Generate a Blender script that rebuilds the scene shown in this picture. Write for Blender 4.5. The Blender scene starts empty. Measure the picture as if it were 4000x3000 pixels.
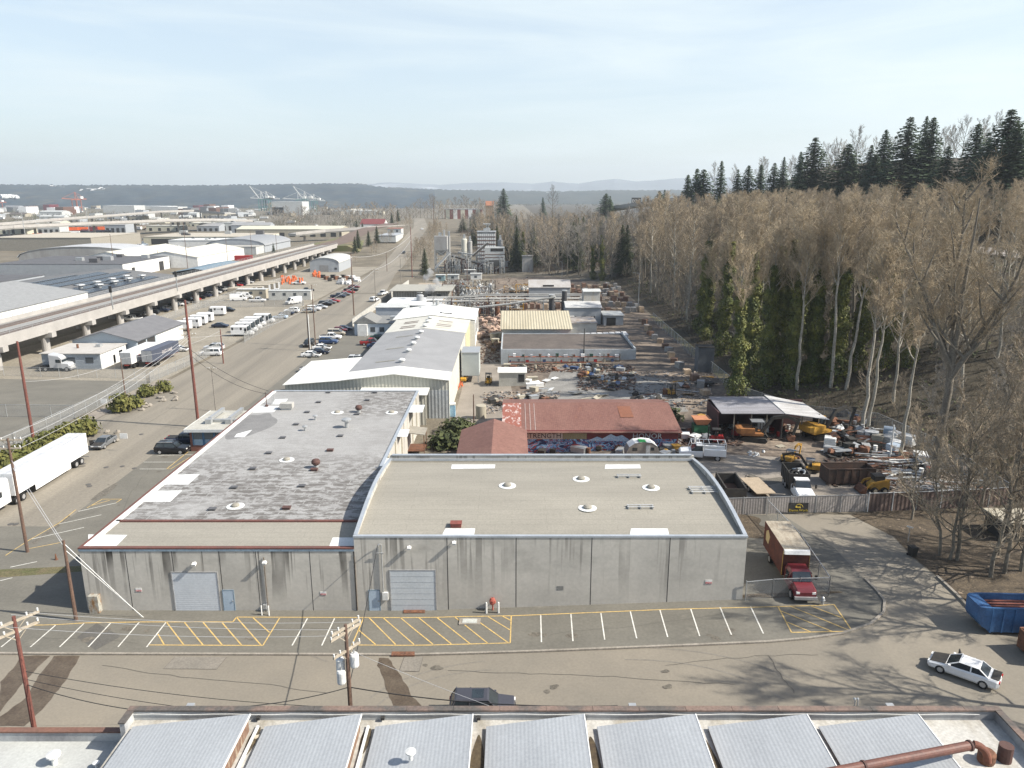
import bpy, bmesh, math, random
from mathutils import Vector, Matrix, noise as mnoise
R = math.radians
rnd = random.Random(7)
scene = bpy.context.scene
COL = scene.collection
# ------------------------------------------------------------------ survey helpers
FPX, PITCH, CAMH = 2900.0, math.atan(735/2900), 37.0
CP, SP = math.cos(PITCH), math.sin(PITCH)
def ray(u, v):
    dx, dv = (u-2000)/FPX, (v-1500)/FPX
    return Vector((dx, CP-dv*SP, -SP-dv*CP))
def sm(a, b, x):
    t = min(1, max(0, (x-a)/(b-a))); return t*t*(3-2*t)
def lin(pts, x):
    if x <= pts[0][0]: return pts[0][1]
    for (a, p), (b, q) in zip(pts, pts[1:]):
        if x <= b: return p+(q-p)*(x-a)/(b-a)
    return pts[-1][1]
RAMP = [(-8, 0), (21, 1.12), (30, 1.5)]
TOE = [(40, 49), (60, 50), (88, 61), (110, 60), (128, 44), (300, 44), (322, 36), (368, 4), (405, -9), (450, -19), (520, -28), (640, -50), (900, -55)]
HILL = [(0, 0), (10, 2.2), (28, 8.0), (62, 19), (76, 20.5), (88, 21), (150, 44), (210, 53), (400, 58), (900, 60)]
def h(x, y):
    z = lin(RAMP, x)
    if y > 400 and -190 < x < 60:
        z += 10.5*sm(400, 640, y)*(1-sm(900, 1300, y))*sm(-150, -118, x)*(1-sm(-30, 40, x))
    d = x-lin(TOE, y)
    if d > 0 and y > 20:
        g = 1.0
        if y > 300:
            g = 1-sm(300, 380, y)*(1-(.22+.78*sm(.20, .42, x/y)))
        z += lin(HILL, d)*g*(1-sm(700, 1500, y))
    return z
def G(u, v, dz=0.0):
    d = ray(u, v); z = 0.0
    for _ in range(12):
        t = (CAMH-z-dz)/-d.z; x, y = d.x*t, d.y*t; z = lin(RAMP, x)
    return Vector((x, y, z+dz))
def Z(u, v, z):
    d = ray(u, v); t = (CAMH-z)/-d.z
    return Vector((d.x*t, d.y*t, z))
def at(u, v, Y):
    d = ray(u, v); t = Y/d.y
    return Vector((d.x*t, Y, CAMH+d.z*t))
# ------------------------------------------------------------------ materials
MATS = {}
def mat(name, c, c2=None, s=1.0, r=.8, m=0.0, st=(1, 1, 1), bump=0, ramp=(.35, .65), fine=.10, fs=6.0, corr=None, alpha=1.0, spec=.4, trans=0, det=5, c3=None):
    if name in MATS: return MATS[name]
    M = bpy.data.materials.new(name); M.use_nodes = True
    N, L = M.node_tree.nodes, M.node_tree.links
    b = N['Principled BSDF']; b.inputs['Roughness'].default_value = r; b.inputs['Metallic'].default_value = m
    b.inputs['Specular IOR Level'].default_value = spec
    tc = N.new('ShaderNodeTexCoord'); mp = N.new('ShaderNodeMapping'); mp.inputs['Scale'].default_value = st
    L.new(tc.outputs['Object'], mp.inputs['Vector'])
    if c2 is None: c2 = tuple(x*.82 for x in c)
    n = N.new('ShaderNodeTexNoise'); n.inputs['Scale'].default_value = s; n.inputs['Detail'].default_value = det
    n.inputs['Roughness'].default_value = .62
    L.new(mp.outputs['Vector'], n.inputs['Vector'])
    cr = N.new('ShaderNodeValToRGB'); L.new(n.outputs['Fac'], cr.inputs['Fac'])
    cr.color_ramp.elements[0].position = ramp[0]; cr.color_ramp.elements[0].color = (*c, 1)
    cr.color_ramp.elements[1].position = ramp[1]; cr.color_ramp.elements[1].color = (*c2, 1)
    if c3:
        e = cr.color_ramp.elements.new(min(.98, ramp[1]+.1)); e.color = (*c3, 1)
    out = cr.outputs['Color']
    if fine:
        n2 = N.new('ShaderNodeTexNoise'); n2.inputs['Scale'].default_value = fs; n2.inputs['Detail'].default_value = 4
        L.new(tc.outputs['Object'], n2.inputs['Vector'])
        mr = N.new('ShaderNodeMapRange'); mr.inputs[1].default_value = .3; mr.inputs[2].default_value = .7
        mr.inputs[3].default_value = 1-fine*1.6; mr.inputs[4].default_value = 1+fine*1.6
        L.new(n2.outputs['Fac'], mr.inputs[0])
        mx = N.new('ShaderNodeMix'); mx.data_type = 'RGBA'; mx.blend_type = 'MULTIPLY'; mx.inputs[0].default_value = 1
        L.new(out, mx.inputs[6]); L.new(mr.outputs[0], mx.inputs[7]); out = mx.outputs[2]
    if corr:
        ax, per, amt = corr
        w = N.new('ShaderNodeTexWave'); w.bands_direction = ax; w.inputs['Scale'].default_value = 2*math.pi/(20*per)
        L.new(tc.outputs['Object'], w.inputs['Vector'])
        mr = N.new('ShaderNodeMapRange'); mr.inputs[3].default_value = 1-amt; mr.inputs[4].default_value = 1+amt*.4
        L.new(w.outputs['Fac'], mr.inputs[0])
        mx = N.new('ShaderNodeMix'); mx.data_type = 'RGBA'; mx.blend_type = 'MULTIPLY'; mx.inputs[0].default_value = 1
        L.new(out, mx.inputs[6]); L.new(mr.outputs[0], mx.inputs[7]); out = mx.outputs[2]
        bp = N.new('ShaderNodeBump'); bp.inputs['Strength'].default_value = min(.5, amt*2.5); bp.inputs['Distance'].default_value = per*.2
        L.new(w.outputs['Fac'], bp.inputs['Height']); L.new(bp.outputs['Normal'], b.inputs['Normal'])
    elif bump:
        bp = N.new('ShaderNodeBump'); bp.inputs['Strength'].default_value = bump; bp.inputs['Distance'].default_value = .05
        L.new(n.outputs['Fac'], bp.inputs['Height']); L.new(bp.outputs['Normal'], b.inputs['Normal'])
    L.new(out, b.inputs['Base Color'])
    if alpha < 1: b.inputs['Alpha'].default_value = alpha
    MATS[name] = M
    M['nodes_out'] = ''
    return M
def add_mult(M, build):
    """multiply the base colour by a node value made by build(N, L, texcoord_out)"""
    N, L = M.node_tree.nodes, M.node_tree.links
    b = N['Principled BSDF']; src = b.inputs['Base Color'].links[0].from_socket
    tc = [n for n in N if n.type == 'TEX_COORD'][0]
    fac, colr = build(N, L, tc.outputs['Object'])
    mx = N.new('ShaderNodeMix'); mx.data_type = 'RGBA'; mx.blend_type = 'MIX'
    L.new(fac, mx.inputs[0]); L.new(src, mx.inputs[6]); mx.inputs[7].default_value = (*colr, 1)
    L.new(mx.outputs[2], b.inputs['Base Color'])
def mnode(N, L, op, a, b=None, clamp=False):
    n = N.new('ShaderNodeMath'); n.operation = op; n.use_clamp = clamp
    for i, x in enumerate((a, b)):
        if x is None: continue
        if isinstance(x, (int, float)): n.inputs[i].default_value = x
        else: L.new(x, n.inputs[i])
    return n.outputs[0]
def nnode(N, L, tc, s, st=(1, 1, 1), det=5, lo=.45, hi=.6, rough=.6):
    mp = N.new('ShaderNodeMapping'); mp.inputs['Scale'].default_value = st; L.new(tc, mp.inputs['Vector'])
    n = N.new('ShaderNodeTexNoise'); n.inputs['Scale'].default_value = s; n.inputs['Detail'].default_value = det
    n.inputs['Roughness'].default_value = rough
    L.new(mp.outputs['Vector'], n.inputs['Vector'])
    mr = N.new('ShaderNodeMapRange'); mr.inputs[1].default_value = lo; mr.inputs[2].default_value = hi
    L.new(n.outputs['Fac'], mr.inputs[0]); return mr.outputs[0]
# ------------------------------------------------------------------ mesh builder
class MB:
    def __init__(s): s.v, s.f = [], []
    def add(s, vs, fs):
        o = len(s.v); s.v += [tuple(p) for p in vs]; s.f += [tuple(i+o for i in q) for q in fs]; return s
    def box(s, x0, x1, y0, y1, z0, z1):
        return s.add([(x, y, z) for z in (z0, z1) for y in (y0, y1) for x in (x0, x1)],
                     [(0, 2, 3, 1), (4, 5, 7, 6), (0, 1, 5, 4), (2, 6, 7, 3), (0, 4, 6, 2), (1, 3, 7, 5)])
    def cb(s, c, d, rz=0, ry=0, rx=0):
        m = Matrix.Rotation(rz, 3, 'Z') @ Matrix.Rotation(ry, 3, 'Y') @ Matrix.Rotation(rx, 3, 'X')
        c = Vector(c); o = len(s.v)
        s.box(-d[0]/2, d[0]/2, -d[1]/2, d[1]/2, -d[2]/2, d[2]/2)
        for i in range(o, o+8): s.v[i] = tuple(c+m @ Vector(s.v[i]))
        return s
    def quad(s, *p): return s.add(p, [tuple(range(len(p)))])
    def bar(s, a, b, w, d=None):
        a, b = Vector(a), Vector(b); t = b-a; l = t.length
        if l < 1e-6: return s
        q = t.to_track_quat('X', 'Z'); o = len(s.v); d = d or w
        s.box(0, l, -w/2, w/2, -d/2, d/2)
        for i in range(o, o+8): s.v[i] = tuple(a+q @ Vector(s.v[i]))
        return s
    def tube(s, pts, r, n=6, cap=True):
        pts = [Vector(p) for p in pts]; k = len(pts)
        rs = r if isinstance(r, (list, tuple)) else [r]*k
        o = len(s.v); ref = None
        for i, p in enumerate(pts):
            t = pts[min(i+1, k-1)]-pts[max(i-1, 0)]
            if t.length < 1e-9: t = Vector((0, 0, 1))
            t.normalize()
            if ref is None: ref = t.orthogonal().normalized()
            else:
                ref = ref-t*ref.dot(t)
                ref = ref.normalized() if ref.length > 1e-6 else t.orthogonal().normalized()
            bi = t.cross(ref)
            for j in range(n):
                a = 2*math.pi*j/n
                s.v.append(tuple(p+(ref*math.cos(a)+bi*math.sin(a))*rs[i]))
        for i in range(k-1):
            for j in range(n):
                a, b = o+i*n+j, o+i*n+(j+1) % n
                s.f.append((a, b, b+n, a+n))
        if cap and n > 2:
            s.f.append(tuple(o+j for j in reversed(range(n)))); s.f.append(tuple(o+(k-1)*n+j for j in range(n)))
        return s
    def spike(s, a, b, r):
        a, b = Vector(a), Vector(b); t = (b-a)
        o1 = t.orthogonal().normalized()*r; o2 = t.cross(o1).normalized()*r
        o = len(s.v); s.v += [tuple(a+o1), tuple(a-o1*.5+o2*.87), tuple(a-o1*.5-o2*.87), tuple(b)]
        s.f += [(o, o+1, o+3), (o+1, o+2, o+3), (o+2, o, o+3)]; return s
    def cyl(s, c, r, hgt, n=16, r2=None):
        c = Vector(c); return s.tube([c, c+Vector((0, 0, hgt))], [r, r if r2 is None else r2], n)
    def prism(s, poly, ax, a, b):
        def mk(p, t): return {'x': (t, p[0], p[1]), 'y': (p[0], t, p[1]), 'z': (p[0], p[1], t)}[ax]
        n = len(poly)
        return s.add([mk(p, a) for p in poly]+[mk(p, b) for p in poly],
                     [tuple(range(n)), tuple(range(2*n-1, n-1, -1))]+[(i, (i+1) % n, n+(i+1) % n, n+i) for i in range(n)])
    def loft(s, rings, cap=True, closed=True):
        n = len(rings[0]); o = len(s.v)
        for r in rings: s.v += [tuple(p) for p in r]
        for i in range(len(rings)-1):
            for j in range(n if closed else n-1):
                a, b = o+i*n+j, o+i*n+(j+1) % n
                s.f.append((a, b, b+n, a+n))
        if cap: s.f.append(tuple(range(o, o+n))); s.f.append(tuple(range(o+(len(rings)-1)*n, o+len(rings)*n)))
        return s
    def lathe(s, prof, c=(0, 0, 0), n=16):
        c = Vector(c)
        return s.loft([[c+Vector((r*math.cos(2*math.pi*j/n), r*math.sin(2*math.pi*j/n), z)) for j in range(n)] for r, z in prof])
    def blob(s, c, rx, ry, rz, n=8, m=5, jit=.2, seed=0):
        q = random.Random(seed); c = Vector(c); rings = []
        for i in range(m+1):
            ph = math.pi*i/m-math.pi/2
            rings.append([c+Vector((rx*math.cos(ph)*math.cos(2*math.pi*j/n), ry*math.cos(ph)*math.sin(2*math.pi*j/n), rz*math.sin(ph)))*(1+q.uniform(-jit, jit)) for j in range(n)])
        return s.loft(rings, cap=False)
    def data(s, name, m=None, smooth=False, fix=True):
        me = bpy.data.meshes.new(name); me.from_pydata(s.v, [], s.f)
        if fix and len(s.f) < 30000:
            b = bmesh.new(); b.from_mesh(me); bmesh.ops.recalc_face_normals(b, faces=b.faces); b.to_mesh(me); b.free()
        if smooth: me.polygons.foreach_set('use_smooth', [True]*len(me.polygons))
        if m: me.materials.append(m)
        me.update(); return me
    def build(s, name, m, parent=None, loc=None, smooth=False, fix=True):
        return link(name, s.data(name, m, smooth, fix), parent, loc)
def link(name, me, parent=None, loc=None, rz=None):
    o = bpy.data.objects.new(name, me); COL.objects.link(o)
    if parent: o.parent = parent
    if loc is not None: o.location = loc
    if rz: o.rotation_euler.z = rz
    return o
def tag(o, label=None, cat=None, group=None, kind=None):
    if label: o['label'] = label
    if cat: o['category'] = cat
    if group: o['group'] = group
    if kind: o['kind'] = kind
    return o
def thing(name, label, cat, loc=(0, 0, 0), rz=0, group=None):
    o = bpy.data.objects.new(name, None); COL.objects.link(o); o.empty_display_size = .3
    o.location = loc; o.rotation_euler = (0, 0, rz); return tag(o, label, cat, group)
KIDS = {}
def copy_tree(o, loc=None, rz=None, label=None, parent=None):
    c = o.copy(); COL.objects.link(c)
    if parent: c.parent = parent
    if loc is not None: c.location = loc
    if rz is not None: c.rotation_euler = (0, 0, rz)
    if label: c['label'] = label
    for ch in o.children: copy_tree(ch, parent=c)
    return c
def recolor(o, partnames, m):
    for ch in o.children:
        if ch.name.split('.')[0] in partnames:
            ch.material_slots[0].link = 'OBJECT'; ch.material_slots[0].material = m
    return o
def text_mb(body, size, depth=.02):
    cu = bpy.data.curves.new('lettering', 'FONT'); cu.body = body; cu.size = size; cu.extrude = depth; cu.resolution_u = 2
    cu.align_x = 'CENTER'; cu.align_y = 'CENTER'
    ob = bpy.data.objects.new('lettering', cu); me = bpy.data.meshes.new_from_object(ob)
    b = MB(); b.v = [tuple(v.co) for v in me.vertices]; b.f = [tuple(p.vertices) for p in me.polygons]
    bpy.data.objects.remove(ob); bpy.data.curves.remove(cu); bpy.data.meshes.remove(me)
    return b
def xf(b, m):
    b.v = [tuple(m @ Vector(p)) for p in b.v]; return b
WALLTXT = lambda x, y, z: Matrix.Translation((x, y, z)) @ Matrix.Rotation(R(90), 4, 'X')
def sheet(name, poly, off, m, kind='structure', bps=(-8, 21, 30)):
    b = bmesh.new(); vs = [b.verts.new((p[0], p[1], 0)) for p in poly]; b.faces.new(vs)
    for x in bps:
        bmesh.ops.bisect_plane(b, geom=b.verts[:]+b.edges[:]+b.faces[:], plane_co=(x, 0, 0), plane_no=(1, 0, 0))
    bmesh.ops.recalc_face_normals(b, faces=b.faces)
    for f in b.faces:
        if f.normal.z < 0: f.normal_flip()
    for v in b.verts: v.co.z = lin(RAMP, v.co.x)+off
    me = bpy.data.meshes.new(name); b.to_mesh(me); b.free(); me.materials.append(m)
    o = link(name, me)
    if kind: o['kind'] = kind
    return o
def blobpoly(cx, cy, rx, ry, seed=0, n=40, jit=.25, rz=0):
    q = random.Random(seed); ph = [q.uniform(0, 6.28) for _ in range(5)]; P = []
    for i in range(n):
        a = 2*math.pi*i/n; k = 1+jit*sum(math.sin((j+2)*a+ph[j])/(j+1.5) for j in range(5))
        x, y = rx*k*math.cos(a), ry*k*math.sin(a)
        P.append((cx+x*math.cos(rz)-y*math.sin(rz), cy+x*math.sin(rz)+y*math.cos(rz)))
    return P
# ------------------------------------------------------------------ camera, sky, sun, air
cam = bpy.data.cameras.new('camera'); co = bpy.data.objects.new('camera', cam); COL.objects.link(co)
cam.sensor_width = 36; cam.lens = 36*FPX/4000; cam.clip_start = .5; cam.clip_end = 40000
co.location = (0, 0, CAMH); co.rotation_euler = (R(90)-PITCH, 0, 0); scene.camera = co
SUN = Vector((.735, -.15, .66)).normalized()
EL, AZ = math.asin(SUN.z), math.atan2(SUN.x, SUN.y)
sl = bpy.data.lights.new('sun', 'SUN'); sl.energy = 5.0; sl.angle = R(.53); sl.color = (1, .94, .84)
so = bpy.data.objects.new('sun', sl); COL.objects.link(so); so.rotation_euler = (-SUN).to_track_quat('-Z', 'Y').to_euler()
so.location = (60, -20, 120)
W = bpy.data.worlds.new('World'); scene.world = W; W.use_nodes = True
N, L = W.node_tree.nodes, W.node_tree.links
bg = N['Background']; sky = N.new('ShaderNodeTexSky'); sky.sky_type = 'NISHITA'; sky.sun_disc = False
sky.sun_elevation = EL; sky.sun_rotation = AZ; sky.air_density = 1.0; sky.dust_density = 1.6; sky.ozone_density = 1.2; sky.altitude = 50
tc = N.new('ShaderNodeTexCoord')
mp = N.new('ShaderNodeMapping'); mp.inputs['Scale'].default_value = (1, 2.2, 9); mp.inputs['Rotation'].default_value = (0, R(6), R(12))
L.new(tc.outputs['Generated'], mp.inputs['Vector'])
n1 = N.new('ShaderNodeTexNoise'); n1.inputs['Scale'].default_value = 2.2; n1.inputs['Detail'].default_value = 7; n1.inputs['Roughness'].default_value = .55
n1.inputs['Distortion'].default_value = .4
L.new(mp.outputs['Vector'], n1.inputs['Vector'])
mr = N.new('ShaderNodeMapRange'); mr.inputs[1].default_value = .42; mr.inputs[2].default_value = .75; mr.inputs[3].default_value = .42; mr.inputs[4].default_value = .86
L.new(n1.outputs['Fac'], mr.inputs[0])
mx = N.new('ShaderNodeMix'); mx.data_type = 'RGBA'; sz = N.new('ShaderNodeSeparateXYZ'); L.new(tc.outputs['Generated'], sz.inputs[0])
lo = N.new('ShaderNodeMapRange'); lo.interpolation_type = 'SMOOTHSTEP'; lo.inputs[1].default_value = .16; lo.inputs[2].default_value = .55; lo.inputs[3].default_value = 1; lo.inputs[4].default_value = .12
L.new(sz.outputs['Z'], lo.inputs[0]); vm = N.new('ShaderNodeMath'); vm.operation = 'MULTIPLY'; L.new(mr.outputs[0], vm.inputs[0]); L.new(lo.outputs[0], vm.inputs[1])
L.new(vm.outputs[0], mx.inputs[0])
L.new(sky.outputs['Color'], mx.inputs[6]); mx.inputs[7].default_value = (5.1, 5.65, 5.7, 1)
L.new(mx.outputs[2], bg.inputs['Color']); bg.inputs['Strength'].default_value = .105
scene.view_settings.view_transform = 'Standard'; scene.view_settings.look = 'None'
scene.view_settings.exposure = .84; scene.view_settings.gamma = 1; scene.view_settings.use_curve_mapping = False
scene.cycles.max_bounces = 6; scene.cycles.transparent_max_bounces = 24; scene.cycles.volume_bounces = 0
scene.cycles.use_denoising = True; scene.cycles.use_adaptive_sampling = False; scene.cycles.denoising_prefilter = 'NONE'
try: scene.cycles.denoiser = 'OPENIMAGEDENOISE'
except Exception: pass
# ------------------------------------------------------------------ ground
def axis(lo, hi, fine_lo, fine_hi, step, extra=()):
    a = set(extra); x = fine_lo
    while x <= fine_hi: a.add(x); x += step
    k = step
    x = fine_hi
    while x < hi: k *= 1.28; x += k; a.add(min(x, hi))
    k = step; x = fine_lo
    while x > lo: k *= 1.28; x -= k; a.add(max(x, lo))
    return sorted(a)
xs = axis(-9000, 9000, -150, 260, 6, (-8, 21, 30, 41, 44, 50, 57)); ys = axis(-300, 10200, -20, 660, 6)
gb = MB()
for y in ys:
    for x in xs:
        z = h(x, y)
        if x-lin(TOE, y) > 3 and 20 < y < 900: z += .9*mnoise.noise((x*.08, y*.08, 0))*min(1, (x-lin(TOE, y)-3)/10)
        gb.v.append((x, y, z))
nx = len(xs)
gb.f = [(j*nx+i, j*nx+i+1, (j+1)*nx+i+1, (j+1)*nx+i) for j in range(len(ys)-1) for i in range(nx-1)]
m_ground = mat('ground_earth', (.165, .142, .105), (.11, .094, .068), s=.09, fine=.22, fs=2.5, ramp=(.38, .62), c3=(.12, .11, .075), r=.95)
def _leaf(N, L, tc):   # brown leaf litter on the hillside, greener patches
    sx = N.new('ShaderNodeSeparateXYZ'); L.new(tc, sx.inputs[0])
    f = mnode(N, L, 'MULTIPLY', mnode(N, L, 'GREATER_THAN', sx.outputs['X'], 43), .9)
    return f, (.05, .041, .026)
add_mult(m_ground, _leaf)
tag(gb.build('ground', m_ground, fix=False, smooth=True), kind='structure')
m_asph = mat('asphalt_grey', (.215, .19, .15), (.172, .155, .126), s=.12, fine=.045, fs=5, ramp=(.35, .7), r=.9)
m_lot = mat('asphalt_lot', (.148, .139, .116), (.118, .111, .093), s=.16, fine=.06, fs=4, ramp=(.35, .65), c3=(.172, .16, .132), r=.9, st=(1, 1.6, 1))
m_patch = mat('asphalt_patch', (.10, .095, .085), (.085, .08, .072), s=.5, r=.9)
m_street = mat('street_asphalt', (.22, .197, .158), (.165, .148, .12), s=.22, st=(1, .06, 1), fine=.08, fs=3, ramp=(.36, .64), r=.9)
m_gravel = mat('gravel_lot', (.25, .225, .18), (.19, .17, .135), s=.12, fine=.15, fs=2, ramp=(.36, .66), r=.95, c3=(.15, .135, .105))
m_dirt = mat('yard_dirt', (.195, .155, .118), (.10, .08, .063), s=.11, fine=.22, fs=1.7, ramp=(.40, .62), r=.95)
m_conc = mat('pale_concrete_paving', (.25, .22, .185), (.20, .175, .145), s=.2, fine=.1, r=.9)
m_bluegrav = mat('crushed_grey_gravel', (.235, .225, .205), (.165, .158, .145), s=.25, fine=.15, r=.95)
m_leaf = mat('leaf_litter', (.088, .067, .044), (.05, .038, .025), s=1.1, fine=.3, fs=7, ramp=(.4, .6), c3=(.22, .17, .12), r=.95)
m_moss = mat('mossy_verge', (.075, .08, .03), (.13, .105, .06), s=.5, fine=.25, r=.95)
m_yel = mat('yellow_marking_paint', (.52, .36, .13), (.36, .27, .13), s=1.3, fine=.12, ramp=(.45, .75), r=.8)
m_wht = mat('white_marking_paint', (.58, .57, .52), (.38, .36, .32), s=1.3, fine=.1, ramp=(.45, .8), r=.8)
m_kerb = mat('kerb_concrete', (.29, .26, .22), (.2, .18, .15), s=.7, fine=.12, r=.9)
# the cul-de-sac road, parking lot in front of the warehouses, west street
redge = [tuple(G(u, v)[:2]) for u, v in ((3320, 2012), (3400, 2052), (3490, 2098), (3560, 2175), (3660, 2255), (3735, 2325), (3800, 2395), (3835, 2450), (3990, 2478))]
sheet('road', [(-140, 36), (80, 36), (80, redge[-1][1])]+redge[::-1]+[(27, 79.5), (27, 61), (-50, 56), (-140, 56)], .012, m_asph)
b_ = MB()
for i in range(4, 7): b_.bar((*redge[i], lin(RAMP, redge[i][0])+.08), (*redge[i+1], lin(RAMP, redge[i+1][0])+.08), .25, .25)
tag(b_.build('kerb', m_kerb), kind='structure')
for k, (u, v, R_, a0, a1) in enumerate([(1930, 2700, 9, 1.6, 2.9), (1960, 2690, 10.5, 1.7, 2.8), (2430, 2720, 12, .3, 1.5), (2470, 2700, 13.6, .4, 1.4), (700, 2700, 15, .8, 1.7)]):
    c = G(u, v); P = []
    for rr in (R_, R_+.22):
        Q = [(c.x+rr*math.cos(a0+(a1-a0)*i/24), c.y-3+rr*.62*math.sin(a0+(a1-a0)*i/24)) for i in range(25)]; P += Q if rr == R_ else Q[::-1]
    P = [(x, min(56.3, y)) for x, y in P]
    sheet('tyre_mark', P, .018+.0012*k, mat('tyre_dust', (.185, .168, .14), (.16, .145, .12), s=2))
kerb = [(0, 2556), (700, 2558), (1400, 2560), (1800, 2556), (2100, 2547), (2400, 2535), (2700, 2523), (3000, 2510), (3150, 2497), (3290, 2478), (3400, 2440), (3452, 2395), (3455, 2350), (3420, 2305), (3378, 2264)]
kp = [G(u, v) for u, v in kerb]
lotpoly = [(p.x, p.y) for p in kp]+[(33.5, 70.5), (31, 79), (-66, 79), (-66, kp[0].y)]
sheet('parking_lot', lotpoly, .03, m_lot)
kb = MB()
pts = [Vector((-66, kp[0].y, 0))]+kp
for a, b in zip(pts, pts[1:]):
    n = max(1, int((b-a).length/3))
    for i in range(n):
        p, q = a.lerp(b, i/n), a.lerp(b, (i+1)/n); p.z = lin(RAMP, p.x)+.03; q.z = lin(RAMP, q.x)+.03
        kb.bar(p, q, .22, .26)
tag(kb.build('kerb', m_kerb), kind='structure')
st_l, st_r = [], []
for y in range(60, 1000, 10):
    cx = -60-lin([(300, 0), (640, 17), (1000, 62)], y); w = lin([(290, 10), (360, 6.5), (1000, 6)], y)
    st_l.append((cx-w, y)); st_r.append((cx+w, y))
sb = MB()
for i in range(len(st_l)-1):
    if st_l[i][1] < 290: continue
    q = [st_l[i], st_r[i], st_r[i+1], st_l[i+1]]
    sb.quad(*[(x, y, h(x, y)+.12) for x, y in q])
tag(sb.build('street', m_street, fix=False), kind='structure')
sheet('street', [(-71, 52), (-46, 52), (-48, 120), (-44, 200), (-47, 300), (-70.5, 300), (-71, 100)], .008, m_street)
sheet('parking_lot', [(-52, 62), (-39, 62), (-38.5, 105), (-29, 120), (-29, 200), (-48, 214), (-48, 130), (-53, 108)], .02, m_lot)
sheet('pavement', [(-75.5, 84), (-71.2, 84), (-70.9, 150), (-73, 150)], .05, m_conc)
sheet('gravel_yard', [(-125, 130), (-72, 130), (-71.5, 335), (-116, 335)], .006, m_gravel)
sheet('gravel_yard', [(-108, 335), (-72, 335), (-72, 415), (-108, 415)], .006, m_gravel)
sheet('asphalt_yard', [(-130, 90), (-76, 90), (-74, 148), (-130, 152)], .010, m_lot)
sheet('dirt_yard', [(-10, 84), (-10, 345), (42, 345), (43, 130), (58, 112), (58, 81), (24, 81), (22, 84)], .006, m_dirt)
sheet('concrete_yard', [(24, 81), (46, 81), (44, 90), (40, 98), (26, 100), (22, 92)], .014, m_conc)
sheet('gravel_path', [(2, 121), (30, 121), (31, 143), (22, 152), (16, 158), (9, 158), (6, 140), (2, 130)], .012, m_bluegrav)
sheet('concrete_yard', [(-10, 118), (1, 118), (-1, 160), (-5, 205), (-9.5, 205)], .012, m_conc)
sheet('leaf_bank', [(x+.15, y) for x, y in redge[:-1]]+[(80, redge[-2][1]), (80, 81), (42, 80)], .03, m_leaf)
sheet('leaf_bank', blobpoly(25.5, 76.5, 3.2, 3, 5), .04, m_leaf)
sheet('leaf_drift', blobpoly(25, 61.6, 4.5, .45, 8), .055, m_leaf)
sheet('mossy_verge', [(-66, 62), (-62, 62.5), (-55, 68.5), (-40, 70), (-40, 69), (-52, 67), (-59, 60)], .039, m_moss)
sheet('grass_strip', [(41.5, 132), (47, 132), (46.5, 215), (42, 225)], .03, mat('dry_grass', (.115, .12, .04), (.16, .12, .06), s=.15, fine=.3, fs=1.2, r=.95))
# worn and wet marks on the road
m_wet = mat('wet_stain', (.07, .052, .036), (.10, .078, .055), s=.9, fine=.15, r=.55)
def stain(pix, off=.02, m=None):
    P = [G(u, v) for u, v in pix]; q = random.Random(len(pix)+int(pix[0][0])); out = []
    for a, b in zip(P, P[1:]+P[:1]):
        n = max(2, int((b-a).length/.5))
        for i in range(n):
            p = a.lerp(b, i/n); out.append((p.x+q.uniform(-.07, .07), p.y+q.uniform(-.07, .07)))
    return sheet('water_stain', out, off, m or m_wet)
stain([(85, 2562), (195, 2562), (100, 2655), (0, 2780), (0, 2665), (60, 2600)])
stain([(215, 2562), (315, 2562), (255, 2660), (185, 2750), (95, 2838), (0, 2838), (0, 2800), (105, 2725), (150, 2640)])
stain([(1478, 2572), (1515, 2570), (1560, 2630), (1610, 2720), (1650, 2760), (1540, 2775), (1500, 2660), (1475, 2600)])
stain([(352, 1955), (395, 1920), (452, 1888), (462, 1892), (430, 1925), (372, 1955)], off=.036, m=mat('tar_stain', (.09, .08, .065), (.14, .125, .1), s=2, fine=.2))
stain([(115, 2127), (190, 2070), (270, 2012), (275, 2020), (210, 2072), (140, 2125)], off=.036, m=MATS['tar_stain'])
stain([(2925, 1850), (2990, 1870), (3080, 1860), (3150, 1870), (3000, 1895), (2920, 1880)], m=MATS['tar_stain'])
for px in ([(300, 2489), (378, 2435), (472, 2487), (373, 2541)], [(685, 2566), (885, 2568), (846, 2615), (640, 2613)], [(1580, 2567), (1652, 2566), (1637, 2624), (1560, 2622)]):
    P = [G(u, v) for u, v in px]
    sheet('asphalt_patch', [(p.x, p.y) for p in P], .036, m_patch if px[0][0] < 600 else mat('road_patch', (.20, .18, .15), (.17, .155, .13), s=.4))
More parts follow.
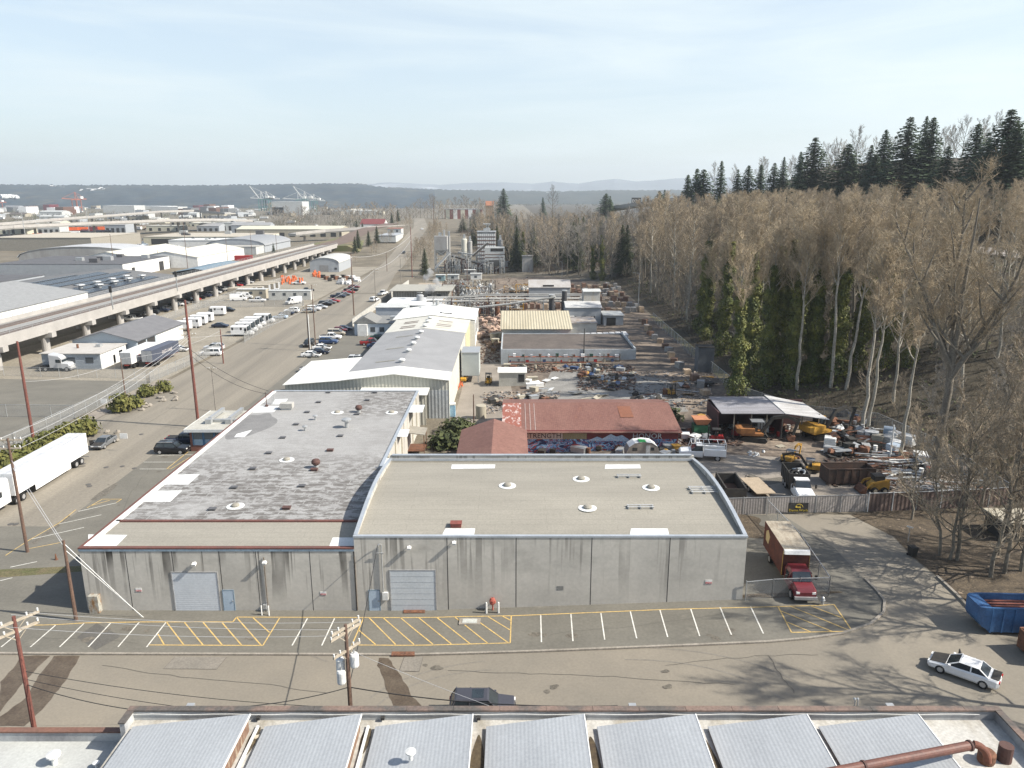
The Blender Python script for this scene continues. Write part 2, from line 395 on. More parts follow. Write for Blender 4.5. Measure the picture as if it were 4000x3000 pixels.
# painted lines
def lines(name, segs, m, w=.11, off=.045):
    b = MB()
    for s in segs:
        for (u0, v0), (u1, v1) in zip(s, s[1:]):
            a, c = G(u0, v0), G(u1, v1); n = max(1, int((c-a).length/2))
            for i in range(n):
                p, q = a.lerp(c, i/n), a.lerp(c, (i+1)/n); d = (q-p); d.z = 0
                s_ = Vector((-d.y, d.x, 0)).normalized()*w/2
                b.quad(*[(t.x, t.y, lin(RAMP, t.x)+off) for t in (p-s_, q-s_, q+s_, p+s_)])
    tag(b.build(name, m), kind='structure')
lines('white_parking_lines', [[(90, 2460), (5, 2529)], [(217, 2444), (119, 2529)], [(329, 2436), (233, 2529)], [(432, 2436), (345, 2529)], [(544, 2432), (461, 2529)], [(649, 2432), (573, 2529)],
  [(1201, 2417), (1141, 2523)], [(1307, 2417), (1257, 2523)], [(2112, 2404), (2115, 2510)], [(2230, 2400), (2238, 2506)], [(2347, 2396), (2362, 2500)], [(2462, 2390), (2487, 2495)], [(2578, 2385), (2608, 2490)],
  [(2698, 2380), (2733, 2486)], [(2813, 2374), (2857, 2481)], [(2932, 2371), (2982, 2477)],
  [(306, 1999), (456, 1965)], [(231, 2048), (396, 2012)], [(125, 2107), (329, 2061)], [(615, 1780), (763, 1777)], [(561, 1806), (684, 1806)], [(546, 1833), (651, 1833)], [(0, 2270), (49, 2258)], [(40, 2217), (145, 2195)]], m_wht)
lines('yellow_parking_lines', [[(112, 2444), (217, 2442), (329, 2435), (543, 2431), (910, 2431), (924, 2412), (1500, 2414), (1798, 2410), (1997, 2407), (2200, 2399), (2600, 2382), (3179, 2367), (3258, 2363)],
  [(584, 2521), (1027, 2523), (1092, 2416)], [(617, 2478), (642, 2521)], [(651, 2432), (718, 2521)], [(721, 2433), (793, 2521)], [(794, 2433), (868, 2521)], [(868, 2434), (944, 2522)], [(924, 2413), (1020, 2522)], [(989, 2415), (1053, 2472)],
  [(1420, 2416), (1375, 2521), (1993, 2513), (1997, 2407)], [(1400, 2462), (1467, 2519)], [(1442, 2415), (1545, 2519)], [(1496, 2414), (1617, 2519)], [(1564, 2414), (1691, 2518)], [(1635, 2414), (1763, 2517)], [(1706, 2413), (1836, 2516)], [(1776, 2411), (1906, 2515)], [(1866, 2427), (1986, 2513)], [(1906, 2410), (1993, 2463)], [(1962, 2408), (1995, 2425)],
  [(3038, 2369), (3092, 2472), (3329, 2467), (3258, 2363)], [(3050, 2388), (3251, 2468)], [(3085, 2369), (3323, 2466)], [(3168, 2369), (3289, 2415)], [(3070, 2430), (3170, 2471)],
  [(22, 2171), (112, 2112), (230, 2045), (297, 1992)], [(115, 2144), (240, 2120)], [(340, 1985), (400, 1951), (475, 1951), (455, 1964)], [(350, 1978), (430, 1955)], [(735, 1766), (651, 1833), (668, 1832), (760, 1776)]], m_yel)
lines('road_joint_lines', [[(640, 2613), (846, 2615), (885, 2568)], [(640, 2613), (685, 2566)], [(1560, 2622), (1637, 2624), (1652, 2566)], [(1560, 2622), (1580, 2567)]], mat('tar_seal', (.09, .08, .07)), w=.06, off=.03)
def manhole(u, v, r=.33):
    p = G(u, v); b = MB(); b.cyl((0, 0, 0), r, .03, 18)
    tag(b.build('manhole_cover', mat('cast_iron', (.09, .085, .08)), loc=(p.x, p.y, p.z+.02)), 'round dark iron manhole cover set in the street asphalt', 'manhole', 'manhole covers in the west street')
for u, v in ((325, 1813), (552, 1697), (345, 1893), (350, 1900), (415, 1826), (525, 1830), (478, 1822), (62, 2048), (42, 2048)): manhole(u, v)
q_ = random.Random(4)
def crack(u, v, n, du, dv):
    P = [(u, v)]
    for _ in range(n): P.append((P[-1][0]+du+q_.uniform(-9, 9), P[-1][1]+dv+q_.uniform(-4, 4)))
    return P
lines('asphalt_cracks', [crack(1000, 2468, 14, 30, -.5), crack(2150, 2480, 16, 40, -4), crack(150, 2490, 10, 40, 2), crack(400, 2600, 20, 45, 6), crack(1750, 2620, 22, 50, 2), crack(600, 1800, 12, -14, 18), crack(900, 1450, 16, -22, 14), crack(480, 1950, 12, -25, 10), crack(1100, 1330, 10, -20, 16), crack(2600, 2600, 18, 32, -2), crack(3000, 2560, 12, 8, 12)], mat('crack_dark', (.085, .08, .068)), w=.035, off=.037)
for i in range(26):
    u, v = (q_.uniform(150, 3000), q_.uniform(2455, 2500)) if i < 14 else (q_.uniform(500, 2900), q_.uniform(2590, 2720)) if i < 20 else (q_.uniform(250, 700), q_.uniform(1780, 2050)); p = G(u, v); r = q_.uniform(.15, .5)
    sheet('oil_stain', blobpoly(p.x, p.y, r, r*.8, i, 16), .0385+.0004*(i % 4), MATS['tar_stain'])
def plate(name, label, cat, pix, m, th=.05, off=.06):
    P = [G(u, v) for u, v in pix]; b = MB()
    lo = [(p.x, p.y, p.z+off) for p in P]; b.loft([lo, [(x, y, z+th) for x, y, z in lo]])
    return tag(b.build(name, m), label, cat)
m_rust = mat('rusty_steel', (.17, .075, .04), (.10, .05, .032), s=2.2, fine=.2, r=.85)
plate('steel_plate', 'flat rusty steel plate lying in front of the right roller door', 'steel plate', [(1577, 2385), (1660, 2384), (1660, 2397), (1576, 2398)], m_rust)
plate('steel_plate', 'flat rusty steel ramp laid against the kerb beside the wet road stain', 'steel plate', [(1531, 2552), (1620, 2552), (1620, 2567), (1529, 2567)], m_rust, .12)
vt = thing('utility_vault', 'pale square utility vault lid in the yellow hatched bay', 'utility cover', G(1835, 2430))
MB().box(-.95, .95, -.5, .5, 0, .05).build('frame', m_kerb, vt, (0, 0, .04)); MB().box(-.65, .65, -.33, .33, 0, .04).build('lid', mat('pale_lid', (.42, .43, .40)), vt, (0, 0, .091))

# ------------------------------------------------------------------ warehouse pair
m_wall = mat('stained_concrete', (.50, .475, .425), (.39, .372, .335), s=.22, fine=.035, fs=4, ramp=(.3, .7), r=.9)
def _streak(N, L, tc):
    sx = N.new('ShaderNodeSeparateXYZ'); L.new(tc, sx.inputs[0])
    s1 = nnode(N, L, tc, 1.3, (1.0, 1, .035), 3, .53, .585)
    mask = nnode(N, L, tc, .5, (.55, 1, .22), 3, .36, .56)
    hgt = N.new('ShaderNodeMapRange'); hgt.inputs[1].default_value = .5; hgt.inputs[2].default_value = 5.6; L.new(sx.outputs['Z'], hgt.inputs[0])
    west = N.new('ShaderNodeMapRange'); west.inputs[1].default_value = -8; west.inputs[2].default_value = -16; west.inputs[3].default_value = .5; L.new(sx.outputs['X'], west.inputs[0])
    f = mnode(N, L, 'MULTIPLY', mnode(N, L, 'MULTIPLY', s1, mask), mnode(N, L, 'MULTIPLY', hgt.outputs[0], west.outputs[0]))
    s2 = nnode(N, L, tc, .9, (.25, 1, .6), 5, .5, .75)
    f = mnode(N, L, 'MAXIMUM', mnode(N, L, 'MULTIPLY', f, 1.0), mnode(N, L, 'MULTIPLY', mnode(N, L, 'MULTIPLY', s2, hgt.outputs[0]), .28), True)
    return f, (.05, .045, .038)
add_mult(m_wall, _streak)
m_roofp = mat('beige_roof_membrane', (.265, .248, .208), (.22, .206, .173), s=.35, st=(.25, 1, 1), fine=.07, ramp=(.35, .7))
def _seams(N, L, tc):
    b = N.new('ShaderNodeTexBrick'); b.inputs['Scale'].default_value = 1; b.inputs['Brick Width'].default_value = 6.5; b.inputs['Row Height'].default_value = .95
    b.inputs['Mortar Size'].default_value = .018; L.new(tc, b.inputs['Vector'])
    return mnode(N, L, 'MULTIPLY', b.outputs['Fac'], .45), (.12, .11, .09)
add_mult(m_roofp, _seams)
m_mott = mat('weathered_grey_roof', (.30, .297, .288), (.245, .24, .232), s=.25, st=(.8, 1, 1), fine=.08, ramp=(.35, .7))
def _mott(N, L, tc):
    sx = N.new('ShaderNodeSeparateXYZ'); L.new(tc, sx.inputs[0])
    def rng(o, a, b_): r = N.new('ShaderNodeMapRange'); r.interpolation_type = 'SMOOTHSTEP'; r.inputs[1].default_value = a; r.inputs[2].default_value = b_; L.new(o, r.inputs[0]); return r.outputs[0]
    b1_ = mnode(N, L, 'SUBTRACT', 1.0, rng(sx.outputs['Y'], 78, 93)); b2_ = mnode(N, L, 'MULTIPLY', rng(sx.outputs['Y'], 99, 106), rng(sx.outputs['X'], -29, -22))
    big = mnode(N, L, 'MULTIPLY', nnode(N, L, tc, .11, (1, 1, 1), 3, .30, .46), mnode(N, L, 'MAXIMUM', mnode(N, L, 'MAXIMUM', b1_, mnode(N, L, 'MULTIPLY', b2_, .9)), .16))
    sml = nnode(N, L, tc, 1.1, (.75, 1.25, 1), 7, .445, .53, .72)
    br = N.new('ShaderNodeTexBrick'); br.inputs['Scale'].default_value = 1; br.inputs['Brick Width'].default_value = 3.6; br.inputs['Row Height'].default_value = .95
    br.inputs['Mortar Size'].default_value = .06; L.new(tc, br.inputs['Vector'])
    keep = mnode(N, L, 'SUBTRACT', 1.0, mnode(N, L, 'MULTIPLY', br.outputs['Fac'], .8))
    f = mnode(N, L, 'MULTIPLY', mnode(N, L, 'MULTIPLY', big, sml), keep)
    sp = nnode(N, L, tc, 2.2, (.6, 1.4, 1), 5, .60, .70)
    return mnode(N, L, 'MULTIPLY', mnode(N, L, 'MAXIMUM', f, mnode(N, L, 'MULTIPLY', sp, .5)), .88), (.10, .091, .082)
add_mult(m_mott, _mott)
m_white = mat('white_roof_coating', (.62, .63, .62), (.52, .53, .52), s=.8, fine=.05)
m_wpaint = mat('white_paint', (.66, .66, .64), (.56, .56, .54), s=.8, fine=.05, r=.6)
m_cop = mat('zinc_coping', (.42, .45, .48), (.34, .37, .40), s=.6, fine=.05, r=.45, m=.3)
m_redcop = mat('red_brown_coping', (.14, .055, .043), (.10, .05, .042), s=.7, fine=.1)
m_bluetr = mat('faded_blue_trim', (.20, .27, .33), (.15, .2, .25), s=1)
m_door = mat('pale_blue_door', (.54, .57, .60), (.48, .51, .54), s=.5, fine=.04, r=.6, corr=('Z', .2, .05))
m_door2 = mat('sectional_door', (.50, .53, .55), (.45, .48, .50), s=.5, fine=.04, r=.6)
m_mand = mat('blue_metal_door', (.38, .46, .54), (.34, .42, .50), s=.8, fine=.04, r=.5)
m_dark = mat('dark_gap', (.035, .034, .033), r=.9)
m_joint = mat('panel_joint', (.05, .047, .044), r=.9)
m_galv = mat('galvanised_metal', (.45, .46, .46), (.36, .37, .37), s=3, fine=.06, r=.5, m=.5)
m_rustcap = mat('rust_brown_cap', (.10, .05, .04), (.07, .04, .035), s=3, fine=.15)
WY, X0, XM, X1 = 61.1, -39.0, -14.2, 21.1
def wallbox(b, x0, x1, y0, y1, z0, z1): b.box(x0, x1, y0, y1, z0, z1)
lowb = thing('low_warehouse', 'long low grey concrete warehouse with patchy weathered roof and streaked wall', 'warehouse', (0, 0, 0))
HL = 6.2
b = MB(); b.box(X0, XM-.01, WY, WY+.3, -.3, HL); b.box(X0, X0+.3, WY+.3, 117, -.3, HL); b.box(XM-1.3, XM-1.0, 81.8, 117, -.3, HL); b.box(X0+.3, XM-1.3, 116.7, 117, -.3, HL)
b.build('wall', m_wall, lowb)
MB().box(X0+.3, XM-.05, WY+.3, 66.9, HL-.5, HL-.08).build('front_roof', m_roofp, lowb)
b = MB(); b.box(X0+.3, XM-.06, 67.25, 81.8, HL-.5, HL-.05); b.box(X0+.3, XM-1.3, 81.8, 116.7, HL-.5, HL-.05); b.build('roof', m_mott, lowb)
MB().box(X0+.3, XM-.05, 66.9, 67.25, HL-.5, HL+.06).build('roof_joint', m_redcop, lowb)
b = MB(); b.box(X0-.06, XM-.03, WY-.06, WY+.36, HL, HL+.12); b.build('coping', m_redcop, lowb)
b = MB(); b.box(X0-.03, XM-.03, WY-.05, WY-.003, HL-.22, HL-.002); b.build('fascia', m_bluetr, lowb)
b = MB(); b.box(X0-.06, X0+.14, WY+.36, 117.06, HL, HL+.1); b.build('coping', m_redcop, lowb)
b = MB(); b.box(XM-1.36, XM-.94, 81.9, 117.06, HL, HL+.1); b.box(X0+.36, XM-1.36, 116.64, 117.06, HL, HL+.1); b.build('coping', m_cop, lowb)
b = MB(); b.box(X0+.16, X0+.7, WY+.5, 116.6, HL-.05, HL+.06); b.build('roof_edge_flashing', m_white, lowb)
b = MB()
for u in (522, 700, 880, 1020, 1226): x = (u-2000)/42.4; MB().box(x-.03, x+.03, WY-.006, WY+.01, -.1, HL-.23).build('panel_joint', m_joint, lowb)
b = MB(); b.box(-2.06, 2.06, -.05, .01, 3.7, 3.78); b.box(-2.06, -1.98, -.05, .01, 0, 3.7); b.box(1.98, 2.06, -.05, .01, 0, 3.7)
def roller(par, x, z0, w, hh, m, sect=False):
    d = MB().box(x-w/2, x+w/2, WY-.035, WY+.02, z0, z0+hh).build('roller_door', m, par)
    f = MB(); f.box(x-w/2-.1, x-w/2, WY-.06, WY+.02, z0, z0+hh+.08); f.box(x+w/2, x+w/2+.1, WY-.06, WY+.02, z0, z0+hh+.08); f.box(x-w/2, x+w/2, WY-.06, WY+.02, z0+hh, z0+hh+.08)
    f.build('door_frame', mat('door_frame_steel', (.3, .3, .3)), d)
    s = MB()
    if sect:
        for i in range(1, 7): s.box(x-w/2, x+w/2, WY-.045, WY-.034, z0+hh*i/7-.008, z0+hh*i/7+.008)
        s.build('door_seams', mat('door_seam', (.30, .32, .34)), d)
def mandoor(par, x, z0, w=.95, hh=2.05):
    d = MB().box(x-w/2, x+w/2, WY-.04, WY+.02, z0, z0+hh).build('door', m_mand, par)
    MB().box(x-w/2-.06, x-w/2, WY-.055, WY, z0, z0+hh+.06).box(x+w/2, x+w/2+.06, WY-.055, WY, z0, z0+hh+.06).box(x-w/2, x+w/2, WY-.055, WY, z0+hh, z0+hh+.06).build('door_frame', m_bluetr, d)
    MB().cb((x+w/2-.1, WY-.07, z0+1), (.1, .06, .1)).build('handle', m_galv, d)
roller(lowb, (777-2000)/42.4, .02, 4.05, 3.85, m_door)
mandoor(lowb, (900-2000)/42.4, .02)
def walllight(par, u, v, z=None):
    p = at(u, v, WY); b = MB(); b.cb((p.x, WY-.28, p.z), (.34, .36, .2), rx=.25); b.bar((p.x, WY-.02, p.z+.12), (p.x, WY-.3, p.z+.08), .06); b.build('wall_light', m_wpaint, par)
walllight(lowb, 763, 2198); walllight(lowb, 1037, 2193)
def wallsign(par, u, v, w, hh, words, name='wall_sign'):
    p = at(u, v, WY); s = MB().box(p.x-w/2, p.x+w/2, WY-.03, WY-.004, p.z-hh/2, p.z+hh/2).build(name, m_wpaint, par)
    MB().box(p.x-w/2+.02, p.x+w/2-.02, WY-.036, WY-.03, p.z-hh/2+.02, p.z).build('red_band', mat('sign_red', (.5, .05, .06)), s)
    xf(text_mb(words, hh*.36, .004), WALLTXT(p.x, WY-.042, p.z-hh*.24)).build('lettering', m_wpaint, s)
wallsign(lowb, 542, 2304, .55, .36, 'NOTICE'); wallsign(lowb, 1263, 2318, .55, .36, 'NOTICE')
# rusty electrical cabinet, downpipes
ob = MB().box(-38.55, -37.65, WY-.55, WY-.02, .05, 1.75).build('electrical_cabinet', mat('rust_streaked_cabinet', (.33, .32, .28), (.22, .12, .05), s=1.6, st=(1.5, 1, .6), fine=.15, ramp=(.45, .62)), None)
tag(ob, 'rust streaked grey cabinet at the left foot of the low warehouse wall', 'cabinet')
b = MB()
for u in (1050, 1398): x = (u-2000)/42.4; MB().tube([(x, WY-.07, .1), (x, WY-.07, 5.4)], .045, 6).build('downpipe', mat('stained_pipe', (.16, .13, .10), (.09, .07, .055), s=2), lowb)
# white coating patches and roof furniture
def patch(par, pix, z, nm='roof_patch'):
    P = [Z(u, v, z) for u, v in pix]; lo = [(p.x, p.y, z+.004) for p in P]
    MB().loft([lo, [(x, y, zz+.012) for x, y, zz in lo]]).build(nm, m_white, par)
ZR = HL-.05
for px in ([(345, 2088), (497, 2090), (455, 2133), (345, 2133)], [(1300, 2100), (1398, 2100), (1390, 2142), (1282, 2142)], [(660, 1855), (780, 1853), (735, 1893), (640, 1893)], [(600, 1918), (712, 1916), (665, 1960), (560, 1960)],
           [(1010, 1585), (1090, 1586), (1070, 1610), (985, 1612)], [(1075, 1560), (1125, 1558), (1110, 1580), (1060, 1580)], [(925, 1695), (985, 1679), (955, 1707), (915, 1708)], [(1605, 1582), (1660, 1582), (1650, 1611), (1594, 1611)], [(1555, 1678), (1600, 1678), (1592, 1706), (1545, 1706)], [(1500, 1790), (1540, 1790), (1530, 1825), (1490, 1825)]):
    patch(lowb, px, ZR-(.03 if px[0][1] > 2050 else 0))
so2 = sheet('roof_stain', blobpoly(-36.3, 98.5, 2.6, 6.5, 4, jit=.2), ZR+.004, mat('ponding_stain', (.15, .148, .145), (.19, .187, .182), s=.6), None, ())
for v_ in so2.data.vertices: v_.co.x = max(v_.co.x, X0+.8); v_.co.z = ZR+.004
so2.parent = lowb
def mushroom(par, u, v, z, s=1, m=None):
    p = Z(u, v, z); MB().lathe([(.16*s, 0), (.16*s, .55*s), (.4*s, .6*s), (.4*s, .72*s), (.12*s, .82*s), (0.02, .84*s)], p, 12).build('roof_vent', m or m_galv, par)
def hatchvent(par, u, v, z, m, sx=.5, hh=.22):
    p = Z(u, v, z); MB().box(p.x-sx, p.x+sx, p.y-sx*.7, p.y+sx*.7, z, z+hh).box(p.x-sx-.06, p.x+sx+.06, p.y-sx*.7-.06, p.y+sx*.7+.06, z+hh, z+hh+.05).build('roof_hatch', m, par)
def dome(par, u, v, z):
    p = Z(u, v, z); o = MB().cyl(p+Vector((0, 0, .01)), .9, .03, 20).build('roof_collar', m_white, par)
    MB().lathe([(.42, .04), (.42, .2), (.25, .33), (.02, .36)], p, 14).build('vent_cap', m_roofp, o)
def turbine(par, u, v, z):
    p = Z(u, v, z); o = MB().cyl(p, .28, .35, 12).build('turbine_vent', m_galv, par)
    MB().lathe([(.28, .35), (.5, .55), (.52, .8), (.38, 1.02), (.05, 1.12)], p, 14).build('vent_head', m_rustcap, o)
m_roofdark = mat('dark_vent_metal', (.10, .10, .105), r=.6)
for u, v in ((1402, 1610), (1235, 1827)): turbine(lowb, u, v, ZR)
for u, v in ((920, 1978), (1120, 1797), (1318, 1612), (1530, 1612)): dome(lowb, u, v, ZR)
for u, v, s in ((1232, 1640, .9), (1192, 1682, .9)): mushroom(lowb, u, v, ZR, s)
mushroom(lowb, 1355, 1670, ZR, 1.7)
for u, v in ((1105, 1712), (1050, 1772), (988, 1833), (915, 1907), (830, 1992), (1157, 1660), (1200, 1612), (1245, 1573), (1282, 1535), (1330, 1705), (1180, 1901), (1435, 1565), (1465, 1535), (1395, 1620)): hatchvent(lowb, u, v, ZR, m_roofdark, .32, .16)
for u, v in ((1120, 1988), (1290, 1762), (1228, 1838)): hatchvent(lowb, u, v, ZR, m_rustcap, .36, .2)
p = Z(1122, 1598, ZR); b = MB(); b.box(p.x-.9, p.x+.9, p.y-.6, p.y+.6, ZR+.25, ZR+1.0); o = b.build('air_conditioner', mat('beige_unit', (.42, .41, .38)), lowb)
MB().box(p.x-.75, p.x+.75, p.y-.5, p.y+.5, ZR, ZR+.25).build('unit_stand', m_galv, o)
for u, v in ((1065, 1578), (1072, 1578)): p = Z(u, v, ZR); MB().tube([p, p+Vector((0, 0, 1.6))], .05, 6).build('vent_pipe', m_galv, lowb)
p = Z(1042, 1588, ZR); MB().tube([p, p+Vector((0, 0, 2.2))], .06, 6).tube([p+Vector((0, 0, .0)), p+Vector((0, 0, .25))], .25, 10).build('service_mast', m_rustcap, lowb)
# side canopy on the east wall
b = MB(); b.cb((XM+.3, 104, 3.6), (2.6, 3.4, .12), ry=.12); b.build('side_canopy', mat('grey_old_canopy', (.27, .25, .21)), lowb)
b = MB(); b.tube([(XM+1.4, 102.6, 0), (XM+1.4, 102.6, 3.5)], .06); b.tube([(XM+1.4, 105.4, 0), (XM+1.4, 105.4, 3.5)], .06); b.box(XM-1, XM+1.4, 102.4, 105.6, .9, 1.02); b.build('canopy_frame', m_rust, lowb)
b = MB()
for y in (86, 91.5, 97, 108, 113): b.box(XM-1.0, XM-.86, y-.2, y+.2, 0, HL-.1)
b.build('wall_pilasters', mat('cream_pilaster', (.48, .45, .36)), lowb)

highb = thing('tall_warehouse', 'taller grey concrete warehouse with smooth beige arched roof and metal parapet', 'warehouse', (0, 0, 0))
HH, YB = 7.32, 81.6
def arch(y): t = (y-WY)/(YB-WY); return HH+1.05*math.sin(math.pi*t)
NA = 10; ya = [WY+(YB-WY)*i/NA for i in range(NA+1)]
b = MB(); b.box(XM, X1, WY, WY+.25, -.3, HH); b.box(XM, X1, YB-.25, YB, -.3, HH+.5)
for x in (XM, X1-.25): b.prism([(WY+.25, -.3)]+[(y if 0 < i < NA else (WY+.25 if i == 0 else YB-.25), arch(y)) for i, y in enumerate(ya)]+[(YB-.25, -.3)], 'x', x, x+.25)
b.build('wall', m_wall, highb)
def roofz(y): return HH-.22+(arch(y)-HH)*.78-(.35 if y < WY+1e-6 else .0)*0
b = MB(); b.loft([[(x, y, HH-.22+(arch(y)-HH)*.72) for x in (XM+.25, X1-.25)] for y in [WY+.25]+ya[1:-1]+[YB-.25]], cap=False, closed=False)
b.build('roof', m_roofp, highb, smooth=True)
b = MB(); b.box(XM-.05, X1+.05, WY-.05, WY+.3, HH, HH+.16); b.box(XM+.3, X1-.3, YB-.3, YB+.05, HH+.5, HH+.62); b.box(XM+.3, X1-.3, YB-.7, YB-.55, HH, HH+.25); b.build('coping', m_cop, highb)
for x in (XM-.05, X1-.3): MB().loft([[(x, y, arch(y)+.003), (x+.35, y, arch(y)+.003), (x+.35, y, arch(y)+.15), (x, y, arch(y)+.15)] for y in [WY+.3]+ya[1:-1]+[YB+.05]]).build('side_coping', m_cop, highb)
b = MB(); b.box(XM+.26, X1-.26, WY+.26, WY+.36, HH-.25, HH-.01); b.build('parapet_flashing', m_white, highb)
b = MB()
for u in (1748, 2016, 2310, 2613): x = (u-2000)/43.2; MB().box(x-.035, x+.035, WY-.006, WY+.01, -.1, HH-.02).build('panel_joint', m_joint, highb)
MB().box(XM-.10, XM-.005, WY-.05, WY+.1, -.1, HL-.25).build('corner_joint', m_joint, highb)
roller(highb, (1617-2000)/42.4, .02, 4.05, 4.05, m_door2, True)
mandoor(highb, (1466-2000)/42.4, .02)
walllight(highb, 1600, 2135); walllight(highb, 1775, 2116)
wallsign(highb, 2768, 2273, .62, .42, 'NOTICE')
p = at(2188, 2297, WY); MB().box(p.x-.3, p.x+.3, WY-.02, WY-.004, p.z-.2, p.z+.2).build('wall_plaque', mat('dull_plaque', (.2, .2, .19)), highb)
# service mast with meter
b = MB(); x = (1503-2000)/42.4; b.tube([(x, WY-.12, 1.9), (x, WY-.12, 6.7), (x-.12, WY-.3, 6.85), (x-.3, WY-.35, 6.7)], .06, 8); b.bar((x-.45, WY-.2, 5.9), (x+.2, WY-.2, 5.9), .08); sm_ = b.build('service_mast', m_galv, highb)
MB().box(x-.1, x+.42, WY-.25, WY-.02, 1.2, 1.95).build('meter_box', m_wpaint, sm_)
# gas valve (red), bollards
b = MB(); vx = (1925-2000)/42.6; b.blob((vx, WY-.35, 1.15), .3, .25, .38, 8, 5, .15, 3); b.tube([(vx, WY-.35, .1), (vx, WY-.35, 1.1)], .07); b.tube([(vx, WY-.02, .9), (vx, WY-.35, .9)], .05)
tag(b.build('standpipe', mat('faded_red_valve', (.42, .10, .07), (.25, .07, .05), s=4)), 'faded red standpipe valve on the tall warehouse wall between two white posts', 'standpipe')
def bollard(u, v, label, group=None, hgt=1.05, r=.09):
    p = G(u, v); o = thing('bollard', label, 'bollard', p, 0, group)
    MB().tube([(0, 0, 0), (0, 0, hgt)], r, 12).build('post', m_wpaint, o); MB().lathe([(r, hgt), (r*.8, hgt+.05), (.01, hgt+.08)], n=12).build('cap', m_wpaint, o)
bollard(1900, 2396, 'white steel bollard guarding the red standpipe, left of the pair'); bollard(1947, 2395, 'white steel bollard guarding the red standpipe, right of the pair')
bollard(1023, 2404, 'slim white bollard by the small gas meter on the low warehouse, left of the pair', r=.06, hgt=.95); bollard(1051, 2405, 'slim white bollard by the small gas meter on the low warehouse, right of the pair', r=.06, hgt=.95)
b = MB(); p = G(1037, 2390); b.cb((0, 0, .55), (.35, .25, .4)); b.tube([(-.15, 0, 0), (-.15, 0, .5)], .04); b.tube([(.15, 0, 0), (.15, 0, .8), (.15, .4, .8)], .04)
tag(b.build('gas_meter', m_galv, loc=p), 'small grey gas meter between two slim white bollards', 'gas meter')
# roof furniture of the tall warehouse
def zr(v): 
    lo = HH
    for _ in range(6): pp = Z(2000, v, lo); lo = HH-.22+(arch(min(YB, max(WY, pp.y)))-HH)*.72
    return lo
def hpatch(pix):
    P = [Z(u, v, zr(v)) for u, v in pix]; lo = [(p.x, p.y, p.z+.01) for p in P]
    MB().loft([lo, [(x, y, z+.012) for x, y, z in lo]]).build('roof_patch', m_white, highb)
for px in ([(1740, 2065), (1856, 2065), (1852, 2090), (1727, 2090)], [(2465, 2065), (2608, 2065), (2614, 2089), (2460, 2089)], [(1765, 1815), (1935, 1815), (1932, 1830), (1762, 1832)], [(2365, 1815), (2500, 1815), (2503, 1830), (2362, 1832)]): hpatch(px)
for u, v in ((2295, 1985), (1982, 1898), (2270, 1872), (2543, 1906)): dome(highb, u, v, zr(v))
v = 2055; hatchvent(highb, 1782, v, zr(v), mat('rusty_red_hatch', (.22, .06, .045), (.14, .05, .04), s=3), .48, .35)
def piperack(u0, u1, v):
    z = zr(v); a, c = Z(u0, v, z), Z(u1, v, z); b = MB()
    for d, zz in ((0, .22), (.45, .22)): b.tube([a+Vector((0, d, zz)), c+Vector((0, d, zz))], .06, 6)
    for t in (.05, .5, .95): q = a.lerp(c, t); b.bar(q+Vector((0, -.1, .1)), q+Vector((0, .6, .1)), .1, .2)
    b.build('roof_pipe', m_galv, highb)
piperack(2410, 2505, 1867); piperack(2450, 2555, 1988); piperack(2690, 2800, 1915); piperack(2700, 2810, 1929)
# brick and glass office annex
an = thing('brick_office', 'small flat roofed brick office with blue framed windows beside the low warehouse', 'office', (-47.9, 105, 0))
m_brick = mat('red_brick', (.20, .085, .06), (.14, .06, .045), s=6, fine=.12)
b = MB(); b.box(0, 8.9, 0, 9.2, 0, .95); b.box(0, .35, 0, 9.2, .95, 3.2); b.build('wall', m_brick, an)
MB().box(.36, 8.8, .05, 9.1, .95, 3.2).build('window_panels', mat('pale_blue_panel', (.30, .40, .48), (.25, .34, .42), s=1), an)
for i in range(5):
    x = .55+i*1.65; w = MB().box(x, x+1.35, -.0, .055, 1.9, 3.0).build('window', mat('grey_window_glass', (.13, .15, .16), r=.15), an)
    MB().box(x-.1, x-.02, -.04, .07, .95, 3.15).box(x+1.37, x+1.45, -.04, .07, .95, 3.15).build('frame', mat('blue_frame', (.08, .20, .34)), w)
MB().box(-.5, 8.89, -.5, 9.6, 3.2, 3.55).build('roof', mat('light_gravel_roof', (.40, .39, .35), (.33, .32, .28), s=.6), an)
MB().box(-.55, 8.89, -.56, -.5, 3.15, 3.6).box(-.56, -.5, -.5, 9.6, 3.15, 3.6).build('fascia', m_white, an)
for i, x in enumerate((2, 5, 8)):
    b = MB(); b.box(x-.25, x+.25, 3, 8.5, 3.9, 4.4); b.box(x-.45, x+.45, 2.2, 3.0, 3.55, 4.3); b.build('roof_duct', m_galv, an)
MB().box(1.2, 8.4, 3.2, 3.7, 3.6, 4.0).build('roof_duct', m_galv, an)

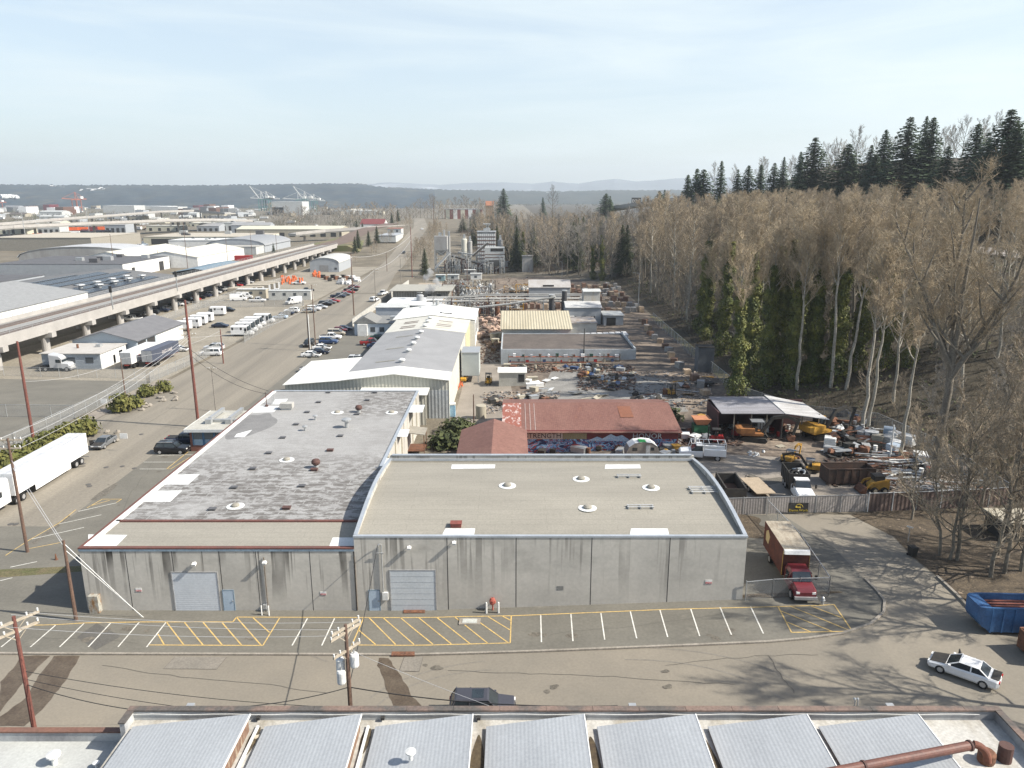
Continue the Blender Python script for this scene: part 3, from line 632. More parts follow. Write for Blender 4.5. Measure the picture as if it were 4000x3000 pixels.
# ------------------------------------------------------------------ foreground sawtooth building
fb = thing('sawtooth_factory', 'foreground factory roof with rows of grey corrugated sawtooth monitors behind a capped parapet', 'factory', (0, 0, 0))
PY = 39.3
m_fwall = mat('grey_parapet_paint', (.38, .39, .39), (.19, .19, .20), s=.35, st=(1, 1, .3), fine=.06, ramp=(.42, .72))
m_fdeck = mat('aluminised_deck', (.42, .41, .38), (.24, .215, .17), s=.5, st=(1, .3, 1), fine=.1, ramp=(.45, .7), c3=(.09, .075, .045))
m_corr = mat('corrugated_grey_metal', (.365, .382, .395), (.31, .325, .338), s=.25, fine=.05, r=.6, m=.1, st=(1, .3, 1), corr=('X', .23, .045))
m_cope2 = mat('brown_tile_coping', (.17, .12, .097), (.085, .077, .07), s=.3, fine=.12, ramp=(.45, .58))
m_timber = mat('weathered_brown_boards', (.16, .095, .065), (.32, .27, .2), s=1.2, st=(1, 3, .4), fine=.15, ramp=(.5, .7))
FX0, FX1, FZ = -23.4, 29.8, 5.9
b = MB(); b.box(FX0, FX1, PY-.32, PY, -1, 6.52); b.box(FX1-.3, FX1, 8, PY-.32, -1, 6.52); b.box(FX0, FX0+.3, PY-1.4, PY-.32, -1, 6.52); b.build('wall', m_fwall, fb)
MB().box(FX0+.3, FX1-.3, 8, PY-.32, 5.4, FZ).build('roof_deck', m_fdeck, fb)
b = MB(); x = FX0-.06
while x < FX1: b.box(x, min(x+2.82, FX1+.06), PY-.37, PY+.06, 6.52, 6.63); x += 2.84
b.box(FX1-.36, FX1+.06, 8, PY-.38, 6.52, 6.62); b.box(FX0-.06, FX0+.36, PY-1.45, PY-.38, 6.52, 6.62)
b.build('coping', m_cope2, fb)
MB().tube([(FX0+.3+i*1.2, PY-.37, 6.36+.025*math.sin(i*1.7)) for i in range(44)], .022, 5).build('cable', m_wpaint, fb)
for k in range(7):
    xr = -15.75+6.65*k; xl = xr-(7.0 if k == 0 else 5.75); yb, yt = 8, 38.15; zl, zh_ = 6.12, 7.0
    mo = MB(); mo.loft([[(xl, yb, zl), (xr+.08, yb, zh_), (xr+.08, yb, zh_-.07), (xl, yb, zl-.07)], [(xl, yt, zl), (xr+.08, yt, zh_), (xr+.08, yt, zh_-.07), (xl, yt, zl-.07)]])
    o = mo.build('sawtooth_monitor', m_corr, fb)
    MB().box(xr-.14, xr, yb, yt-.12, FZ, zh_-.09).build('side_wall', m_timber, o)
    e = MB(); e.prism([(xl+.1, FZ), (xr-.14, FZ), (xr-.14, zh_-.1), (xl+.1, zl-.08)], 'y', yt-.3, yt-.15); e.build('end_wall', m_dark, o)
    MB().box(xr+.081, xr+.15, yb, yt, zh_-.09, zh_+.02).build('edge_trim', m_wpaint, o)
    if k < 2: MB().box(xr+.35, xr+.5, yb, yt+.2, FZ, FZ+.14).build('gutter_kerb', m_white, o)
m_mud = mat('wet_roof_debris', (.05, .036, .022), (.085, .065, .035), s=2, fine=.2)
for k in range(6):
    x = -15.75+6.65*k; 
    ms = sheet('roof_debris', blobpoly(x+.45, 37.2 if k < 2 else 34.2, .28 if k < 2 else .4, 1.1 if k < 2 else 3.4, k, jit=.1), FZ+.012-lin(RAMP, x), m_mud, None, ())
    for v in ms.data.vertices: v.co.z = FZ+.012
    ms.parent = fb
for k, u in enumerate((1010, 1496, 1870, 2282)):
    p = Z(u, 2805, 6.1); MB().cb((p.x, PY-.45, 6.15), (.22, .2, .18)).build('flood_light', m_dark, fb)
b = MB(); p = Z(1045, 2870, FZ); b.cb((p.x, p.y, FZ+.05), (1.5, .25, .05), rz=.4); b.cb((p.x+.5, p.y-.3, FZ+.09), (.7, .6, .05), rz=.5)
tag(b.build('plywood_offcuts', mat('pale_plywood', (.48, .42, .32))), 'pale plywood boards dropped in the gutter beside the leftmost monitors', 'boards')
b = MB(); b.cb((-2.85, 36.2, 6.3), (.5, .7, .5), ry=.3); b.build('vent_cowl', m_fdeck, fb)
mushroom(fb, 1605, 2966, 6.7, .75, m_wpaint)
b = MB(); p = Z(1605, 2975, 6.6)
# low wing at the left
wg = thing('low_wing', 'lower flat roofed wing with brown coping left of the sawtooth monitors', 'building', (0, 0, 0))
b = MB(); b.box(-60, FX0-.02, PY-.3, PY-.02, -1, 5.0); b.build('wall', m_fwall, wg)
MB().box(-60, FX0-.02, 8, PY-.3, 3.6, 4.35).build('roof_deck', mat('pale_membrane', (.40, .41, .39), (.34, .345, .33), s=.4, st=(1, .25, 1), fine=.06), wg)
MB().box(-60, FX0-.07, PY-.36, PY+.05, 5.0, 5.1).build('coping', mat('brown_coping', (.17, .085, .06), (.12, .07, .055), s=.5), wg)
mushroom(wg, 215, 2985, 4.35, 1.0, m_wpaint); mushroom(wg, 378, 2998, 4.35, .5, m_wpaint)
# rusty exhaust duct lying over the monitors
b = MB(); a, c = Z(3180, 3030, 7.6), Z(3790, 2912, 7.6)
du = thing('exhaust_duct', 'long rust brown exhaust pipe resting over the right hand monitors', 'pipe', (0, 0, 0))
MB().tube([a, c], .25, 16).build('pipe', mat('rust_brown_pipe', (.16, .07, .05), (.11, .052, .042), s=1.2, fine=.12, r=.6), du)
b = MB()
for t in (.3, .99): p = a.lerp(c, t); q = a.lerp(c, t+.012); b.tube([p, q], .30, 16)
b.build('flange', m_rustcap, du)
b = MB(); pts = [c+Vector((.25+.75*math.sin(i*.2), .1-.35*i*.1, -.9*(1-math.cos(i*.2)))) for i in range(9)]; b.tube(pts, .21, 14); b.build('elbow', mat('orange_rust', (.19, .07, .04), (.12, .05, .035), s=2), du)
b = MB(); b.tube([c+Vector((-.9, 0, -.2)), c+Vector((-1.15, -.2, -1.6))], .05); b.build('prop', m_galv, du)
fnn = thing('roof_blower', 'rusty blower fan housing in the right corner of the factory roof', 'fan', tuple(Z(3850, 2975, FZ)))
MB().lathe([(.42, 0), (.46, .12), (.46, .6), (.35, .72)], n=18).build('housing', m_rust, fnn); MB().tube([(1.1, .1, 0), (1.1, .1, 1.0)], .38, 14).build('stack', m_rustcap, fnn)
# weatherheads on the parapet
def whead(u, v, label):
    p = Z(u, v, 7.0); p.y = PY+.05; b = MB()
    for d in (-.09, .09): b.tube([(p.x+d, p.y, 6.0), (p.x+d, p.y, 7.05), (p.x+d-.12, p.y+.02, 7.16)], .035, 6); b.blob((p.x+d-.04, p.y, 7.12), .08, .08, .09)
    tag(b.build('weatherhead', m_galv), label, 'weatherhead')
whead(3345, 2735, 'pair of grey conduit weatherheads rising over the factory parapet')
for u in (745, 2470, 3475):
    p = Z(u, 2750, 6.6); b = MB(); b.cb((p.x, PY+.22, 6.45), (.45, .3, .3)); b.bar((p.x, PY-.0, 6.3), (p.x, PY+.2, 6.4), .08); b.build('wall_light', m_galv, fb)
# ------------------------------------------------------------------ vehicles (local +X is forward)
def paint(name, c, r=.3): return mat('paint_'+name, c, tuple(x*.93 for x in c), s=.6, fine=.02, r=r, spec=.5)
PC = dict(white=(.72, .72, .71), black=(.012, .012, .014), grey=(.13, .135, .14), silver=(.42, .43, .44), blue=(.03, .06, .14), navy=(.015, .022, .045),
          red=(.30, .02, .02), maroon=(.13, .02, .025), green=(.02, .06, .045), tan=(.38, .34, .27), orange=(.62, .12, .03), yellow=(.62, .34, .03), paleblue=(.35, .42, .50), slate=(.06, .07, .10), brown=(.12, .06, .04), teal=(.03, .20, .18))
def P_(c): return paint(c, PC[c])
m_glass = mat('car_glass', (.018, .022, .026), (.03, .04, .045), r=.08, fine=0, spec=.7)
m_tyre = mat('tyre_rubber', (.016, .016, .016), r=.9, fine=.05)
m_rim = mat('alloy_rim', (.5, .5, .5), r=.4, m=.5, fine=0)
m_lamp = mat('headlamp', (.75, .75, .72), r=.15, fine=0); m_tail = mat('tail_lamp', (.35, .01, .01), r=.2, fine=0)
m_chas = mat('black_chassis', (.025, .024, .023), (.04, .036, .03), s=2)
def cring(x, w, zb, zt): return [(x, y, z) for y, z in ((-w*.9, zb), (-w, zb+.22*(zt-zb)), (-w, zt-.16*(zt-zb)), (-w*.88, zt), (w*.88, zt), (w, zt-.16*(zt-zb)), (w, zb+.22*(zt-zb)), (w*.9, zb))]
def wheels(root, xs, w, r=.34, tw=.22, far=False):
    for x in xs:
        for s in (-1, 1):
            y = s*(w-tw/2); b = MB()
            b.tube([(x, y-tw/2, r), (x, y+tw/2, r)], r, 12 if not far else 8); o = b.build('wheel', m_tyre, root)
            if not far: MB().tube([(x, y+s*tw*.38, r), (x, y+s*(tw*.5+.012), r)], r*.6, 10).build('rim', m_rim, o)
CAR = {  # body stations (x, zb, zt), half width, glasshouse base x0 x1 z, roof x0 x1 z
 'sedan': ([(2.35, .42, .60), (2.22, .27, .72), (1.15, .24, .93), (-1.6, .24, 1.0), (-2.2, .28, .97), (-2.36, .42, .80)], .90, (1.12, -1.72, .93), (.30, -1.0, 1.43)),
 'hatchback': ([(2.05, .42, .62), (1.95, .27, .75), (1.0, .24, .97), (-1.6, .24, 1.02), (-1.95, .28, 1.0), (-2.03, .42, .75)], .87, (1.0, -1.95, .97), (.25, -1.45, 1.5)),
 'suv': ([(2.4, .5, .78), (2.28, .33, .95), (1.2, .3, 1.1), (-2.1, .3, 1.16), (-2.35, .36, 1.12), (-2.42, .5, .9)], .96, (1.15, -2.33, 1.08), (.45, -1.95, 1.76)),
 'minivan': ([(2.5, .42, .72), (2.38, .3, .85), (1.5, .26, 1.05), (-2.2, .26, 1.1), (-2.5, .3, 1.08), (-2.56, .42, .85)], .98, (1.62, -2.5, 1.03), (.7, -2.2, 1.76)),
 'pickup': ([(2.85, .5, .85), (2.72, .38, 1.0), (1.45, .36, 1.14), (-2.7, .36, 1.12), (-2.9, .4, 1.08)], .98, (1.45, -.85, 1.1), (.75, -.6, 1.86)),
}
PROTO = {}
def car(kind, colour, loc, rz, label, cat=None, group=None, far=False, extra=None):
    key = (kind, far)
    cat = cat or {'sedan': 'car', 'hatchback': 'car', 'suv': 'suv', 'minivan': 'minivan', 'pickup': 'pickup truck'}[kind]
    if key in PROTO:
        root = copy_tree(PROTO[key], loc, rz, label); root.name = kind; root['category'] = cat
        if 'group' in root: del root['group']
        if group: root['group'] = group
        recolor(root, ('body', 'roof', 'mirror'), P_(colour)); return root
    root = thing(kind if kind != 'suv' else 'suv', label, cat, loc, rz, group); PROTO[key] = root
    st, w, gl, rf = CAR[kind]
    MB().loft([cring(x, w*(.86 if i in (0, len(st)-1) else 1), a, b) for i, (x, a, b) in enumerate(st)]).build('body', P_(colour), root)
    b = MB(); gw, rw = w*.90, w*.74
    b.loft([[(gl[0], -gw, gl[2]), (gl[0], gw, gl[2]), (gl[1], gw, gl[2]), (gl[1], -gw, gl[2])], [(rf[0], -rw, rf[2]-.05), (rf[0], rw, rf[2]-.05), (rf[1], rw, rf[2]-.05), (rf[1], -rw, rf[2]-.05)]])
    b.build('windows', m_glass, root)
    b = MB(); b.loft([[(rf[0]+.04, -rw-.03, rf[2]-.06), (rf[0]+.04, rw+.03, rf[2]-.06), (rf[1]-.04, rw+.03, rf[2]-.06), (rf[1]-.04, -rw-.03, rf[2]-.06)], [(rf[0]-.1, -rw*.85, rf[2]), (rf[0]-.1, rw*.85, rf[2]), (rf[1]+.1, rw*.85, rf[2]), (rf[1]+.1, -rw*.85, rf[2])]])
    xm = (rf[0]+rf[1])/2-.05; 
    for s in (-1, 1):
        for (xa, xb) in ((gl[0]-.02, rf[0]), (xm-.1, xm-.1), (gl[1]+.04, rf[1])): b.bar((xa, s*(gw+.01), gl[2]), (xb, s*(rw+.02), rf[2]-.04), .09 if xa != gl[1]+.04 or kind in ('sedan', 'pickup') else .2, .05)
    b.build('roof', P_(colour), root)
    if kind == 'pickup': MB().box(-2.75, -.95, -.8, .8, 1.13, 1.145).build('bed', mat('bed_liner', (.03, .03, .03)), root)
    wheels(root, (st[1][0]-.78, st[-2][0]+.82 if kind != 'pickup' else -1.75), w, .34 if kind in ('sedan', 'hatchback', 'minivan') else .39, far=far)
    if not far:
        for s in (-1, 1):
            MB().cb((st[0][0]-.06, s*w*.62, (st[0][2]+st[1][2])/2-.03), (.14, .36, .13)).build('headlight', m_lamp, root)
            MB().cb((st[-1][0]+.03, s*w*.66, st[-1][2]-.02), (.12, .34, .14)).build('taillight', m_tail, root)
            MB().cb((gl[0]-.25, s*(w+.08), gl[2]+.08), (.16, .2, .13)).build('mirror', P_(colour), root)
        MB().box(st[0][0]-.02, st[0][0]+.035, -w*.7, w*.7, .38, .5).build('bumper', m_chas, root)
        MB().box(st[-1][0]-.03, st[-1][0]+.02, -.26, .26, .5, .62).build('number_plate', m_wpaint, root)
    return root
def gcar(kind, colour, u, v, deg, label, **k): return car(kind, colour, G(u, v), R(deg), label, **k)
# ---- foreground cars
s = gcar('suv', 'black', 1, 1, 0, 'dark grey station wagon with glass sunroof parked behind the factory parapet'); s.location = (-2.15, 46.7, lin(RAMP, -2.15)+.02)
recolor(s, ('body', 'roof', 'mirror'), paint('charcoal', (.05, .05, .06)))
MB().box(-.75, .1, -.5, .5, 1.762, 1.772).build('sunroof', m_glass, s)
w = gcar('sedan', 'white', 1, 1, 139, 'white sedan with black bonnet and open door near the blue container'); p = G(3762, 2640); w.location = (p.x, p.y, p.z+.02)
b = MB(); b.loft([[(2.2, -.72, .745), (2.2, .72, .745), (1.15, .8, .95), (1.15, -.8, .95)], [(2.2, -.72, .755), (2.2, .72, .755), (1.15, .8, .96), (1.15, -.8, .96)]]); b.build('bonnet', m_chas, w)
MB().box(-2.33, -1.78, -.72, .72, 1.0, 1.015).build('boot_lid', m_chas, w)
MB().cb((.55, -1.35, .72), (.08, 1.0, .75), rz=.35).build('open_door', m_chas, w)
gcar('sedan', 'grey', 408, 1741, -90, 'dark grey sedan parked on the west street beside the shrubs')
hm = gcar('suv', 'black', 676, 1768, 0, 'black boxy off road vehicle with roof rails parked beside the brick office', cat='off-roader')
MB().box(-1.8, .35, -.66, -.6, 1.78, 1.84).box(-1.8, .35, .6, .66, 1.78, 1.84).build('roof_rails', m_rim, hm)
gcar('pickup', 'navy', 728, 1733, 0, 'dark blue pickup parked between the black off roader and the brick office')
# ---- parking lot by the white metal building
for k, c, u, v, a, l in [('sedan', 'white', 1216, 1394, 0, 'white sedan nearest in the row by the twin poles'), ('sedan', 'navy', 1250, 1382, 0, 'dark blue sedan second in the row by the twin poles'), ('sedan', 'white', 1258, 1366, 0, 'white sedan tucked behind the dark blue one by the twin poles'),
        ('suv', 'black', 1206, 1352, -90, 'black suv parked nose out at the foot of the twin poles'), ('suv', 'blue', 1284, 1343, 0, 'blue suv in the row before the little white office'), ('pickup', 'white', 1292, 1326, 0, 'white pickup in the row before the little white office'),
        ('minivan', 'tan', 1315, 1309, 0, 'greenish beige minivan beside the little white office'), ('hatchback', 'maroon', 1330, 1297, 0, 'dark red hatchback partly behind the beige minivan'), ('sedan', 'navy', 1345, 1290, 0, 'navy sedan deepest in the row at the little white office'),
        ('sedan', 'green', 1480, 1326, 0, 'dark green sedan against the west wall of the white metal building'), ('pickup', 'red', 1452, 1348, 0, 'red pickup against the west wall of the white metal building'), ('sedan', 'blue', 1470, 1359, 0, 'bright blue sedan against the west wall of the white metal building'),
        ('suv', 'silver', 1400, 1416, 0, 'silver suv half hidden behind the white lean-to roof'), ('sedan', 'silver', 1215, 1452, 0, 'pale sedan just showing over the front of the white lean-to roof'),
        ('suv', 'silver', 837, 1367, 180, 'long silver suv behind the fence left of the street'), ('minivan', 'white', 826, 1388, 180, 'small white delivery van behind the fence left of the street'), ('sedan', 'white', 700, 1372, 0, 'white sedan beyond the dark blue container'),
        ('sedan', 'navy', 861, 1279, 0, 'dark sedan driving alone across the gravel van yard'), ('sedan', 'paleblue', 1094, 1245, 180, 'pale blue sedan inside the chain link fence of the van yard'), ('sedan', 'navy', 1120, 1230, 180, 'dark blue sedan inside the chain link fence of the van yard'),
        ('suv', 'white', 1140, 1221, 180, 'white suv inside the chain link fence of the van yard'), ('hatchback', 'black', 893, 1217, 0, 'small black hatchback behind the lone box van'), ('pickup', 'white', 1007, 1180, 0, 'white pickup in front of the tan site trailers'), ('pickup', 'white', 1083, 1146, 0, 'white pickup between the site trailers and the beige containers'),
        ('pickup', 'white', 1168, 1111, 0, 'white pickup beside the orange barrels'), ('pickup', 'black', 1198, 1141, 200, 'black pickup with a loaded bed in the fenced yard'),
        ('sedan', 'grey', 1208, 1221, 0, 'grey sedan nearest in the kerbside row along the west street'), ('suv', 'white', 1226, 1213, 0, 'white suv second in the kerbside row along the west street'), ('sedan', 'silver', 1252, 1205, 0, 'silver sedan third in the kerbside row along the west street'), ('suv', 'black', 1272, 1194, 0, 'black suv fourth in the kerbside row along the west street'),
        ('sedan', 'grey', 1288, 1186, 0, 'grey sedan fifth in the kerbside row along the west street'), ('sedan', 'red', 1303, 1181, 0, 'red sedan closing the first kerbside row'), ('pickup', 'navy', 1322, 1163, 0, 'dark pickup nearest in the far kerbside row'), ('sedan', 'grey', 1347, 1154, 0, 'grey sedan second in the far kerbside row'),
        ('sedan', 'red', 1363, 1146, 0, 'bright red sedan third in the far kerbside row'), ('pickup', 'black', 1372, 1138, 0, 'black pickup fourth in the far kerbside row'), ('sedan', 'maroon', 1384, 1125, 0, 'dark red sedan last in the far kerbside row'),
        ('suv', 'white', 1463, 1177, 75, 'white suv parked along the panel fence of the chemical plant'), ('pickup', 'white', 1496, 1152, 75, 'white pickup parked along the panel fence of the chemical plant')]:
    gcar(k, c, u, v, a, l, far=v < 1330)
car('sedan', 'grey', (-67.5, 470, h(-67.5, 470)+.15), R(92), 'dark sedan driving up the hill on the west street', far=True)
car('sedan', 'white', (-73, 615, h(-73, 615)+.15), R(-85), 'white sedan coming over the crest of the west street', far=True)
cols = ['white', 'black', 'silver', 'black', 'navy', 'white', 'black', 'white', 'grey', 'black', 'red', 'black', 'navy', 'white', 'silver', 'black', 'white', 'grey', 'black', 'red', 'navy', 'black', 'silver', 'black']
seen = {}; ORD = ['first', 'second', 'third', 'fourth', 'fifth', 'sixth', 'seventh', 'eighth', 'ninth', 'tenth', 'eleventh', 'twelfth']
for i, c in enumerate(cols):
    seen[c] = seen.get(c, 0)+1; k = ['sedan', 'suv', 'sedan', 'hatchback', 'pickup'][i % 5] if i else 'pickup'
    car(k, c, (-115.5+rnd.uniform(-.4, .4), 224+i*4.6, .01), R(0 if i % 3 else 180), f'{c} {k} parked under the rail viaduct, {ORD[seen[c]-1]} {c} one from the near end', far=True, group='cars parked under the rail viaduct')
# ---- step vans
def step_van(loc, rz, label):
    if 'sv' in PROTO: return copy_tree(PROTO['sv'], loc, rz, label)
    r = thing('step_van', label, 'delivery van', loc, rz, 'white delivery vans in the gravel yard'); PROTO['sv'] = r
    b = MB(); b.loft([[(x, y, z) for y, z in ((-1.05, .55), (-1.05, zt-.1), (-.95, zt), (.95, zt), (1.05, zt-.1), (1.05, .55))] for x, zt in ((1.5, 2.85), (-2.9, 2.85))]); b.box(1.5, 2.3, -1.0, 1.0, .55, 1.45); b.build('body', P_('white'), r)
    b = MB(); b.loft([[(1.5, -1, 1.45), (1.5, 1, 1.45), (1.5, .95, 2.75), (1.5, -.95, 2.75)], [(2.1, -.98, 1.45), (2.1, .98, 1.45), (1.65, .93, 2.7), (1.65, -.93, 2.7)]]); b.build('windscreen', m_glass, r)
    MB().loft([[(2.3, -.9, .6), (2.3, .9, .6), (2.3, .9, 1.4), (2.3, -.9, 1.4)], [(2.95, -.8, .6), (2.95, .8, .6), (2.85, .75, 1.1), (2.85, -.75, 1.1)]]).build('bonnet', P_('white'), r)
    for s in (-1, 1):
        MB().box(.75, 1.4, s*1.052-.006, s*1.052+.006, .9, 2.3).build('door', m_glass, r)
        e = MB()
        for cx in (-.1, -2.4): e.prism([(cx-.32, 2.45), (cx+.32, 2.45), (cx+.3, 1.95), (cx, 1.7), (cx-.3, 1.95)], 'y', s*1.055-.006, s*1.055+.006)
        e.build('shield_emblem', m_dark, r)
        MB().box(-1.9, -.7, s*1.055-.006, s*1.055+.006, 2.05, 2.2).build('lettering_stripe', MATS['paint_grey'], r)
    wheels(r, (1.95, -1.75), 1.02, .4, .26, True)
    MB().box(-2.95, 2.6, -.5, .5, .38, .54).build('chassis', m_chas, r)
    return r
sv = [(950, 1312, 0, 'nearest of the white vans lined up nose to the fence'), (966, 1298, 0, 'second white van in the line nose to the fence'), (983, 1286, 0, 'third white van in the line nose to the fence'), (1000, 1275, 0, 'fourth white van in the line nose to the fence'), (1035, 1262, 0, 'farthest white van in the line nose to the fence'),
      (845, 1232, 180, 'lone white van with black shields in the middle of the gravel yard'), (770, 1268, 180, 'white van in the pair left of the lone sedan, nearer one'), (795, 1258, 180, 'white van in the pair left of the lone sedan, farther one'), (745, 1280, 180, 'white van at the end of the grey gable building'), (707, 1292, 180, 'white van half hidden by the grey gable building')]
for u, v, a, l in sv: step_van(G(u, v), R(a), l)
# tall white panel van, ladder-rack vans
def panel_van(loc, rz, label, rack=False):
    r = thing('panel_van', label, 'van', loc, rz)
    MB().loft([[(x, y, z) for y, z in ((-.98, .4), (-1, 1.2), (-.85, zt), (.85, zt), (1, 1.2), (.98, .4))] for x, zt in ((2.9, 1.05), (2.2, 1.25), (1.4, 2.4), (-2.85, 2.5))]).build('body', P_('white'), r)
    MB().loft([[(2.18, -.86, 1.3), (2.18, .86, 1.3)], [(1.5, -.78, 2.3), (1.5, .78, 2.3)]], cap=False, closed=False).build('windscreen', m_glass, r, loc=(.04, 0, .04))
    for s in (-1, 1): MB().cb((1.15, s*.97, 1.75), (.8, .06, .55), rx=-s*.1).build('window', m_glass, r)
    if rack:
        b = MB()
        for y in (-.6, .6): b.bar((1, y, 2.75), (-2.6, y, 2.75), .09)
        for x in (.8, -.8, -2.4): b.bar((x, -.8, 2.65), (x, .8, 2.65), .08)
        b.build('ladder_rack', m_galv, r)
    wheels(r, (1.95, -1.8), 1.0, .36, .24, True)
panel_van(G(1148, 1187), R(232), 'tall white panel van standing in front of the long site trailer')
panel_van(G(932, 1175), R(10), 'white van with ladder rack by the site trailers, left one', True); panel_van(G(958, 1166), R(5), 'white van with ladder rack by the site trailers, rear one', True)
# ---- semi trailer rigs
m_trail = mat('white_trailer_skin', (.76, .76, .75), (.70, .70, .69), s=.4, fine=.03, r=.45); m_trroof = mat('grey_trailer_roof', (.50, .51, .52), (.42, .43, .44), s=.3, st=(3, .3, 1))
tr = thing('semi_trailer', 'long white semi trailer parked along the left side of the street', 'trailer', (-62.3, 93.2, 0), R(-90))
MB().box(-8.1, 8.1, -1.28, 1.28, 1.25, 4.05).build('body', m_trail, tr); MB().box(-8.1, 8.1, -1.26, 1.26, 4.05, 4.08).build('roof', m_trroof, tr)
MB().box(-7.9, 7.9, -.5, .5, .95, 1.24).build('chassis', m_chas, tr); MB().box(-3.6, 4.2, -1.27, -1.23, .45, 1.2).box(-3.6, 4.2, 1.23, 1.27, .45, 1.2).build('side_skirt', m_trail, tr)
MB().box(-8.16, -8.1, -1.25, 1.25, .5, .62).box(-8.16, -8.1, -1.28, 1.28, 1.2, 1.35).build('rear_bumper', m_galv, tr)
wheels(tr, (-6.3, -5.0), 1.25, .5, .5)
def tractor(loc, rz, label, colour, sleeper=True):
    r = thing('truck_tractor', label, 'truck', loc, rz); pc = P_(colour)
    MB().loft([[(x, y, z) for y, z in ((-1.1, zb), (-1.1, zt-.2), (-.9, zt), (.9, zt), (1.1, zt-.2), (1.1, zb))] for x, zb, zt in ((1.75, .8, 3.0), (1.2, .8, 3.5), (-.9, .8, 3.85))]).build('cab', pc, r)
    MB().loft([[(x, y, z) for y, z in ((-w, .6), (-w, zt-.25), (-w*.75, zt), (w*.75, zt), (w, zt-.25), (w, .6))] for x, w, zt in ((1.75, 1.08, 2.05), (3.1, 1.0, 1.85), (3.5, .85, 1.45))]).build('bonnet', pc, r)
    MB().loft([[(1.78, -.95, 2.08), (1.78, .95, 2.08)], [(1.5, -.88, 2.9), (1.5, .88, 2.9)]], cap=False, closed=False).build('windscreen', m_glass, r, loc=(.12, 0, .02))
    for s in (-1, 1): MB().cb((.95, s*1.11, 2.3), (.85, .03, .7)).build('window', m_glass, r); MB().cb((1.7, s*1.4, 2.3), (.15, .2, .6)).build('mirror', m_chas, r); MB().cb((3.4, s*.8, 1.2), (.2, .35, .25)).build('headlight', m_lamp, r)
    MB().box(-3.6, 2.9, -.45, .45, .6, .95).build('chassis', m_chas, r); MB().box(3.35, 3.6, -1.05, 1.05, .4, .8).build('bumper', m_rim, r)
    MB().box(-3.2, -1.6, -.9, .9, .95, 1.12).build('fifth_wheel', m_chas, r); wheels(r, (2.7, -1.9, -3.1), 1.15, .5, .35); return r
tractor((-62.3, 83.6, 0), R(-90), 'white tractor unit coupled to the long white trailer at the left edge', 'white')
tractor(G(225, 1447), R(0), 'grey sleeper cab truck parked before the small grey office', 'silver')
def container(name, label, loc, rz, L_, colr, words=None, wc=None, chassis=True, H_=2.6, W_=2.44):
    r = thing(name, label, 'container', loc, rz); z0 = 1.2 if chassis else .1
    MB().box(-L_/2, L_/2, -W_/2, W_/2, z0, z0+H_).build('body', mat('corrugated_'+colr, PC[colr], tuple(c*.85 for c in PC[colr]), s=.5, corr=('X', .28, .2)), r)
    MB().box(-L_/2+.02, L_/2-.02, -W_/2+.02, W_/2-.02, z0+H_, z0+H_+.02).build('roof', mat('container_roof_'+colr, tuple(min(.6, c*1.15+.02) for c in PC[colr])), r)
    for s in (0, 1): MB().box(-L_/2-.05, -L_/2-.002, (-W_/2+.06 if s else .03), (-.03 if s else W_/2-.06), z0+.08, z0+H_-.08).build('door', mat('door_grey', (.35, .36, .37)), r)
    if words:
        t = text_mb(words, .95, .01); xf(t, Matrix.Translation((.5, -W_/2-.02, z0+H_*.52)) @ Matrix.Rotation(R(90), 4, 'X')); t.build('lettering', wc, r)
        t = text_mb(words, .95, .01); xf(t, Matrix.Translation((.5, W_/2+.02, z0+H_*.52)) @ Matrix.Rotation(R(180), 4, 'Z') @ Matrix.Rotation(R(90), 4, 'X')); t.build('lettering', wc, r)
    if chassis: MB().box(-L_/2, L_/2+.5, -.5, .5, .8, 1.18).build('chassis', mat('red_chassis', (.25, .04, .03)), r); wheels(r, (-L_/2+1.3, -L_/2+2.6), 1.2, .48, .5, True)
    return r
container('shipping_container', 'white shipping container with red lettering on a chassis beside the grey office', (-84.6, 165, 0), R(90), 12.2, 'white', 'K  YANG MING', MATS['sign_red'] if 'sign_red' in MATS else None)
container('shipping_container', 'dark blue shipping container with pale lettering on a chassis beside the street fence', (-80.6, 167, 0), R(87), 12.2, 'slate', 'EAST LAKE', mat('pale_lettering', (.55, .5, .48)))
# ---- red box truck
bt = thing('box_truck', 'maroon box truck with painted brown cargo body parked beside the tall warehouse', 'box truck', (26.55, 62.9, lin(RAMP, 26.5)+.02), R(-93))
m_boxart = mat('brown_painted_box', (.065, .018, .013), (.11, .03, .016), s=.7, fine=.1, ramp=(.42, .66), c3=(.2, .1, .04))
MB().box(-6.6, -.35, -1.22, 1.22, 1.05, 3.65).build('cargo_box', m_boxart, bt)
MB().box(-6.62, -.4, -1.2, 1.2, 3.65, 3.68).build('box_roof', mat('dirty_box_roof', (.36, .32, .25), (.24, .2, .15), s=.8, st=(1, 3, 1)), bt)
MB().loft([[(-.42, -1.22, 3.2), (-.42, 1.22, 3.2), (-.42, 1.22, 3.68), (-.42, -1.22, 3.68)], [(-.05, -1.15, 3.3), (-.05, 1.15, 3.3), (-.2, 1.15, 3.62), (-.2, -1.15, 3.62)]]).build('wind_cap', m_wpaint, bt)
e = MB()
for s in (-1, 1): e.prism([(-5.9, 2.0), (-5.0, 1.9), (-4.6, 2.9), (-5.3, 3.3), (-5.9, 2.9)], 'y', s*1.225-.006, s*1.225+.006)
e.build('cream_scroll', mat('cream_artwork', (.48, .38, .2)), bt)
e = MB()
for s in (-1, 1): e.box(-.42, -.33, s*1.23-.015, s*1.23+.015, 1.05, 3.5)
e.build('corner_trim', mat('gold_trim', (.45, .28, .06)), bt)
pm = P_('maroon')
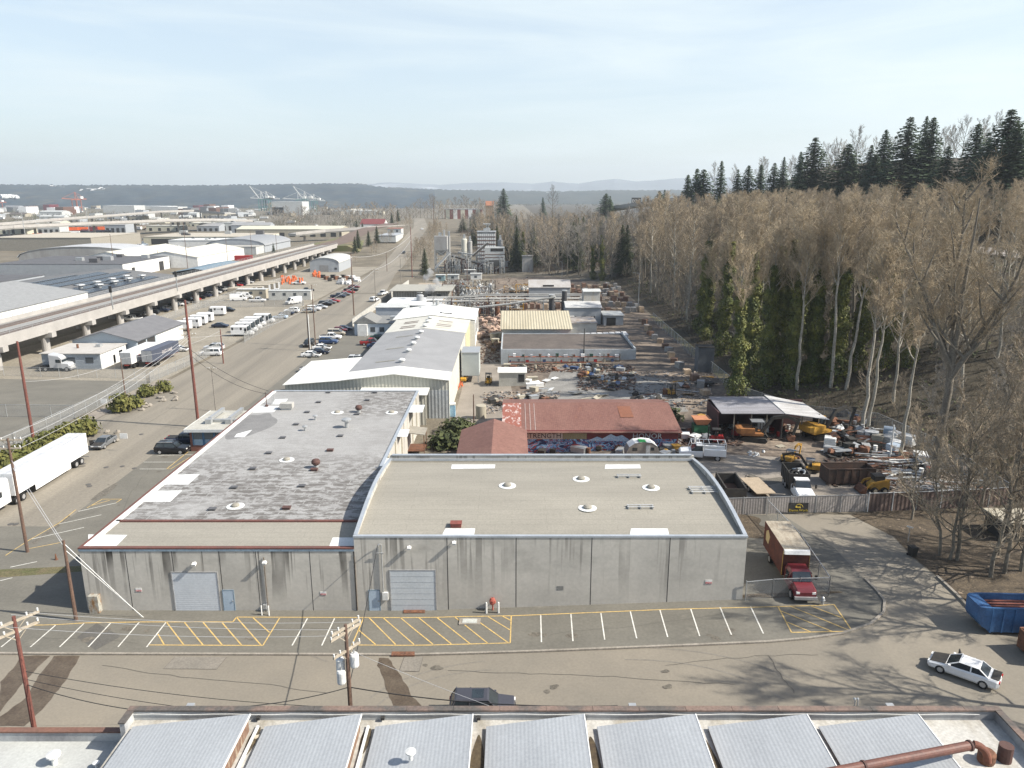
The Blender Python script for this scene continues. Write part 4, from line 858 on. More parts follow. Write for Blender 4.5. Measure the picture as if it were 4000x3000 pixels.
MB().loft([[(x, y, z) for y, z in ((-1.02, .7), (-1.02, zt-.35), (-.82, zt), (.82, zt), (1.02, zt-.35), (1.02, .7))] for x, zt in ((-.2, 2.35), (.9, 2.35), (1.25, 2.2))]).build('cab', pm, bt)
MB().loft([[(x, y, z) for y, z in ((-w, .6), (-w, zt-.2), (-w*.8, zt), (w*.8, zt), (w, zt-.2), (w, .6))] for x, w, zt in ((1.25, 1.02, 1.55), (2.7, .98, 1.42), (2.95, .9, 1.1))]).build('bonnet', pm, bt)
MB().loft([[(1.75, -.88, 1.56), (1.75, .88, 1.56)], [(1.22, -.78, 2.25), (1.22, .78, 2.25)]], cap=False, closed=False).build('windscreen', m_glass, bt, loc=(.03, 0, .03))
b = MB(); b.loft([[(1.25, -.9, 1.5), (1.25, .9, 1.5), (1.25, .8, 2.2), (1.25, -.8, 2.2)], [(1.74, -.9, 1.5), (1.74, .9, 1.5), (1.26, .78, 2.2), (1.26, -.78, 2.2)]]); b.build('windscreen_surround', pm, bt)
for s in (-1, 1): MB().cb((.6, s*1.03, 1.8), (.8, .03, .5)).build('window', m_glass, bt); MB().cb((1.3, s*1.35, 1.75), (.12, .2, .45)).build('mirror', m_chas, bt); MB().cb((2.88, s*.7, 1.05), (.15, .3, .2)).build('headlight', m_lamp, bt)
MB().box(2.9, 3.1, -1.0, 1.0, .45, .72).build('bumper', m_rim, bt); MB().box(-6.5, 2.8, -.45, .45, .55, .95).build('chassis', m_chas, bt); wheels(bt, (2.1, -4.7), 1.1, .46, .34)
# ---- white utility truck with rack
ut = thing('utility_truck', 'white utility truck with tool boxes and pipe rack behind the tall warehouse', 'truck', (26.6, 98.2, lin(RAMP, 26.6)+.02), R(170)); pw = P_('white')
MB().loft([cring(x, 1.0, a, b_) for x, a, b_ in ((3.2, .6, 1.0), (3.0, .45, 1.2), (1.6, .45, 1.35), (.0, .45, 1.4))]).build('body', pw, ut)
MB().loft([[(1.6, -.92, 1.32), (1.6, .92, 1.32), (.0, .92, 1.32), (.0, -.92, 1.32)], [(.9, -.78, 2.05), (.9, .78, 2.05), (.1, .78, 2.05), (.1, -.78, 2.05)]]).build('windows', m_glass, ut); MB().box(.08, .95, -.8, .8, 2.05, 2.13).build('roof', pw, ut)
b = MB(); b.box(-3.1, -.1, -1.1, -.6, .75, 1.65); b.box(-3.1, -.1, .6, 1.1, .75, 1.65); b.box(-3.1, -.1, -.6, .6, .75, .9); b.build('service_body', pw, ut)
b = MB()
for y in (-1.0, 1.0):
    b.bar((1.6, y, 2.45), (-3.1, y, 2.55), .08); b.bar((-3.05, y, 1.6), (-3.05, y, 2.55), .08); b.bar((-.15, y, 1.6), (-.15, y, 2.5), .08); b.bar((1.9, y, 1.4), (1.6, y, 2.45), .07)
for x in (1.6, .5, -.8, -2, -3.05): b.bar((x, -1, 2.5), (x, 1, 2.5), .07)
b.build('pipe_rack', pw, ut); wheels(ut, (2.3, -2.0), 1.03, .42, .28)
MB().cb((-1.2, 0, 1.1), (1.0, .8, .35)).build('load', mat('buff_boxes', (.45, .40, .33)), ut)
# ---- dump truck
dt = thing('dump_truck', 'white cab dump truck carrying pipes and tyres behind the banner fence', 'truck', (35.0, 84.3, lin(RAMP, 35)+.02), R(-96))
MB().loft([cring(x, 1.05, a, b_) for x, a, b_ in ((3.0, .6, 1.1), (2.8, .45, 1.4), (1.3, .45, 1.6), (-.2, .45, 1.6))]).build('body', pw, dt)
MB().loft([[(1.3, -.95, 1.55), (1.3, .95, 1.55), (-.2, .95, 1.55), (-.2, -.95, 1.55)], [(.75, -.8, 2.3), (.75, .8, 2.3), (-.15, .8, 2.3), (-.15, -.8, 2.3)]]).build('windows', m_glass, dt); MB().box(-.2, .8, -.83, .83, 2.3, 2.42).build('roof', pw, dt)
b = MB(); b.box(-4.6, -.5, -1.2, -1.1, 1.0, 2.7); b.box(-4.6, -.5, 1.1, 1.2, 1.0, 2.7); b.box(-.6, -.5, -1.1, 1.1, 1.0, 2.7); b.box(-4.6, -4.5, -1.1, 1.1, 1.0, 2.7); b.box(-4.5, -.6, -1.1, 1.1, 1.0, 1.2)
for x in (-4.2, -3.4, -2.6, -1.8, -1.0): b.box(x-.05, x+.05, -1.26, -1.2, 1.0, 2.7); b.box(x-.05, x+.05, 1.2, 1.26, 1.0, 2.7)
b.build('tipper_body', m_chas, dt); wheels(dt, (2.1, -2.6, -3.6), 1.1, .48, .34); MB().box(-4.4, 2.8, -.4, .4, .6, .98).build('chassis', m_chas, dt)
for s in (-1, 1): MB().cb((1.5, s*1.35, 1.9), (.1, .22, .45)).build('mirror', m_chas, dt)
for i, (x, y, c) in enumerate([(-1.3, -.3, 'grey_tyre'), (-1.9, .45, 'white_tyre'), (-2.6, -.3, 'grey_tyre'), (-3.2, .3, 'white_tyre')]):
    q = dt.matrix_world if False else Matrix.Translation(dt.location) @ Matrix.Rotation(R(-96), 4, 'Z'); c0 = q @ Vector((x, y, 2.35)); b = MB()
    b.tube([(.5*math.cos(a*.55), .5*math.sin(a*.55), .22*math.sin(a*.55+i)) for a in range(13)], .13, 6)
    tag(b.build('tyre', m_tyre if i % 2 == 0 else m_galv, loc=c0), ['black tyre on the front of the dump truck load', 'grey pipe coil on the front of the dump truck load', 'black tyre towards the rear of the dump truck load', 'grey pipe coil towards the rear of the dump truck load'][i], 'tyre' if i % 2 == 0 else 'pipe coil')
# ---- roll-off containers
def rolloff(name, label, loc, rz, L_, colm, H_=1.9, ribs=True, curved=False, inner=None, tarp=False):
    r = thing(name, label, 'skip', loc, rz); W_ = 1.2
    b = MB(); b.box(-L_/2, L_/2, -W_, -W_+.08, .25, H_+.25); b.box(-L_/2, L_/2, W_-.08, W_, .25, H_+.25); b.box(-L_/2, -L_/2+.08, -W_+.08, W_-.08, .25, H_+.25); b.box(L_/2-.08, L_/2, -W_+.08, W_-.08, .25, H_+.25); b.build('body', colm, r)
    MB().box(-L_/2+.08, L_/2-.08, -W_+.08, W_-.08, .25, .45).build('floor', inner or m_rust, r)
    if ribs:
        b = MB(); n = int(L_/.9)
        for i in range(n+1): x = -L_/2+.05+i*(L_-.1)/n; b.box(x-.05, x+.05, -W_-.09, -W_, .25, H_+.2); b.box(x-.05, x+.05, W_, W_+.09, .25, H_+.2)
        b.build('ribs', colm, r)
    b = MB(); b.box(-L_/2-.05, L_/2+.05, -W_-.06, -W_+.1, H_+.25, H_+.36); b.box(-L_/2-.05, L_/2+.05, W_-.1, W_+.06, H_+.25, H_+.36); b.build('top_rail', colm, r)
    b = MB()
    for x in (-L_/2+.5, L_/2-.5):
        for y in (-.8, .8): b.tube([(x, y-.1, .14), (x, y+.1, .14)], .14, 10)
    b.build('rollers', m_chas, r); return r
m_bluec = mat('blue_container_paint', (.045, .125, .27), (.035, .085, .19), s=.8, fine=.1, r=.5); p = G(3850, 2478)
bc = rolloff('compactor_container', 'blue roll off container with a rounded end cap on the right edge of the cul-de-sac', (p.x+3.5, p.y+1.0, p.z+.02), R(-2), 6.6, m_bluec, 2.15)
MB().loft([[(-3.3, y, z) for y, z in ((-1.25, .4), (-1.25, 2.5), (1.25, 2.5), (1.25, .4))], [(-3.9, y, z) for y, z in ((-1.15, .7), (-1.2, 2.5), (1.2, 2.5), (1.15, .7))], [(-4.2, y, z) for y, z in ((-.9, 1.2), (-1.0, 2.45), (1.0, 2.45), (.9, 1.2))]]).build('end_cap', m_bluec, bc)
b = MB()
for i in range(5): b.box(-3.1, 3.1, -.95+i*.45, -.75+i*.45, 1.9, 1.98)
b.build('roof_slats', mat('rusty_slats', (.20, .07, .05)), bc)
p = G(3978, 2590); rolloff('scrap_skip', 'rusty brown skip cut off by the right edge behind the white sedan', (p.x+3.4, p.y+.8, p.z+.02), R(4), 4.5, m_rust, 1.6)
p = G(3318, 1893); o = rolloff('scrap_skip', 'long dark brown skip full of scrap before the scaffold tubes', (p.x, p.y+.9, p.z), R(2), 6.0, mat('dark_brown_skip', (.05, .036, .03), (.085, .05, .035), s=1), 1.9)
p = G(2862, 1945); rolloff('scrap_skip', 'open empty black skip beside the plywood topped trailer', (p.x, p.y+1.2, p.z), R(88), 5.2, m_chas, 1.5, inner=mat('rust_floor', (.13, .07, .045)))
# ---- excavators
m_cat = mat('digger_yellow', (.44, .25, .045), (.33, .18, .035), s=1.2, fine=.1, r=.5); m_org = mat('digger_orange', (.28, .12, .035), (.19, .08, .03), s=1.2, fine=.12)
m_arm = mat('digger_black', (.02, .02, .02), (.04, .036, .03), s=2, r=.6)
def excavator(loc, rz, label, m, s=1.0, slew=0, armm=None, cab=True, reach=1.0):
    r = thing('excavator' if s > .75 else 'mini_excavator', label, 'excavator', loc, rz)
    for sd in (-1, 1):
        b = MB(); y = sd*1.1*s; b.prism([(-1.9*s, .35*s), (-1.6*s, 0), (1.6*s, 0), (1.9*s, .35*s), (1.6*s, .75*s), (-1.6*s, .75*s)], 'y', y-.3*s, y+.3*s); b.build('track', m_arm, r)
    MB().cyl((0, 0, .4*s), .6*s, .6*s, 14).build('slew_ring', m_arm, r)
    u = Matrix.Rotation(slew, 4, 'Z'); T = lambda b: xf(b, u)
    b = MB(); b.box(-2.3*s, 1.0*s, -1.25*s, 1.25*s, 1.0*s, 1.35*s); b.box(-2.4*s, -.3*s, -1.3*s, 1.3*s, 1.35*s, 2.1*s); T(b).build('body', m, r)
    b = MB(); b.loft([[(-2.4*s, y*s, z*s) for y, z in ((-1.3, 1.3), (1.3, 1.3), (1.3, 2.15), (-1.3, 2.15))], [(-2.85*s, y*s, z*s) for y, z in ((-1.0, 1.35), (1.0, 1.35), (1.0, 2.0), (-1.0, 2.0))]]); T(b).build('counterweight', m, r)
    if cab:
        b = MB(); b.box(-.2*s, 1.1*s, .25*s, 1.2*s, 1.36*s, 2.75*s); c = T(b).build('cab', m_glass, r); T(MB().box(-.3*s, 1.2*s, .18*s, 1.27*s, 2.75*s, 2.85*s)).build('cab_roof', m if s > .75 else m_arm, c)
    else:
        b = MB()
        for x in (-.6, .9):
            for y in (-.8, .8): b.bar((x*s, y*s, 1.35*s), (x*s, y*s, 3.0*s), .09*s)
        T(b).build('canopy_posts', m_arm, r); T(MB().box(-.8*s, 1.1*s, -.95*s, .95*s, 3.0*s, 3.1*s)).build('canopy', mat('canopy_grey', (.16, .17, .18)), r)
        T(MB().box(-.4*s, .3*s, -.3*s, .3*s, 1.36*s, 2.0*s)).build('seat', m_arm, r)
    am = armm or m_arm; k = reach; b = MB()
    pb = [Vector(q)*s for q in ((.9, -.25, 1.4), (2.4*k, -.25, 3.6), (4.4*k, -.25, 3.9), (6.0*k, -.25, 3.1))]
    for a_, c_, w_ in ((0, 1, .5), (1, 2, .5), (2, 3, .4)): b.bar(pb[a_], pb[c_], .32*s, w_*s)
    bo = T(b).build('boom', am, r); b = MB(); tip = Vector((5.4*k, -.25, .9))*s
    b.bar(pb[3]+Vector((.2*s, 0, .5*s)), tip, .26*s, .36*s); b.bar(pb[2], pb[3]+Vector((.2*s, 0, .5*s)), .14*s, .14*s); T(b).build('stick', am, r)
    b = MB(); b.prism([(tip.x-.2*s, tip.z+.1*s), (tip.x+.4*s, tip.z), (tip.x+.2*s, tip.z-.8*s), (tip.x-.6*s, tip.z-.75*s), (tip.x-.8*s, tip.z-.3*s)], 'y', tip.y-.45*s, tip.y+.45*s); T(b).build('bucket', m_rust, r)
    return r
p = G(2940, 1712); excavator((p.x, p.y-.8, p.z), R(-20), 'orange excavator with black boom working out of the open shed', m_org, 1.0, R(15), cab=False)
p = G(3195, 1706); excavator((p.x, p.y-.3, p.z), R(20), 'large yellow excavator with its rear towards the yard beside the shed', m_cat, 1.1, R(5), m_arm)
p = G(3090, 1812); excavator((p.x, p.y+.5, p.z), R(20), 'yellow mini excavator with blue canopy, the rear one of the pair', m_cat, .58, R(25), m_cat, cab=False, reach=.8)
p = G(3170, 1848); excavator((p.x, p.y+.5, p.z), R(18), 'yellow mini excavator with open canopy and black arm, the front one of the pair', m_cat, .58, R(140), m_arm, cab=False, reach=1.0)
# ---- skid steer
p = G(3432, 1930); sk = thing('skid_steer', 'yellow skid steer loader parked inside the timber gate fence', 'loader', (p.x, p.y+.8, p.z), R(182))
b = MB(); b.prism([(-1.3, .45), (.9, .45), (1.0, .9), (.4, 1.5), (-1.1, 1.7), (-1.4, 1.2)], 'y', -.62, .62); b.build('body', m_cat, sk)
MB().box(-.7, .5, -.55, .55, 1.55, 2.15).build('cage', m_arm, sk); MB().box(-.8, .6, -.62, .62, 2.15, 2.25).build('cab_roof', m_arm, sk)
for s in (-1, 1): MB().bar((-1.2, s*.75, 1.75), (1.2, s*.75, 1.35), .16, .22).bar((1.2, s*.75, 1.35), (1.7, s*.75, .5), .16, .2).build('lift_arm', m_cat, sk)
MB().prism([(1.6, .1), (2.3, .1), (2.35, .3), (1.8, .9), (1.6, .9)], 'y', -.9, .9).build('bucket', m_rust, sk)
for x in (-.65, .55):
    for s in (-1, 1): o = MB().tube([(x, s*.65, .42), (x, s*.95, .42)], .42, 14).build('wheel', m_tyre, sk); MB().tube([(x, s*.9, .42), (x, s*.97, .42)], .24, 12).build('rim', mat('dusty_rim', (.38, .34, .26)), o)
# ---- forklifts
def forklift(loc, rz, label, m):
    r = thing('forklift', label, 'forklift', loc, rz)
    MB().prism([(-1.2, .35), (.8, .35), (.8, .9), (.1, .9), (-.2, 1.15), (-1.2, 1.15), (-1.35, .8)], 'y', -.55, .55).build('body', m, r)
    b = MB()
    for x, x2 in ((-.9, -.8), (.65, .35)):
        for y in (-.48, .48): b.bar((x, y, 1.0), (x2, y, 2.1), .07)
    b.box(-.85, .4, -.53, .53, 2.1, 2.17); b.build('overhead_guard', m_arm, r); MB().box(-.5, 0, -.25, .25, 1.15, 1.6).build('seat', m_arm, r)
    b = MB()
    for y in (-.35, .35): b.bar((.95, y, .1), (.9, y, 2.6), .12)
    b.bar((.93, -.4, 1.2), (.93, .4, 1.2), .1); b.bar((.92, -.4, 2.5), (.92, .4, 2.5), .1); b.build('mast', m_arm, r)
    for y in (-.3, .3): MB().bar((1.0, y, .1), (2.1, y, .1), .12, .05).build('fork', m_galv, r)
    wheels(r, (.5, -.85), .56, .3, .2, True)
forklift(G(1908, 1500), R(-100), 'black masted forklift beside the white lean shed', MATS['paint_yellow'] if 'paint_yellow' in MATS else P_('yellow'))
forklift(G(1815, 1490), R(80), 'cream and yellow forklift against the east wall of the white metal building', P_('yellow'))
forklift(G(2622, 1546), R(-80), 'yellow forklift on the leaf strewn yard beyond the rusty roof', m_cat); forklift(G(2790, 1729), R(170), 'red forklift with black guard beside the mural building', P_('red'))
# ---- teardrop caravan, trailers
p = G(2508, 1792); cv = thing('caravan', 'small rounded grey caravan with white roof before the mural', 'caravan', (p.x, p.y+.6, p.z), R(3))
prof = [(-2.3, .5), (-2.35, 1.1), (-2.0, 1.9), (-1.2, 2.45), (0, 2.6), (1.2, 2.45), (2.0, 1.9), (2.35, 1.1), (2.3, .5)]
MB().prism(prof, 'y', -1.0, 1.0).build('body', mat('tan_caravan', (.25, .22, .19), (.2, .175, .15), s=2), cv)
MB().loft([[(x, y, z+.02) for y in (-1.05, 1.05)] for x, z in prof[2:-2]], cap=False, closed=False).build('roof', m_wpaint, cv)
for x, w_ in ((-1.2, .7), (1.3, .5)): MB().box(x-w_/2, x+w_/2, -1.03, -1.0, 1.35, 1.8).build('window', m_glass, cv)
MB().box(.35, .95, -1.03, -1.0, .6, 2.1).build('door', mat('white_door', (.5, .5, .48)), cv); MB().cb((-.1, -.4, 2.62), (1.0, 1.2, .06), ry=.1).build('green_tarp', mat('green_tarpaulin', (.02, .25, .06)), cv); wheels(cv, (0,), 1.0, .33, .2)
p = G(2965, 1925); ft = thing('flatbed_trailer', 'low trailer decked with pale plywood beside the black skip', 'trailer', (p.x, p.y+.8, p.z), R(95)); MB().box(-2.6, 2.6, -1.2, 1.2, .6, .7).build('deck', mat('tan_plywood', (.36, .29, .21), (.30, .24, .17), s=1.2), ft); wheels(ft, (-.5, .4), 1.35, .36, .2); MB().bar((2.6, -.6, .55), (3.7, 0, .5), .1).bar((2.6, .6, .55), (3.7, 0, .5), .1).build('drawbar', m_chas, ft)
p = G(2758, 1508); ft = thing('utility_trailer', 'small black utility trailer near the grey tower box by the wood', 'trailer', (p.x, p.y, p.z), R(10)); MB().box(-1.3, 1.3, -.8, .8, .45, .8).build('bed', m_chas, ft); wheels(ft, (0,), .95, .32, .18); MB().bar((1.3, 0, .45), (2.3, 0, .4), .1).build('drawbar', m_chas, ft)
p = G(1812, 1775)
# ------------------------------------------------------------------ trees
m_bark = mat('pale_bark', (.37, .35, .30), (.22, .205, .17), s=1.6, st=(1, 1, .35), fine=.2, r=.95)
m_barkd = mat('dark_bark', (.20, .18, .145), (.12, .105, .085), s=1.6, st=(1, 1, .35), fine=.2, r=.95)
m_twig = mat('tan_twigs', (.41, .335, .23), (.30, .245, .17), s=.25, fine=.15, fs=1.5, r=.95)
m_twigr = mat('reddish_twigs', (.345, .285, .205), (.25, .205, .15), s=.25, fine=.15, fs=1.5, r=.95)
m_twigg = mat('grey_twigs', (.27, .25, .22), (.20, .185, .165), s=.25, fine=.15, fs=1.5, r=.95)
m_ivy = mat('ivy_leaves', (.06, .078, .016), (.155, .155, .032), s=.35, fine=.25, fs=1.2, ramp=(.42, .6), r=.7)
m_needle = mat('conifer_needles', (.042, .07, .034), (.066, .098, .045), s=.3, fine=.25, fs=1.2, r=.85)
m_needleb = mat('olive_needles', (.04, .055, .022), (.06, .07, .03), s=.3, fine=.25, fs=1.2, r=.85)
m_brush = mat('evergreen_brush', (.035, .05, .015), (.075, .08, .025), s=.4, fine=.25, fs=1, r=.8)
def rot_about(d, ax, a): return Matrix.Rotation(a, 3, ax) @ d
def limb(b, p, d, L_, r, q, n=4, up=.25, k=5, wob=.16):
    pts = [p.copy()]; dd = d.normalized()
    for i in range(n):
        dd = (dd+Vector((q.uniform(-wob, wob), q.uniform(-wob, wob), up*.5+q.uniform(-wob, wob)*.6))).normalized()
        pts.append(pts[-1]+dd*L_/n)
    b.tube(pts, [r*(1-.8*i/n) for i in range(n+1)], k, False); return pts
def bare_data(seed, H_, spread=.28, clear=.35, nl=16, nb=7, nt=8, ns=2, up=.45, lean=.03, tr=.012, fork=None, tw=.022):
    q = random.Random(seed); tb, cb_ = MB(), MB(); tr = tr*H_
    n = 9; tp = [Vector((0, 0, -.8))]
    lx, ly = q.uniform(-lean, lean), q.uniform(-lean, lean)
    for i in range(1, n+1): z = H_*.86*i/n; tp.append(Vector((lx*z+q.uniform(-.2, .2), ly*z+q.uniform(-.2, .2), z)))
    tb.tube(tp, [tr*(1-.88*i/n) for i in range(n+1)], 7, False)
    if fork:
        p0 = tp[int(n*fork)]; LD = [limb(tb, p0-Vector((0, 0, i*1.2)), Vector((math.cos(1+i*2.2)*.5, math.sin(1+i*2.2)*.5, 1.0)), H_*(.52-.04*i), tr*.62, q, 9, .14, 6, .12) for i in range(4)]; turn = [0]
    def trunkp(f):
        if fork:
            turn[0] += 1; ld = LD[turn[0] % 4]; x = min(8.9, max(1.5, (f-clear)/(1-clear)*9)); return ld[int(x)].lerp(ld[int(x)+1], x-int(x))
        x = f*n; i = min(n-1, int(x)); return tp[i].lerp(tp[i+1], x-i)
    az = q.uniform(0, 6)
    for i in range(nl):
        f = clear+(1-clear)*(i+.5)/nl; az += 2.4+q.uniform(-.5, .5); p = trunkp(min(.99, f))
        el = up+.45*f+q.uniform(-.15, .15); d = Vector((math.cos(az)*math.cos(el), math.sin(az)*math.cos(el), math.sin(el)))
        Ll = H_*spread*(1.25-f*.75)*q.uniform(.75, 1.15)
        lp = limb(tb, p, d, Ll, tr*.42*(1.15-f*.6), q, 4, .28, 4)
        for j in range(nb):
            t = .25+.75*(j+q.random())/nb; k = min(3, int(t*4)); bp = lp[k].lerp(lp[k+1], t*4-k)
            ld = (lp[k+1]-lp[k]).normalized(); sd = rot_about(ld, ld.orthogonal().normalized(), q.uniform(.4, .9)); sd = rot_about(sd, ld, q.uniform(0, 6.28))
            Lb = Ll*q.uniform(.25, .5)*(1.15-.5*t); bpts = limb(cb_, bp, sd, Lb, tw*2.0, q, 3, .3, 3, .2)
            for m in range(nt):
                t2 = .15+.85*(m+q.random())/nt; k2 = min(2, int(t2*3)); c = bpts[k2].lerp(bpts[k2+1], t2*3-k2)
                td = Vector((q.uniform(-1, 1), q.uniform(-1, 1), q.uniform(-.35, 1)))+(bpts[k2+1]-bpts[k2]).normalized()*.9; td.normalize()
                Lt = q.uniform(.5, 1.25)*H_*.045; e = c+td*Lt; cb_.spike(c, e, tw)
                for _ in range(ns):
                    s = c.lerp(e, q.uniform(.2, .8)); cb_.spike(s, s+Vector((q.uniform(-1, 1), q.uniform(-1, 1), q.uniform(-.2, 1))).normalized()*Lt*.6, tw*.75)
    return tb.data('trunk', None, True, False), cb_.data('crown', None, False, False), tp
def ivy_data(seed, H_, tp=None, z1=.62, r0=.55, n=1500, ls=.3):
    q = random.Random(seed); b = MB(); tl = H_*.86
    for _ in range(n):
        f = q.random()**.9*z1; z = f*H_; i = min(8, int(z/tl*9)) if tp else 0
        base = tp[i].lerp(tp[i+1], min(1, z/tl*9-i)) if tp else Vector((0, 0, z))
        rr = r0*(1.25-.75*f/z1)*(1+.55*math.sin(z*1.3+seed)*math.sin(z*.43))*q.uniform(.55, 1.35)
        a = q.uniform(0, 6.28); c = base+Vector((rr*math.cos(a), rr*math.sin(a), 0)); leaf(b, c, ls*q.uniform(.6, 1.4), q, Vector((math.cos(a), math.sin(a), .5)))
    return b.data('ivy', m_ivy, False, False)
def leaf(b, c, s, q, nrm=None):
    nn = (nrm or Vector((0, 0, 1)))+Vector((q.uniform(-.8, .8), q.uniform(-.8, .8), q.uniform(-.8, .8)))
    nn.normalize(); u = nn.orthogonal().normalized(); u = rot_about(u, nn, q.uniform(0, 6.28)); w = nn.cross(u)
    b.quad(c-u*s*.6, c+w*s*.45, c+u*s*.6, c-w*s*.4)
def conifer_data(seed, H_, Rr, dens=1.0, z0=.08, p=.8, droop=.35):
    q = random.Random(seed); tb, b = MB(), MB(); tb.tube([(0, 0, -.8), (0, 0, H_*.5), (0, 0, H_)], [H_*.014, H_*.009, .02], 6, False)
    nw = int(H_/0.42)
    for i in range(nw):
        f = z0+(1-z0)*(i+q.random()*.5)/nw; z = f*H_; rad = Rr*((1-f)/(1-z0))**p*q.uniform(.75, 1.15)+.25; na = int((5+4*(1-f))*dens)+2; a0 = q.uniform(0, 6.28)
        for j in range(na):
            a = a0+6.28*j/na+q.uniform(-.3, .3); rr = rad*q.uniform(.65, 1.1); d = Vector((math.cos(a), math.sin(a), 0)); sd = Vector((-d.y, d.x, 0))
            m = max(3, int(rr/.42))
            for k in range(m):
                t = (k+.6)/m; c = d*rr*t+Vector((0, 0, z-droop*rr*t*t*.8+.08*rr+q.uniform(-.2, .2))); wd = (.24+.5*(1-t))*min(1.2, .35+rr*.3)
                u = d*(rr/m*.95); s2 = q.choice((-1, 1)); zj = Vector((0, 0, -.14*rr/m-q.uniform(.05, .25)))
                b.quad(c-u*.5, c+sd*wd*1.1+zj*1.2, c+u*.8+zj*.5, c-sd*wd*1.1+zj*1.2)
                if q.random() < .5: b.quad(c-u*.3, c+u*.6+Vector((0, 0, -.1)), c+u*.3+Vector((0, 0, -.45))+sd*s2*wd*.4)
    return tb.data('trunk', m_barkd, True, False), b.data('crown', m_needle, False, False)
def tree_obj(name, label, cat, x, y, sc, rz, group, tme, cme, tm, cm, ivy=None, z=None, tilt=0):
    t = thing(name, label, cat, (x, y, h(x, y) if z is None else z), rz, group); t.scale = (sc, sc, sc)
    if tilt: t.rotation_euler.y = tilt
    for nm, me, m in (('trunk', tme, tm), ('crown', cme, cm), ('ivy', ivy, None)):
        if me:
            o = link(nm, me, t)
            if m:
                if not len(me.materials): me.materials.append(m)
                elif me.materials[0] != m: o.material_slots[0].link = 'OBJECT'; o.material_slots[0].material = m
    return t
COTT = [bare_data(100+i, 30, .24, .36, 19, 8, 10, 2, .5, .035, .0105, tw=.024) for i in range(5)]
COTT += [bare_data(150+i, 30, .2, .58, 14, 8, 9, 2, .65, .035, .0105, tw=.024) for i in range(3)]
BUSH = [bare_data(200+i, 14, .36, .12, 15, 7, 8, 2, .5, .06, .011, tw=.02) for i in range(4)]
IVY = [ivy_data(300+i, 30, COTT[i][2], .66+.07*(i % 3), 1.15, 8500, .30) for i in range(8)]
FIR = [conifer_data(400+i, 24, (4.2, 3.4, 5.0)[i], 1.0, .06, .85) for i in range(3)]
rt = random.Random(11); placed = []
def free(x, y, d):
    for a, b in placed:
        if (a-x)**2+(b-y)**2 < d*d: return False
    placed.append((x, y)); return True
WOODG = 'bare cottonwoods of the hillside wood'; n = 0
IVYG = 'ivy covered cottonwoods along the foot of the wood'
def cott(x, y, sc, ivy, dark=False, tw=None):
    near = x-lin(TOE, y) < 14; k = 5+rt.randrange(3) if ivy or x-lin(TOE, y) < 20 and y < 165 else rt.randrange(5)
    if ivy: lab, g = 'tall bare tree wrapped in yellow green ivy at the foot of the wood', IVYG
    elif y > 330: lab, g = 'bare grey brown tree in the wood behind the concrete plant', 'bare trees behind the concrete plant'
    elif near: lab, g = 'tall pale trunked bare cottonwood along the foot of the hillside wood', 'pale cottonwoods along the foot of the wood'
    else: lab, g = 'bare brownish cottonwood deep in the hillside wood', WOODG
    return tree_obj('cottonwood_tree', lab, 'tree', x, y, sc, rt.uniform(0, 6.28), g, COTT[k][0], COTT[k][1], m_barkd if dark else m_bark, tw or rt.choice((m_twig, m_twig, m_twigr)), IVY[k] if ivy else None)
tries = 0
while n < 185 and tries < 14000:
    tries += 1; y = 118+(330-118)*rt.random()**1.25; d = 3+rt.random()**1.1*92; x = lin(TOE, y)+d
    if x > .72*y+6 or 75 < d < 88 or x < 43: continue
    if d < 22 and y < 128: continue
    if not free(x, y, 4.3 if d < 30 else 5.6): continue
    ivy = d < 30 and y < 215 and rt.random() < (.8 if y < 165 else .55)
    hz = min(34, max(17, (31 if d < 20 else 28 if d < 45 else 24)*rt.uniform(.78, 1.14)))
    top = 38.5-.004*y+(d/90)*3
    hz = min(hz, max(13, top-h(x, y)+rt.uniform(-1.5, 1.5)))
    cott(x, y, hz/30, ivy, rt.random() < .3); n += 1
# near hero trees on the right
for u, v, Y, H_, ivy, lab in [(3650, 1868, None, 41, 0, 'huge forked bare cottonwood with the thickest trunk at the right of the scrap yard'), (3238, 1568, None, 33, 0, 'tall bare cottonwood with a bare pale trunk right behind the open shed'), (3298, 1580, None, 30, 0, 'leaning bare cottonwood behind the blue barrels of the scrap yard'),
        (3368, 1690, None, 31, 0, 'twin stemmed bare cottonwood, left stem, beside the tall white pole'), (3388, 1690, None, 30, 0, 'twin stemmed bare cottonwood, right stem, beside the tall white pole'), (3512, 1790, None, 27, 0, 'bare tree rising out of the white water cages in the scrap yard'),
        (3050, 1520, None, 33, 1, 'ivy columned tree left of the pale trunk behind the shed'), (3330, 1545, None, 31, 1, 'ivy columned tree behind the blue barrels'), (3430, 1560, None, 29, 1, 'ivy columned tree right of the twin stemmed cottonwood'), (2930, 1500, None, 31, 1, 'ivy columned tree a little behind the yard corner'), (2878, 1560, None, 30, 1, 'ivy columned tree at the corner where the yard fence meets the wood'), (2985, 1530, None, 31, 1, 'broad ivy covered tree directly behind the grey shed roof'), (3085, 1545, None, 32, 1, 'ivy covered tree behind the white end of the shed roof'), (3170, 1545, None, 31, 1, 'dark ivy covered tree next to the pale trunk behind the shed')]:
    p = G(u, v); k = 5+rt.randrange(3); placed.append((p.x, p.y))
    if H_ == 41:
        big = bare_data(77, 41, .2, .4, 42, 8, 9, 2, .6, .02, .0155, fork=.5, tw=.028)
        tree_obj('cottonwood_tree', lab, 'tree', p.x, p.y, 1, 0, None, big[0], big[1], m_barkd, m_twig)
    else: tree_obj('cottonwood_tree' if not ivy else 'ivy_tree', lab, 'tree', p.x, p.y, H_/30, rt.uniform(0, 6), None, COTT[k][0], COTT[k][1], m_bark, m_twig, IVY[k] if ivy else None, tilt=.12 if 'leaning' in lab else 0)
